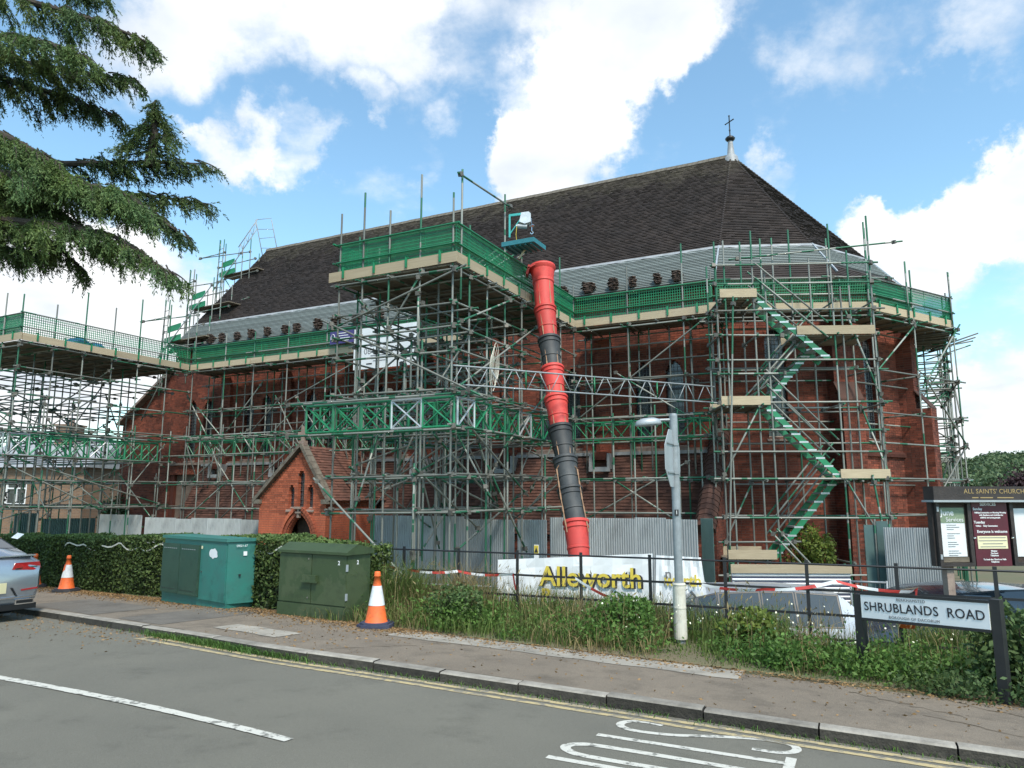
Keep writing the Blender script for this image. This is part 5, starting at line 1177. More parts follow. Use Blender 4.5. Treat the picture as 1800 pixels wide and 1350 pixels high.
mb = MB(); mb.lathe([(0, -.05), (.10, -.05), (.115, -.03), (.1, .03), (.05, .06), (0, .065)], (0, 0, 0), 14); mb.v = [(x * 1.7 - .36, y * .9 - .02, z + hz + .02 + x * .15) for x, y, z in mb.v]; mb.build('lantern', M['greysign'], lamp, smooth=True)
nz_ = at(1185, 901, lp.y).z - lp.z; piece('number_plate', lamp, 'blackmetal', (-.012, -.062, nz_), (.055, .008, .085)); text('1', .075, 'white', lamp, (-.012, -.069, nz_))

# ------------------------------------------------------------------ street name sign
A_, B_ = pv(1520, 1187, .1), pv(1769, 1238, .1); dv = B_ - A_; ang = math.atan2(dv.y, dv.x); Ls = math.hypot(dv.x, dv.y)
zl, zr = at(1514, 1040, A_.y).z, at(1756, 1049, B_.y).z
sn = thing('street_sign', 'white SHRUBLANDS ROAD name plate on two black posts at the pavement edge', 'sign', A_, ang)
for x, zt, zb in ((0, zl, A_.z), (Ls, zr, B_.z)):
    mb = MB(); h = zt - A_.z; b0 = zb - A_.z - .1; mb.box(x - .045, x + .045, -.045, .045, b0, h - .03); mb.prism([(x - .045, -.045, h - .03), (x + .045, -.045, h - .03), (x + .045, .045, h - .03), (x - .045, .045, h - .03)], (0, 0, .006)); mb.build('post', M['blackmetal'], sn)
zp = at(1635, 1073, (A_.y + B_.y) / 2).z - A_.z; tilt = -math.atan2(zl - zr, Ls) * .6; tz = (zr - zl) / Ls * .6
pl_ = MB(); hh = .128; x0, x1 = .05, Ls - .05
def PZt(x): return zp + (x - Ls / 2) * tz
pl_.prism([(x0, -.058, PZt(x0) - hh), (x1, -.058, PZt(x1) - hh), (x1, -.058, PZt(x1) + hh), (x0, -.058, PZt(x0) + hh)], (0, .012, 0)); pt_ = pl_.build('name_plate', M['white'], sn)
fb = MB(); 
for sg_ in (-1, 1): fb.bar((x0, -.05, PZt(x0) + sg_ * (hh + .012)), (x1, -.05, PZt(x1) + sg_ * (hh + .012)), .024, .03)
fb.build('plate_frame', M['blackmetal'], sn)
rot = (PI / 2, -math.atan(tz), 0)
text('SHRUBLANDS', .135, 'ink', sn, (.085, -.061, PZt(.085)), rot, bold=.0012, spacing=1.06, sx=.92, align='LEFT'); text('ROAD', .135, 'ink', sn, (Ls - .085, -.061, PZt(Ls - .085)), rot, bold=.0012, spacing=1.06, sx=.92, align='RIGHT')
text('BERKHAMSTED', .042, 'greyink', sn, (Ls / 2 - .1, -.061, PZt(Ls / 2 - .1) + .095), rot, spacing=1.1); text('BOROUGH OF DACORUM', .042, 'greyink', sn, (Ls / 2 - .08, -.061, PZt(Ls / 2 - .08) - .095), rot, spacing=1.1)

# ------------------------------------------------------------------ church notice board
np0 = at(1648, 1000, 10.8); nb2 = thing('notice_board', 'dark wooden church notice board with glazed cases and maroon service panel', 'notice board', (np0.x, 10.8, -.75), R(6))
def bz(py): return at(1660, py, 10.8).z + .75
wB = 2.1; zb0, zb1, zh0, zh1 = bz(996), bz(878), bz(879), bz(855)
MAR = M['maroon'] = mat('maroon_paint', (.095, .010, .022), (.07, .009, .018), 5, .5); CR_ = M['creampaint'] = mat('cream_panel', (.70, .64, .42), rough=.6); GL_ = M['goldletter'] = mat('gold_letter', (.34, .24, .10), rough=.5)
DW = M['noticewood'] = mat('notice_wood', (.022, .016, .015), (.04, .03, .027), 7, .55, .2)
for x in (.22, 1.75): mb = MB(); mb.box(x - .055, x + .055, .03, .14, 0, zb0 + .05); mb.build('post', M['stone'], nb2)
mb = MB(); mb.box(0, wB, .02, .12, zb0, zb1); mb.build('back_panel', DW, nb2)
mb = MB(); mb.box(-.03, wB + .03, -.10, .13, zh0, zh1); hd = mb.build('header', DW, nb2); mb = MB(); mb.box(-.06, wB + .06, -.13, .14, zh0 - .03, zh0); mb.build('moulding', M['greysign'], hd)
text("ALL SAINTS' CHURCH", .095, 'goldletter', hd, (.93, -.102, (zh0 + zh1) / 2 + .025), spacing=1.05); [piece('text_line', hd, 'goldletter', (x, -.1, zh0 + .035), (l, .006, .014)) for x, l in ((.62, .1), (.8, .2), (1.1, .26))]
def case(x0, x1, nm):
    f = MB(); t_ = .055
    for (a0, a1, c0, c1) in ((x0, x1, zb0, zb0 + t_), (x0, x1, zb1 - t_, zb1), (x0, x0 + t_, zb0 + t_, zb1 - t_), (x1 - t_, x1, zb0 + t_, zb1 - t_)): f.box(a0, a1, -.04, .018, c0, c1)
    return f.build(nm, DW, nb2)
c1 = case(.03, .58, 'case_frame'); mb = MB(); mb.box(.085, .525, .008, .018, zb0 + .055, zb1 - .055); mb.build('backing', M['timber'], c1)
for z in (zb0 + .14, zb1 - .14): piece('hinge', c1, 'greysign', (.05, -.045, z), (.03, .012, .07))
pz0, pz1 = zb0 + .14, zb1 - .12; mb = MB(); mb.box(.11, .49, .0, .006, pz0, pz1); po = mb.build('poster', M['white'], c1); GP_ = M['posterhead'] = mat('poster_green', (.22, .28, .18), (.16, .22, .15), 9, .6)
piece('poster_head', po, 'posterhead', (.30, -.003, pz1 - .11), (.38, .004, .22)); text('June', .12, 'white', po, (.22, -.008, pz1 - .075), bold=.002); text('Services', .085, 'white', po, (.33, -.008, pz1 - .175))
for i in range(16):
    if i % 4 == 3: continue
    wl_ = random.uniform(.1, .2); piece('text_line', po, 'greyink', (.20 + wl_ / 2 if i % 4 else .2 + wl_ / 2, -.003, pz1 - .25 - i * .031), (wl_, .004, .007))
piece('sheet_foot', c1, 'darkboard', (.30, .0, zb0 + .095), (.42, .012, .07))
mb = MB(); mb.box(.60, 1.16, -.03, .018, zb0, zb1); mp = mb.build('service_panel', MAR, nb2); hh_ = zb1 - zb0
for (s_, sz, x, f) in (('SERVICES', .062, .86, .925), ('Sunday', .052, .69, .855), ('Holy Communion or Morning Worship', .030, .90, .80), ('with Baptisms and Activities for', .030, .90, .762), ('children and young people', .030, .88, .725), ('10.00am', .030, .68, .80), ('Tuesday', .052, .70, .655), ('9.30am', .030, .68, .60), ('Holy Communion', .032, .87, .60), ('Everyone is welcome', .056, .89, .515), ('Minister', .030, .89, .225), ('The Revd', .030, .89, .19), ('Telephone', .030, .89, .158), ('To book the Church or Halls', .030, .89, .10), ('Telephone', .030, .89, .065)):
    text(s_, sz, 'white', mp, (x, -.033, zb0 + hh_ * f), bold=.0012)
piece('notice_label', mp, 'creampaint', (.88, -.033, zb0 + hh_ * .355), (.47, .006, hh_ * .19))
for i, l in enumerate((.42, .44, .32, .40)): piece('text_line', mp, 'greyink', (.88, -.037, zb0 + hh_ * (.425 - i * .045)), (l, .004, .009))
c3 = case(1.20, 1.80, 'case_frame'); mb = MB(); mb.box(1.26, 1.74, .008, .018, zb0 + .055, zb1 - .055); mb.build('backing', M['timber'], c3); piece('poster', c3, 'white', (1.45, .002, (zb0 + zb1) / 2), (.32, .006, .7))
for x in (.6, 1.2): mb = MB(); mb.lathe([(0, 0), (.018, .005), (.012, .02), (0, .022)], (0, 0, 0), 10); k_ = mb.build('knob', M['chrome'], nb2, (x - .01, -.045, zb0 + hh_ * .42)); k_.rotation_euler = (PI / 2, 0, 0)

# ------------------------------------------------------------------ street cabinets
A_, B_ = pv(283, 1057), pv(395, 1071); dv = B_ - A_; ang = math.atan2(dv.y, dv.x); L = math.hypot(dv.x, dv.y); H = at(283, 940, A_.y).z - A_.z
cb1 = thing('street_cabinet', 'wide teal telecom cabinet with dark double doors and a torn white sticker, against the hedge', 'cabinet', A_, ang, 'street cabinets')
zr = B_.z - A_.z; D_ = .5
mb = MB(); mb.box(-.01, L, .01, D_, min(0, zr) - .1, .14); mb.build('plinth', M['teal'], cb1)
mb = MB(); mb.prism([(0, 0, .14), (L, 0, .14), (L + .10, D_ * .9, .14), (0, D_, .14)], (0, 0, H - .19)); mb.build('body', M['teal'], cb1)
mb = MB(); mb.prism([(-.03, -.04, H - .05), (L + .02, -.04, H - .05), (L + .14, D_ * .9 + .03, H - .05), (-.03, D_ + .03, H - .05)], (0, 0, .05)); mb.build('lid', M['teal'], cb1)
fr = L * .60
for k in range(2):
    x0, x1 = .03 + k * fr / 2, .01 + (k + 1) * fr / 2; mb = MB(); mb.box(x0, x1, -.05, .0, .2, H - .14); d_ = mb.build('door', M['cabdoor'], cb1)
    for i in range(7):
        for zz in (.27, H - .22): piece('vent_slot', d_, 'greysign' if zz > .5 else 'blackmetal', (x0 + .08 + i * (x1 - x0 - .14) / 7, -.052, zz), (.03, .006, .012))
mb = MB(); mb.box(fr + .03, L - .02, -.018, 0, .16, H - .09); d_ = mb.build('side_door', M['teal'], cb1)
mb = MB(); rg = random.Random(3); cx_, cz_ = (fr + L) / 2 + .02, H - .26; mb.face([(cx_ + .15 * math.cos(R(t)) * rg.uniform(.7, 1.1), -.022, cz_ + .09 * math.sin(R(t)) * rg.uniform(.75, 1.15)) for t in range(0, 360, 24)]); mb.build('torn_sticker', M['white'], d_)
piece('lock', d_, 'chrome', (fr + .10, -.024, H * .52), (.03, .012, .03)); piece('small_label', d_, 'creampaint', (fr + .07, -.021, H - .17), (.04, .004, .05))
er = math.atan2(D_ * .9, .10); 
tx = text('S9021-67', .05, 'white', cb1, (L + .065, D_ * .42, H - .12), (PI / 2, 0, er)); tx.location += Vector((.012, -.003, 0)); q_ = piece('small_label', cb1, 'white', (L + .075, D_ * .55, H - .25), (.06, .006, .07), er); piece('lock', cb1, 'blackmetal', (L + .06, D_ * .40, H * .5), (.03, .03, .03), er)
A_, B_ = pv(487, 1080), pv(605, 1093); dv = B_ - A_; ang = math.atan2(dv.y, dv.x); L = math.hypot(dv.x, dv.y); H = at(487, 962, A_.y).z - A_.z
cb2 = thing('street_cabinet', 'squat dark green utility cabinet marked 2 with a hasp and sloping lid', 'cabinet', A_, ang, 'street cabinets'); D_ = .55; zr = B_.z - A_.z
mb = MB(); mb.box(-.01, L + .01, .0, D_, min(0, zr) - .1, .2); mb.build('plinth', M['cabgreen'], cb2)
mb = MB(); mb.box(.0, L, .03, D_ - .02, .2, H - .06); mb.build('body', M['cabgreen'], cb2)
mb = MB(); mb.prism([(-.02, -.03, H - .07), (-.02, -.03, H - .03), (-.02, D_ * .35, H + .08), (-.02, D_ + .02, H + .0), (-.02, D_ + .02, H - .07)], (L + .06, 0, 0)); mb.build('lid', M['cabgreen'], cb2)
for k in range(2): x0, x1 = .01 + k * L / 2, -.005 + (k + 1) * L / 2; mb = MB(); mb.box(x0, x1, 0, .03, .22, H - .08); mb.build('door', M['cabgreen'], cb2)
mb = MB(); mb.box(L * .40, L * .60, -.05, 0, H * .52, H * .62); mb.box(L * .38, L * .62, -.055, -.05, H * .515, H * .545); mb.build('hasp_cover', M['cabgreen'], cb2)
for z in (.3, H - .15): piece('bolt', cb2, 'chrome', (L * .46, -.006, z), (.022, .012, .022))
for z in (.35, H * .75): piece('hinge', cb2, 'greysign', (L + .004, .02, z), (.012, .04, .1))
text('2', .085, 'white', cb2, (L * .90, -.003, H - .19), bold=.002); text('2', .085, 'white', cb2, (L + .003, D_ * .45, H - .19), (PI / 2, 0, PI / 2), bold=.002)

# ------------------------------------------------------------------ cones
def cone(label, p, rz, h=.76, tilt=0, patch=False, base='navyrubber'):
    t = thing('traffic_cone', label, 'cone', p, rz, 'traffic cones along the pavement'); k = h / .76
    mb = MB(); b = .235; o8 = [(-b, -b * .6), (-b * .6, -b), (b * .6, -b), (b, -b * .6), (b, b * .6), (b * .6, b), (-b * .6, b), (-b, b * .6)]; mb.prism([(x, y, 0) for x, y in o8], (0, 0, .05)); mb.prism([(x * .85, y * .85, .05) for x, y in o8], (0, 0, .025)); mb.build('base', M[base], t)
    R_ = lambda z: .155 - (.155 - .034) * (z - .07) / .64
    mb = MB(); mb.lathe([(R_(.07) + .01, .07), (R_(.09), .09), (R_(.30), .30)], n=20); mb.build('lower_band', M['orange'], t, smooth=True)
    mb = MB(); mb.lathe([(R_(.30) + .004, .30), (R_(.565) + .004, .565)], n=20); w_ = mb.build('white_sleeve', M['conewhite'], t, smooth=True)
    mb = MB(); mb.lathe([(R_(.565), .565), (R_(.69), .69), (.047, .69), (.05, .705), (.043, .72), (.045, .735), (.036, .76), (.02, .762), (.02, .7)], n=20); mb.build('top', M['orange'], t, smooth=True)
    if patch:
        mb = MB(); n = 9; z0, z1 = .44, .57
        for i in range(n):
            a0, a1 = R(200 + 75 * i / n), R(200 + 75 * (i + 1) / n); mb.face([((R_(z) + .009) * math.cos(a), (R_(z) + .009) * math.sin(a), z) for a, z in ((a0, z0 + .02 * math.sin(i)), (a1, z0 + .02 * math.sin(i + 1)), (a1, z1), (a0, z1))])
        mb.build('orange_patch', M['orange'], w_)
    t.scale = (k, k, k); t.rotation_euler = (tilt, 0, rz); return t
cone('orange and white traffic cone on a navy base in front of the grassy verge', pv(661, 1102), AR + .3)
cone('traffic cone with part of its white sleeve torn away, by the hedge', pv(116, 1040), AR + .2, patch=True, base='rubber')
cone('traffic cone half hidden behind the silver car', pv(58, 1033) + RP(0, .0) * 0, AR, base='rubber')
# ------------------------------------------------------------------ vehicles
def car(label, loc, rz, paint, secs, glass_rows, L, wheels, group, wr=.33, hwid=.9, rear=None):
    t = thing('parked_car', label, 'car', loc, rz, group)
    def ring(s):
        x, lw, lz, mw, mz, sw, sz, rw, rz_, cz = s
        h = [(lw * .9, lz), (lw, lz + .08), (mw, mz), (sw, sz), (rw, rz_), (rw * .55, cz - .012), (0, cz)]
        return [Vector((x, -y, z)) for y, z in h] + [Vector((x, y, z)) for y, z in reversed(h[:-1])]
    rings = [ring(s) for s in secs]; n = len(rings[0]); body, gl_, = MB(), []
    for i in range(len(rings) - 1):
        for j in range(n - 1):
            q = [rings[i][j], rings[i + 1][j], rings[i + 1][j + 1], rings[i][j + 1]]
            nm = glass_rows.get((i, min(j, n - 2 - j)))
            if nm: gl_.append((nm, q, j))
            else: body.face(q)
        body.face([rings[i][n - 1], rings[i + 1][n - 1], rings[i + 1][0], rings[i][0]])
    body.face(rings[0]); body.face(rings[-1][::-1]); b_ = body.mesh('body', M[paint])
    import bmesh
    bm = bmesh.new(); bm.from_mesh(b_); bmesh.ops.remove_doubles(bm, verts=bm.verts, dist=.0005); bm.to_mesh(b_); bm.free()
    b_.polygons.foreach_set('use_smooth', [True] * len(b_.polygons)); bo_ = link('body', b_, t)
    if hasattr(b_, 'set_sharp_from_angle'): b_.set_sharp_from_angle(angle=R(38))
    for nm, q, j in gl_:
        mb = MB(); mb.face(q); g_ = mb.build(nm, M['carglass'], t)
        c = sum(q, Vector()) / 4; fr_ = MB(); nn = (q[1] - q[0]).cross(q[3] - q[0]).normalized() * .004
        if nn.dot(c - Vector((c.x, 0, .8))) < 0: nn = -nn
        for k in range(4):
            a, b = q[k].lerp(c, .03) + nn, q[(k + 1) % 4].lerp(c, .03) + nn; a2, b2 = q[k].lerp(c, .10) + nn, q[(k + 1) % 4].lerp(c, .10) + nn; fr_.face([a, b, b2, a2])
        fr_.build('window_trim', M['blackgloss'], g_)
    for (x, sy) in [(x, sy) for x in wheels for sy in (-1, 1)]:
        mb = MB(); mb.lathe([(wr * .62, -.1), (wr * .93, -.11), (wr, -.07), (wr, .07), (wr * .93, .11), (wr * .62, .1)], n=22); w_ = mb.build('tyre', M['rubber'], t, (x, sy * (hwid - .10), wr), True); w_.rotation_euler = (PI / 2, 0, 0)
        mb = MB(); mb.lathe([(0, .07), (wr * .2, .075), (wr * .6, .06), (wr * .64, .1), (wr * .64, -.09)], n=20)
        for k in range(5): a = 2 * PI * k / 5; mb.xbox(Matrix.Rotation(a, 4, 'Z') @ Matrix.Translation((wr * .35, 0, .09)), wr * .27, .03, .012)
        r_ = mb.build('rim', M['alu'], w_, (0, 0, 0)); r_.rotation_euler = (0 if sy < 0 else PI, 0, 0)
    return t
# saloon nose points to -x here; rear at x = 0 looks along +x after rotation
SAL = [(0.0, .80, .30, .86, .52, .86, .74, .70, .80, .86), (-.05, .86, .24, .91, .55, .90, .84, .74, .93, .985), (-.14, .88, .22, .925, .58, .915, .91, .74, 1.01, 1.04), (-.45, .89, .20, .93, .62, .915, .95, .70, 1.10, 1.13), (-.95, .89, .18, .935, .64, .91, .96, .66, 1.25, 1.28), (-1.6, .89, .18, .935, .65, .91, .95, .63, 1.385, 1.41),
       (-2.3, .89, .18, .935, .65, .91, .93, .62, 1.41, 1.44), (-2.95, .89, .18, .935, .64, .90, .92, .64, 1.31, 1.33), (-3.6, .89, .18, .93, .62, .90, .90, .80, .95, 1.0), (-4.2, .87, .2, .92, .6, .88, .82, .78, .87, .90), (-4.7, .80, .24, .86, .52, .82, .68, .7, .75, .78), (-4.86, .7, .3, .74, .48, .7, .58, .6, .64, .66)]
GR = {(3, 4): 'rear_screen', (3, 5): 'rear_screen', (4, 4): 'rear_screen', (4, 5): 'rear_screen', (4, 3): 'side_window', (5, 3): 'side_window', (6, 3): 'side_window', (7, 4): 'windscreen', (7, 5): 'windscreen'}
kc = pv(66, 1086, 0); ks_, ko_ = so(kc); kq, kan = kerb_at(ks_)
cpos = RP(ks_ + .25, ko_ - .98); cpos.z = plane_z(cpos.x, cpos.y)
sv = car('silver saloon car parked at the kerb on the far left, rear towards the viewer', cpos, kan + R(4), 'silver', SAL, GR, 4.86, (-.98, -3.8), 'parked cars', hwid=.92)
def rpt(y, z):                                    # point on the tail
    return (.004 if z < .75 else .004 - (z - .75) * .45 - max(0, abs(y) - .7) * .1, y, z)
for s_ in (-1, 1):
    mb = MB(); mb.prism([(-.045, s_ * .46, .80), (-.05, s_ * .50, .90), (-.10, s_ * .88, .90), (-.10, s_ * .905, .80), (-.05, s_ * .78, .775)], (.055, 0, 0)); lg = mb.build('tail_light', M['carred'], sv)
    mb = MB(); mb.bar((.012, s_ * .50, .81), (-.03, s_ * .84, .83), .016); mb.build('light_strip', M['chrome'], lg)
    mb = MB(); mb.prism([(-.01, s_ * .62, .46), (-.01, s_ * .86, .475), (-.01, s_ * .86, .50), (-.01, s_ * .62, .485)], (.02, 0, 0)); mb.build('reflector', M['carred'], sv)
    mb = MB(); mb.box(-.10, .02, s_ * .68 - .14, s_ * .68 + .14, .25, .33); ex = mb.build('exhaust_trim', M['chrome'], sv); mb = MB(); mb.box(.019, .023, s_ * .68 - .12, s_ * .68 + .12, .267, .315); mb.build('exhaust_opening', M['blackgloss'], ex)
    mb = MB(); mb.prism([(.004, s_ * .46, .52), (.004, s_ * .49, .52), (.004, s_ * .57, .38), (.004, s_ * .55, .38)], (.014, 0, 0)); mb.build('bumper_crease', M['blackgloss'], sv)
mb = MB(); mb.box(-.12, .012, -.86, .86, .17, .255); mb.build('diffuser', M['blackgloss'], sv)
mb = MB(); mb.box(.002, .016, -.40, .40, .44, .60); mb.build('plate', M['plate'], sv)
mb = MB(); mb.box(-.16, -.02, -.80, .80, 1.0, 1.018); mb.build('boot_spoiler', M['silver'], sv)
mb = MB(); mb.bar((.012, -.84, .36), (.012, .84, .36), .02); mb.build('chrome_strip', M['chrome'], sv)
mb = MB(); mb.tube([(-.02, .068 * math.cos(R(t)), .865 + .068 * math.sin(R(t))) for t in range(0, 361, 20)], .009, 6)
for (p, q) in (((-.035, .055), (-.002, -.012)), ((.035, .055), (.002, -.012)), ((-.058, .03), (-.03, -.058)), ((-.03, -.058), (0, -.008)), ((0, -.008), (.03, -.058)), ((.03, -.058), (.058, .03))): mb.bar((-.018, p[0], .865 + p[1]), (-.018, q[0], .865 + q[1]), .013, .01)
bd_ = mb.build('badge', M['chrome'], sv); mb = MB(); mb.face([(-.024, .064 * math.cos(R(t)), .865 + .064 * math.sin(R(t))) for t in range(0, 360, 20)]); mb.build('badge_back', M['blackgloss'], bd_)
text('A R T E O N', .042, 'chrome', sv, (.0, 0, .755), (PI / 2, 0, PI / 2))
# hatchback behind the railings: nose to the left
HAT = [(0.0, .70, .30, .78, .55, .78, .80, .66, .95, 1.0), (.08, .80, .22, .85, .6, .84, .92, .64, 1.2, 1.24), (.35, .82, .18, .87, .62, .85, .96, .62, 1.42, 1.45), (1.0, .82, .18, .87, .64, .85, .96, .61, 1.46, 1.49), (1.5, .82, .18, .87, .64, .85, .95, .61, 1.46, 1.49), (2.15, .82, .18, .87, .64, .85, .94, .61, 1.43, 1.46), (2.45, .82, .18, .87, .64, .85, .93, .61, 1.36, 1.39), (3.05, .82, .18, .87, .62, .84, .90, .74, .97, 1.0), (3.7, .80, .2, .85, .58, .82, .78, .72, .84, .87), (4.0, .66, .28, .72, .5, .7, .62, .6, .68, .7)]
HG = {(0, 4): 'rear_screen', (0, 5): 'rear_screen', (2, 3): 'side_window', (3, 3): 'side_window', (4, 3): 'side_window', (5, 3): 'side_window', (6, 4): 'windscreen', (6, 5): 'windscreen', (6, 3): 'quarter_window'}
p1 = at(1492, 1060, 11.9); p1.z = -.80 - .44
car('pale hatchback parked behind the railings under the barrier tape', at(1500, 1060, 11.9) * 1.0 * Vector((1, 1, 1)).length / math.sqrt(3) if False else Vector((p1.x, p1.y, p1.z)), R(180 - 6), 'whitecar', HAT, HG, 4.0, (.68, 3.2), 'parked cars', hwid=.86, wr=.30)
p2 = at(1690, 1060, 11.4); car('dark blue hatchback behind the street sign and notice board post', Vector((p2.x + 1.9, p2.y + .9, p1.z + .02)), R(180 + 12), 'darkcar', HAT, HG, 4.0, (.68, 3.2), 'parked cars', hwid=.86, wr=.30)

# ------------------------------------------------------------------ foliage helpers
def leaf_mesh(name, c, n, size, m, ratio=.55, tint=None, droop=None):
    """c: (N,3) centres, n: (N,3) leaf axes (long direction), size: (N,)"""
    c = np.asarray(c, float); N_ = len(c); a = np.asarray(n, float); a /= np.linalg.norm(a, axis=1, keepdims=True) + 1e-9
    r = rng.normal(size=(N_, 3)); b = np.cross(a, r); b /= np.linalg.norm(b, axis=1, keepdims=True) + 1e-9
    s = np.asarray(size)[:, None]; v = np.empty((N_, 4, 3)); v[:, 0] = c - a * s * .5; v[:, 1] = c + b * s * ratio * .5; v[:, 2] = c + a * s * .5; v[:, 3] = c - b * s * ratio * .5
    return raw_mesh(name, v.reshape(-1, 3), 4, N_, m, rng.random(N_) if tint is None else tint)
def raw_mesh(name, v, k, nf, m, tint):
    me = bpy.data.meshes.new(name); me.vertices.add(len(v)); me.vertices.foreach_set('co', np.ascontiguousarray(v, dtype=np.float32).ravel()); me.loops.add(nf * k); me.loops.foreach_set('vertex_index', np.arange(nf * k, dtype=np.int32)); me.polygons.add(nf); me.polygons.foreach_set('loop_start', np.arange(0, nf * k, k, dtype=np.int32))
    me.materials.append(m); at_ = me.attributes.new('tint', 'FLOAT', 'FACE'); at_.data.foreach_set('value', np.asarray(tint, dtype=np.float32)); me.update(calc_edges=True); return me
def blades(name, base, h, lean, wd, m):
    """grass blades: each a bent strip of two quads"""
    base = np.asarray(base, float); N_ = len(base); h = np.asarray(h)[:, None]; ang = rng.random(N_) * 2 * PI; d = np.stack([np.cos(ang), np.sin(ang), np.zeros(N_)], 1); sd_ = np.stack([-np.sin(ang + rng.normal(0, .6, N_)), np.cos(ang), np.zeros(N_)], 1); wd = np.asarray(wd)[:, None]; ln = np.asarray(lean)[:, None]
    p0 = base; p1 = base + d * ln * h * .35 + np.array([0, 0, 1]) * h * .6; p2 = base + d * ln * h * 1.0 + np.array([0, 0, 1]) * h * (1 - .25 * ln)
    v = np.empty((N_, 2, 4, 3)); v[:, 0, 0] = p0 - sd_ * wd; v[:, 0, 1] = p0 + sd_ * wd; v[:, 0, 2] = p1 + sd_ * wd * .8; v[:, 0, 3] = p1 - sd_ * wd * .8; v[:, 1, 0] = v[:, 0, 3]; v[:, 1, 1] = v[:, 0, 2]; v[:, 1, 2] = p2 + sd_ * wd * .12; v[:, 1, 3] = p2 - sd_ * wd * .12
    return raw_mesh(name, v.reshape(-1, 3), 4, N_ * 2, m, np.repeat(rng.random(N_), 2))
def gz_many(P): return np.array([GP(Vector((p[0], p[1], 0))).z for p in P])
def patch(n, s0, s1, o0, o1, straight=True):
    s = rng.uniform(s0, s1, n); o = rng.uniform(o0, o1, n); f = RPS if straight else RP; P = np.array([tuple(f(a, b)) for a, b in zip(s, o)]); P[:, 2] = gz_many(P); return P, s, o
# clipped hedge
he = thing('hedge', 'clipped green hedge behind the pavement on the left', 'hedge', RZ(-8, 2.7), 0); hl = he.location
H0, H1 = -17.5, -3.75
def hz_top(s): return 1.20 + .03 * math.sin(s * 1.7) - .12 * sm(-6, -3.3, s)
n_ = 46000; s = rng.uniform(H0, H1, n_); u_ = rng.random(n_); P = []; T_ = []
for a, b in zip(s, u_):
    top = hz_top(a); base = RZ(a, 2.3).z + .05
    if b < .62: q = RP(a, 2.22 + abs(rng.normal(0, .07)) - .05 * math.sin(a * 3)); z = base + rng.random() ** .8 * (top - .03)
    elif b < .92: q = RP(a, 2.22 + rng.random() * 1.0); z = base + top - abs(rng.normal(0, .05)) + .02 * math.sin(a * 5)
    else: q = RP(a if a > H1 - .6 else H1 - rng.random() * .15, 2.2 + rng.random() * 1.0); z = base + rng.random() * top
    P.append((q.x - hl.x, q.y - hl.y, z - hl.z)); T_.append(min(1, max(0, rng.normal(.42, .22) + (.35 if b >= .62 and b < .92 else 0))))  # top leaves tinted lighter: light from above put into the colour
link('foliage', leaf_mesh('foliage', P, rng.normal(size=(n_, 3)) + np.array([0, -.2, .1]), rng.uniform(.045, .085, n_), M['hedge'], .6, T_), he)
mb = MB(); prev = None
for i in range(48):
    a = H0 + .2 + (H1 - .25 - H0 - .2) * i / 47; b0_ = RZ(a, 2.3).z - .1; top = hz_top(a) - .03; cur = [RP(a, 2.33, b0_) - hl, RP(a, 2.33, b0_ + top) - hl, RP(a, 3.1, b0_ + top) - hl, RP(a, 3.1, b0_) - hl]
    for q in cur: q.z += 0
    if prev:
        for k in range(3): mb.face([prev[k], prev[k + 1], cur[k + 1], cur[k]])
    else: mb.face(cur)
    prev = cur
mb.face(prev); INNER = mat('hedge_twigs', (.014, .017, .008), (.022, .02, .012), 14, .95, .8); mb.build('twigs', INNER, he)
# overgrown verge
P, s, o = patch(15000, -4.0, 8.6, 2.15, 4.5); dens = (.5 + .5 * np.sin(s * 2.3 + np.sin(s * 5))) ; hmul = .55 + .6 * ((o - 2.1) / 2.0) ; hmul = np.clip(hmul, .25, 1.2) * np.where(s > 3.0, .8, 1.0) * np.where((s > 4.3) & (s < 6.6) & (o < 3.2), .55, 1)
hmul = hmul * np.where(s > .4, np.clip((o - 2.0) * .55, .12, .75), .8); _ls, _lo = so(pv(1197, 1131, .1)); hmul = hmul * np.where((np.abs(s - (_ls + .22 * (_lo - o))) < .26) & (o < _lo + .05), .2, .9); h = rng.uniform(.2, .62, len(P)) * hmul
stuff(tag(link('verge_grass', blades('verge_grass', P, h, rng.uniform(.1, .75, len(P)), rng.uniform(.003, .007, len(P)), M['grass'])), 'long green grass growing through the railings on the verge', 'grass'))
P, s, o = patch(4200, -4.0, 3.4, 2.1, 4.2); k = (np.sin(s * 1.9 + .8) + .45 * np.sin(s * 6.1) > -.1); P = P[k]; o = o[k]
stuff(tag(link('dry_grass', blades('dry_grass', P, rng.uniform(.18, .72, len(P)) * np.clip(.3 + .45 * (o - 2.0), .2, 1), rng.uniform(.2, 1.0, len(P)), rng.uniform(.003, .006, len(P)), M['drygrass'])), 'straw coloured dead grass among the verge weeds', 'grass'))
P, s, o = patch(900, -3.8, 8.2, 2.7, 4.6); _k = ~((np.abs(s - 1.7) < .5) & (o < 3.6)); P, s, o = P[_k], s[_k], o[_k]; stuff(tag(link('seed_stems', blades('seed_stems', P, rng.uniform(.45, .95, len(P)) * np.where(s > .4, .75, 1), rng.uniform(.05, .35, len(P)), rng.uniform(.0025, .004, len(P)), M['drygrass'])), 'thin pale seed stems standing above the verge grass', 'grass'))
P2 = P + np.array([0, 0, 1]) * rng.uniform(.42, .8, len(P))[:, None]; stuff(tag(link('seed_heads', leaf_mesh('seed_heads', P2 + rng.normal(0, .04, P2.shape), rng.normal(size=P2.shape) * .4 + np.array([.3, 0, 1]), rng.uniform(.05, .12, len(P2)), M['drygrass'], .2)), 'feathery seed heads among the verge grass', 'grass'))
LS, LO = so(pv(1197, 1131, .1))
def clear_lamp(s, o): return (abs(s - (LS + .22 * (LO - o))) < .26) & (o < LO + .05)
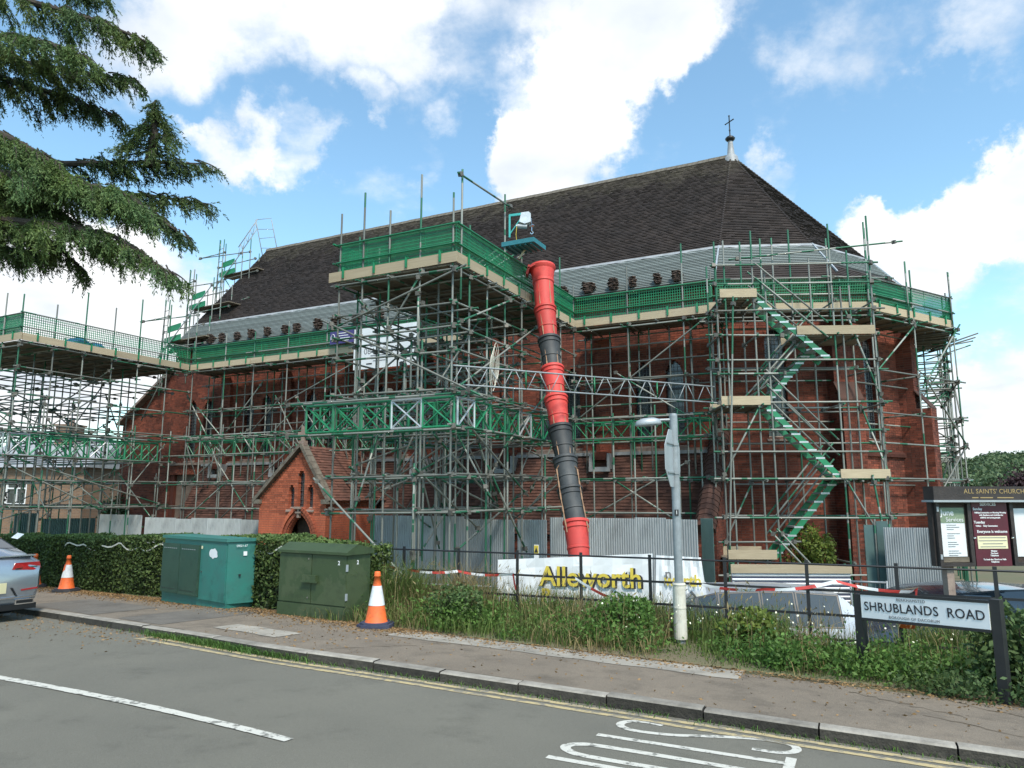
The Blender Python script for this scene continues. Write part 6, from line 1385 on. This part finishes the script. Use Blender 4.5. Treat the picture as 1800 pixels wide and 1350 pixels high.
def weeds(name, label, spots, m, per, rad, hh, sz):
    C_, T_ = [], []
    for (s_, o_, k) in spots:
        if abs(s_ - (LS + .22 * (LO - o_))) < .26 + .2 * k and o_ < LO + .1: continue
        c0 = RPS(s_, o_); g0 = GP(c0).z; n2 = int(per * k); q = rng.normal(size=(n2, 3)) * np.array([rad * k, rad * k * .7, hh * k * .45]); q[:, 2] = np.abs(q[:, 2]); q += np.array([c0.x, c0.y, g0 + .02]); C_.append(q); T_.append(np.clip(rng.normal(.45, .2, n2) + (q[:, 2] - g0) * .3, 0, 1))
    C_ = np.concatenate(C_); T_ = np.concatenate(T_); return stuff(tag(link(name, leaf_mesh(name, C_, rng.normal(size=C_.shape) + np.array([0, 0, .4]), rng.uniform(sz * .6, sz * 1.3, len(C_)), m, .5, T_)), label, 'weeds'))
sp1 = [(rng.uniform(-3.2, 8.2), rng.uniform(2.3, 3.5), rng.uniform(.5, 1.0)) for _ in range(60)] + [(rng.uniform(.2, 1.6), rng.uniform(2.5, 3.4), rng.uniform(.7, 1.0)) for _ in range(16)] + [(rng.uniform(2.6, 4.2), rng.uniform(2.4, 3.1), rng.uniform(.6, .9)) for _ in range(18)] + [(rng.uniform(-2.2, -.6), rng.uniform(2.4, 3.2), rng.uniform(.7, 1.0)) for _ in range(14)]
weeds('verge_weeds', 'low leafy green weeds covering the verge beside the pavement', sp1, M['weed'], 260, .20, .42, .055)
weeds('verge_weeds', 'dark trailing ivy and weeds round the street sign posts', [(rng.uniform(4.2, 7.8), rng.uniform(2.0, 3.4), rng.uniform(.5, .9)) for _ in range(40)], M['bushleaf'], 260, .2, .32, .06)
P, s, o = patch(260, .3, 8, 2.6, 4.6); stuff(tag(link('wild_flowers', leaf_mesh('wild_flowers', P + np.array([0, 0, .45]) + rng.normal(0, .1, (len(P), 3)), rng.normal(size=(len(P), 3)), rng.uniform(.015, .035, len(P)), M['flower'], .9)), 'small pale flowers scattered in the verge grass', 'flowers'))
# meadow beyond the railings on the right and rank grass in front of the banner
P, s, o = patch(9000, 4.2, 10.5, 4.4, 7.5); stuff(tag(link('meadow_grass', blades('meadow_grass', P, rng.uniform(.2, .6, len(P)), rng.uniform(.1, .7, len(P)), rng.uniform(.004, .008, len(P)), M['grass'])), 'tall meadow grass under the church notice board', 'grass'))
P, s, o = patch(6000, -4.2, 2.8, 4.4, 5.2); stuff(tag(link('rank_grass', blades('rank_grass', P, rng.uniform(.15, .6, len(P)), rng.uniform(.1, .6, len(P)), rng.uniform(.003, .006, len(P)), M['grass'])), 'rank grass between the railings and the banners', 'grass'))
# grass in the gutter and litter on the pavement
s = np.concatenate([rng.normal(-3.6, .8, 2200), rng.uniform(-5, 9, 1500)]); P = np.array([tuple(RZ(a, -abs(rng.normal(0, .06)) + (.0 if a > -4.6 else -.02), .0)) for a in s]); stuff(tag(link('gutter_grass', blades('gutter_grass', P, rng.uniform(.02, .10, len(P)) * np.where(s < -1.8, 1.1, .55), rng.uniform(.3, 1.2, len(P)), rng.uniform(.002, .005, len(P)), M['weed'])), 'short grass and moss growing along the kerb in the gutter', 'grass'))
q = []
for i in range(15000):
    a = rng.uniform(-13, 8) if i < 7000 else rng.uniform(-14, -1.5); k = rng.random()
    o_ = 2.12 - abs(rng.normal(0, .2 if i < 7000 else .3)) if k < .9 else rng.uniform(.15, 2.0)
    if k > .9 and a < -4.2: o_ = -abs(rng.normal(0, .45))
    p = RZ(a, o_, .107 if o_ > .13 else .006); q.append(tuple(p))
q = np.array(q); ax = rng.normal(size=(len(q), 3)); ax[:, 2] *= .12; lm = leaf_mesh('leaf_litter', q, ax, rng.uniform(.015, .05, len(q)), M['litter'], .5); stuff(tag(link('leaf_litter', lm), 'brown leaf litter along the hedge foot and gutter', 'litter'))
# single bushes
def bush(label, c, rad, hgt, m, n, sz, name='bush'):
    t = thing(name, label, 'bush', c); q = rng.normal(size=(n, 3)); q /= np.linalg.norm(q, axis=1, keepdims=True); q *= (rng.random(n) ** .4)[:, None] * np.array([rad, rad * .8, hgt * .55]); lump = 1 + .25 * np.sin(q[:, 0] * 9 / rad * .5) * np.cos(q[:, 2] * 6); q *= lump[:, None]; q[:, 2] += hgt * .5
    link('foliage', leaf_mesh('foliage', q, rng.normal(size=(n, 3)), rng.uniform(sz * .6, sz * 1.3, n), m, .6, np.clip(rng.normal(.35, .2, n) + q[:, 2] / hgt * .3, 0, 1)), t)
    mb = MB()
    for k in range(6): a = k * 1.05; mb.tube([(0, 0, -.05), (rad * .3 * math.cos(a), rad * .3 * math.sin(a), hgt * .4), (rad * .6 * math.cos(a), rad * .6 * math.sin(a), hgt * .8)], [.018, .012, .005], 5)
    mb.build('stems', M['bark'], t); return t
bush('bright yellow green shrub growing under the stair tower', Vector((at(1428, 965, 19.0).x, 19.0, -.6)), .62, 1.5, M['goldleaf'], 3800, .09)
sb_ = RPS(5.25, 2.75); bush('leafy dark green bush behind the left post of the street sign', GP(sb_), .48, .85, M['bushleaf'], 3000, .075)
sb_ = RPS(6.2, 3.1); bush('low dark bush under the middle of the street name plate', GP(sb_), .5, .62, M['bushleaf'], 2200, .07)
sb_ = RPS(.85, 3.2); bush('dense dark green nettle clump left of the lamp post foot', GP(sb_), .50, .60, M['weed'], 3000, .06)
sb_ = RPS(2.45, 3.5); bush('yellow green shrub right of the cream lamp post sleeve', GP(sb_), .38, .55, M['goldleaf'], 1500, .07)
sb_ = RPS(-1.5, 2.75); bush('dark thistle clump in the verge right of the orange cone', GP(sb_), .45, .6, M['bushleaf'], 1800, .06)
# tall seed grasses beside the green cabinet
for k, (px, py, lab) in enumerate(((640, 1085, 'arching clump of tall seed grass between the green cabinet and the cone'), (700, 1080, 'tall seed grass clump behind the cone by the railings'), (800, 1090, 'pale tall grass clump in front of the mesh fence'))):
    c = pv(px, py, .1) + RN * .35; n2 = 420; B = np.array([[c.x, c.y, c.z - .05]]) + rng.normal(size=(n2, 3)) * np.array([.17, .14, 0])
    t = thing('grass_clump', lab, 'grass', c, 0, 'tall grass clumps'); B -= np.array([c.x, c.y, c.z]); link('blades', blades('blades', B, rng.uniform(.5, 1.15, n2), rng.uniform(.15, .95, n2), rng.uniform(.003, .006, n2), M['grass'] if k != 2 else M['drygrass']), t)

# ------------------------------------------------------------------ cedar at the upper left
TX, TY = -13.5, 13.5; ced = thing('cedar_tree', 'large dark cedar tree with drooping layered branches at the upper left', 'tree', (TX, TY, -.6))
mb = MB(); mb.tube([(0, 0, 0), (.05, 0, 3), (.0, .1, 8), (.1, 0, 14), (.1, .1, 19)], [.55, .48, .38, .24, .06], 12); mb.build('trunk', M['bark'], ced)
ORG = Vector((TX, TY, -.6))
def limb(pts, reach, n_side, bright=.0, seed=0, dens=1.0, cone=False):
    rg = np.random.default_rng(seed); P = [Vector(p) - ORG for p in pts]; path = []
    for i in range(len(P) - 1):
        for k in range(8): path.append(P[i].lerp(P[i + 1], k / 8))
    path.append(P[-1]); n = len(path); mb = MB(); mb.tube(path, [.10 * (1 - i / n) + .012 for i in range(n)], 7)
    C_, A_, S_, T_ = [], [], [], []
    for j in range(n_side):
        f = (j + rg.random()) / n_side; f = .12 + .88 * f; i = min(n - 2, int(f * (n - 1))); p0 = path[i].lerp(path[i + 1], f * (n - 1) - i); tg = (path[i + 1] - path[i]).normalized()
        if cone: a = rg.uniform(0, 2 * PI); d = Vector((math.cos(a), math.sin(a) * .8, -.25 + .2 * (1 - f))); ln = reach * (1.08 - f) * rg.uniform(.7, 1.1)
        else:
            sgn = -1 if rg.random() < .5 else 1; p0 = p0 + Vector((0, 0, rg.uniform(-.02, .10))); sdv = Vector((-tg.y, tg.x, 0)).normalized() * sgn; mixf = rg.uniform(.35, 1.1); d = (tg + sdv * mixf + Vector((0, 0, rg.uniform(-.45, .12)))); ln = reach * (1.15 - .8 * f) * rg.uniform(.5, 1.1)
        d.normalize(); m_ = 5; q = [p0]; dd = d.copy()
        for k in range(m_): dd = (dd + Vector((rg.normal(0, .05), rg.normal(0, .05), -.05 - .05 * k))).normalized(); q.append(q[-1] + dd * ln / m_)
        mb.tube(q, [.018 * (1 - k / 7) for k in range(m_ + 1)], 4, cap=False)
        for _ in range(int(30 * dens * ln) + 4):                  # hanging twigs, each with its needles
            t = rg.random() ** .8 * m_; k = min(m_ - 1, int(t)); c = q[k].lerp(q[k + 1], t - k); ax = (q[k + 1] - q[k]).normalized(); side = Vector(rg.normal(size=3)); side = (side - ax * side.dot(ax)).normalized()
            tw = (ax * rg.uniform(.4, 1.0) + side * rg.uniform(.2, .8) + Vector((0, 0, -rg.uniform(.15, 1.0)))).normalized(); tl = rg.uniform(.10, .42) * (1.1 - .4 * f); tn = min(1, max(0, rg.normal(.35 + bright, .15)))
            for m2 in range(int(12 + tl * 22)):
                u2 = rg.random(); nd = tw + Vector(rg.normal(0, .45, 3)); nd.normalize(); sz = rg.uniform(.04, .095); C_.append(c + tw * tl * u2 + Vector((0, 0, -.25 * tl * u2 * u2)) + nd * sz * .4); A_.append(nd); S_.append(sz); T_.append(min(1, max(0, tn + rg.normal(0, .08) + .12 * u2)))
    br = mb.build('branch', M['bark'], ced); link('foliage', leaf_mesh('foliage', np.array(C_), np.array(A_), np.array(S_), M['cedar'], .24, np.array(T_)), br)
def PX(*l): return [at(x, y, Y) for x, y, Y in l]
limb(PX((-420, -120, 13.5), (-100, -60, 13.2), (60, 5, 13.0), (180, 40, 12.8), (262, 75, 12.7)), 1.3, 70, .10, 1)
limb(PX((-420, -40, 13.5), (-100, 40, 13.4), (40, 110, 13.3), (130, 125, 13.2), (238, 142, 13.1)), 1.2, 70, .0, 2)
limb(PX((-420, 40, 13.5), (-100, 100, 13.8), (40, 150, 13.9), (120, 170, 13.9), (200, 205, 13.9)), 1.15, 62, -.1, 3)
limb(PX((-420, 250, 13.5), (-60, 255, 13.7), (110, 288, 13.8), (230, 285, 13.9), (360, 288, 14.0)), 1.0, 70, -.05, 4)
limb(PX((262, 292, 13.9), (272, 240, 13.9), (270, 205, 13.9), (273, 176, 13.9)), .95, 46, -.02, 5, cone=True)
limb(PX((-420, 300, 13.5), (-60, 300, 12.8), (100, 315, 12.6), (200, 335, 12.5), (245, 360, 12.5)), 1.5, 95, .38, 6, 1.1)
limb(PX((-420, 330, 13.5), (-40, 330, 13.9), (130, 345, 14.0), (250, 342, 14.1), (362, 358, 14.2)), .95, 70, -.1, 7)
limb(PX((-420, 380, 13.5), (-60, 380, 12.9), (90, 395, 12.6), (200, 415, 12.4), (308, 486, 12.3)), 1.15, 80, .22, 8)
limb(PX((-420, 400, 13.5), (-80, 400, 13.4), (30, 405, 13.3), (100, 430, 13.3), (155, 488, 13.3)), .8, 46, -.1, 9)
limb(PX((-420, 160, 13.5), (-120, 200, 12.9), (0, 235, 12.6), (70, 270, 12.5), (110, 300, 12.4)), 1.25, 62, .25, 10)
limb(PX((-420, 180, 13.5), (-120, 260, 13.4), (20, 330, 13.2), (110, 375, 13.2), (190, 440, 13.2)), 1.2, 80, .05, 13)
limb(PX((-420, 80, 13.5), (-160, 60, 12.8), (-20, 60, 12.5), (80, 75, 12.4), (150, 100, 12.4)), 1.2, 70, .25, 14)
#limb(PX((-420, 120, 13.5), (-160, 130, 14.2), (-20, 190, 14.4), (60, 230, 14.4), (130, 270, 14.4)), 1.2, 70, -.15, 15)
limb(PX((-420, 420, 13.5), (-200, 400, 13.8), (-60, 430, 13.9), (30, 440, 13.9), (90, 450, 13.9)), 1.0, 60, -.1, 16)
limb(PX((-420, 300, 13.5), (-60, 310, 13.3), (150, 325, 13.2), (260, 370, 13.2), (330, 420, 13.3)), .9, 60, -.05, 17)
limb(PX((-420, -260, 13.5), (-60, -150, 13.2), (80, -50, 13.0), (180, -10, 13.0)), 1.3, 50, .05, 11)
limb(PX((-420, 340, 13.5), (-150, 330, 13.2), (-20, 345, 13.0), (40, 370, 13.0)), 1.2, 55, .1, 12)

# ------------------------------------------------------------------ house at the left, far hills
BR2 = bpy.data.materials.new('house_brick'); BR2.use_nodes = True; t_ = BR2.node_tree; b_ = t_.nodes['Principled BSDF']; tcx = t_.nodes.new('ShaderNodeTexCoord'); mp_ = t_.nodes.new('ShaderNodeMapping'); mp_.inputs['Rotation'].default_value = (PI / 2, 0, 0); bt_ = t_.nodes.new('ShaderNodeTexBrick')
bt_.inputs['Scale'].default_value = 1; bt_.inputs['Brick Width'].default_value = .225; bt_.inputs['Row Height'].default_value = .075; bt_.inputs['Mortar Size'].default_value = .008; bt_.inputs['Color1'].default_value = (.23, .13, .075, 1); bt_.inputs['Color2'].default_value = (.15, .09, .055, 1); bt_.inputs['Mortar'].default_value = (.2, .17, .14, 1)
t_.links.new(tcx.outputs['Object'], mp_.inputs[0]); t_.links.new(mp_.outputs[0], bt_.inputs['Vector']); t_.links.new(bt_.outputs['Color'], b_.inputs['Base Color']); b_.inputs['Roughness'].default_value = .9
h0 = at(-60, 900, 38.0); hs2 = thing('brick_house', 'brown brick house with white window seen through the left scaffold tower', 'house', (h0.x, 38.0, GZ), R(-4)); WL = at(152, 900, 38).x - h0.x; ZT = at(60, 822, 38).z - GZ
wx0, wx1 = at(12, 860, 38).x - h0.x, at(52, 860, 38).x - h0.x; wz0, wz1 = at(30, 888, 38).z - GZ, at(30, 846, 38).z - GZ
mb = MB()
for (x0, x1, z0, z1) in ((0, wx0, 0, ZT), (wx1, WL, 0, ZT), (wx0, wx1, 0, wz0), (wx0, wx1, wz1, ZT)): mb.box(x0, x1, 0, .25, z0, z1)
mb.box(0, WL, .3, 6, 0, ZT); mb.build('wall', BR2, hs2)
mb = MB(); mb.box(wx0, wx1, .12, .14, wz0, wz1); wn = mb.build('window', M['glass'], hs2)
for (x0, x1, z0, z1) in ((wx0, wx1, wz0, wz0 + .1), (wx0, wx1, wz1 - .1, wz1), (wx0, wx0 + .1, wz0 + .1, wz1 - .1), (wx1 - .1, wx1, wz0 + .1, wz1 - .1), ((wx0 + wx1) / 2 - .05, (wx0 + wx1) / 2 + .05, wz0 + .1, wz1 - .1), (wx0 + .1, wx1 - .1, wz1 - .4, wz1 - .33)): mb = MB(); mb.box(x0, x1, .05, .12, z0, z1); mb.build('frame', M['white'], wn)
mb = MB(); mb.box(wx0 - .1, wx1 + .1, -.08, .05, wz0 - .1, wz0); mb.build('sill', M['white'], wn)
mb = MB(); mb.prism([(-.2, -.3, ZT), (-.2, 6.3, ZT), (-.2, 3, ZT + 1.6)], (WL + .4, 0, 0)); rf_ = mb.build('roof', M['lead'], hs2)
cx0 = at(88, 760, 40).x - h0.x; cx1 = at(120, 760, 40).x - h0.x; zt_ = at(100, 745, 40).z - GZ; mb = MB(); mb.box(cx0, cx1, 2.4, 3.4, ZT, zt_ - .1); mb.box(cx0 - .08, cx1 + .08, 2.3, 3.5, zt_ - .1, zt_); ck = mb.build('chimney', BR2, rf_); mb = MB(); mb.lathe([(.16, 0), (.14, .35), (.17, .4), (.11, .4)], ((cx0 + cx1) / 2 + .05, 2.9, zt_), 12); mb.build('chimney_pot', M['stone'], rf_)
# wooded hill
mb = MB(); xs_ = np.linspace(-500, 700, 90); rows_ = [(200, 0), (260, .45), (330, .85), (400, 1.0), (520, 1.0)]
def hill_h(x): return 3 + 15 * math.exp(-((x - 270) / 190) ** 2) + 2.2 * math.sin(x * .03) + 1.2 * math.sin(x * .071 + 1)
for (y, k) in rows_:
    for x in xs_: mb.v.append((x, y + 10 * math.sin(x * .02), GZ - .2 + hill_h(x) * k))
nx_ = len(xs_)
for r in range(len(rows_) - 1):
    for i in range(nx_ - 1): mb.f.append((r * nx_ + i, r * nx_ + i + 1, (r + 1) * nx_ + i + 1, (r + 1) * nx_ + i)); mb.m.append(0); mb.c.append(None)
HILL = mat('hill_grass', (.09, .12, .05), (.06, .10, .04), .03, .95); struct(mb.build('hill', HILL, smooth=True))
C_, T_, S_ = [], [], []
for k in range(520):
    y = rng.uniform(185, 395); x = rng.uniform(.45, .78) * y; kk = np.interp(y, [200, 260, 330, 400], [0, .45, .85, 1]); g0 = GZ + hill_h(x) * kk; r_ = rng.uniform(3.0, 5.5); n2 = 130; q = rng.normal(size=(n2, 3)); q /= np.linalg.norm(q, axis=1, keepdims=True); q *= (rng.random(n2) ** .33)[:, None] * r_ * np.array([1, 1, .8]); tt = rng.normal(.45, .15); C_.append(q + np.array([x, y, g0 + r_ * .5])); T_.append(np.clip(tt + q[:, 2] / r_ * .25 + rng.normal(0, .1, n2), 0, 1)); S_.append(rng.uniform(.9, 2.0, n2))
stuff(tag(link('far_wood', leaf_mesh('far_wood', np.concatenate(C_), rng.normal(size=(520 * 130, 3)), np.concatenate(S_), M['farleaf'], .8, np.concatenate(T_))), 'distant wooded hillside behind the notice board', 'wood'))
def tree(name, label, base, h, r, m, n, sz, group='trees beyond the church'):
    t = thing(name, label, 'tree', base, 0, group); mb = MB(); mb.tube([(0, 0, 0), (.1, 0, h * .4), (0, .1, h * .75)], [r * .09, r * .07, r * .03], 8)
    for k in range(6): a = k * 1.1; mb.tube([(0, 0, h * (.35 + .05 * k)), (r * .5 * math.cos(a), r * .5 * math.sin(a), h * (.5 + .06 * k))], [r * .035, r * .012], 5)
    mb.build('trunk', M['bark'], t); q = []
    for k in range(16): c = rng.normal(size=3); c /= np.linalg.norm(c); c *= rng.random() ** .4 * r * .75; p = rng.normal(size=(n // 16, 3)) * r * .24; q.append(p + c * np.array([1, 1, .9]) + np.array([0, 0, h * .66]))
    q = np.concatenate(q); link('crown', leaf_mesh('crown', q, rng.normal(size=q.shape), rng.uniform(sz * .6, sz * 1.4, len(q)), m, .7, np.clip(rng.normal(.4, .18, len(q)) + (q[:, 2] - h * .66) / r * .2, 0, 1)), t)
for (px, py, Y, h, r, m, lab) in ((1700, 855, 95, 5.0, 2.6, 'farleaf', 'rounded green tree beyond the notice board, left of two'), (1752, 850, 88, 5.0, 2.8, 'farleaf', 'rounded green tree beyond the notice board header, right of two'), (1640, 858, 90, 4.6, 2.4, 'farleaf', 'green tree seen through the slim tower at the right'), (1792, 850, 46, 4.6, 1.5, 'purpleleaf', 'dark purple leaved tree at the right edge above the notice board')):
    p = at(px, py, Y); tree('broadleaf_tree', lab, (p.x, Y, GZ), h, r, M[m], 4200, Y * .0042)
p = at(205, 850, 33); tree('broadleaf_tree', 'small green tree between the brick house and the church', (p.x, 33.5, GZ), 3.4, 1.0, M['farleaf'], 2400, .13)
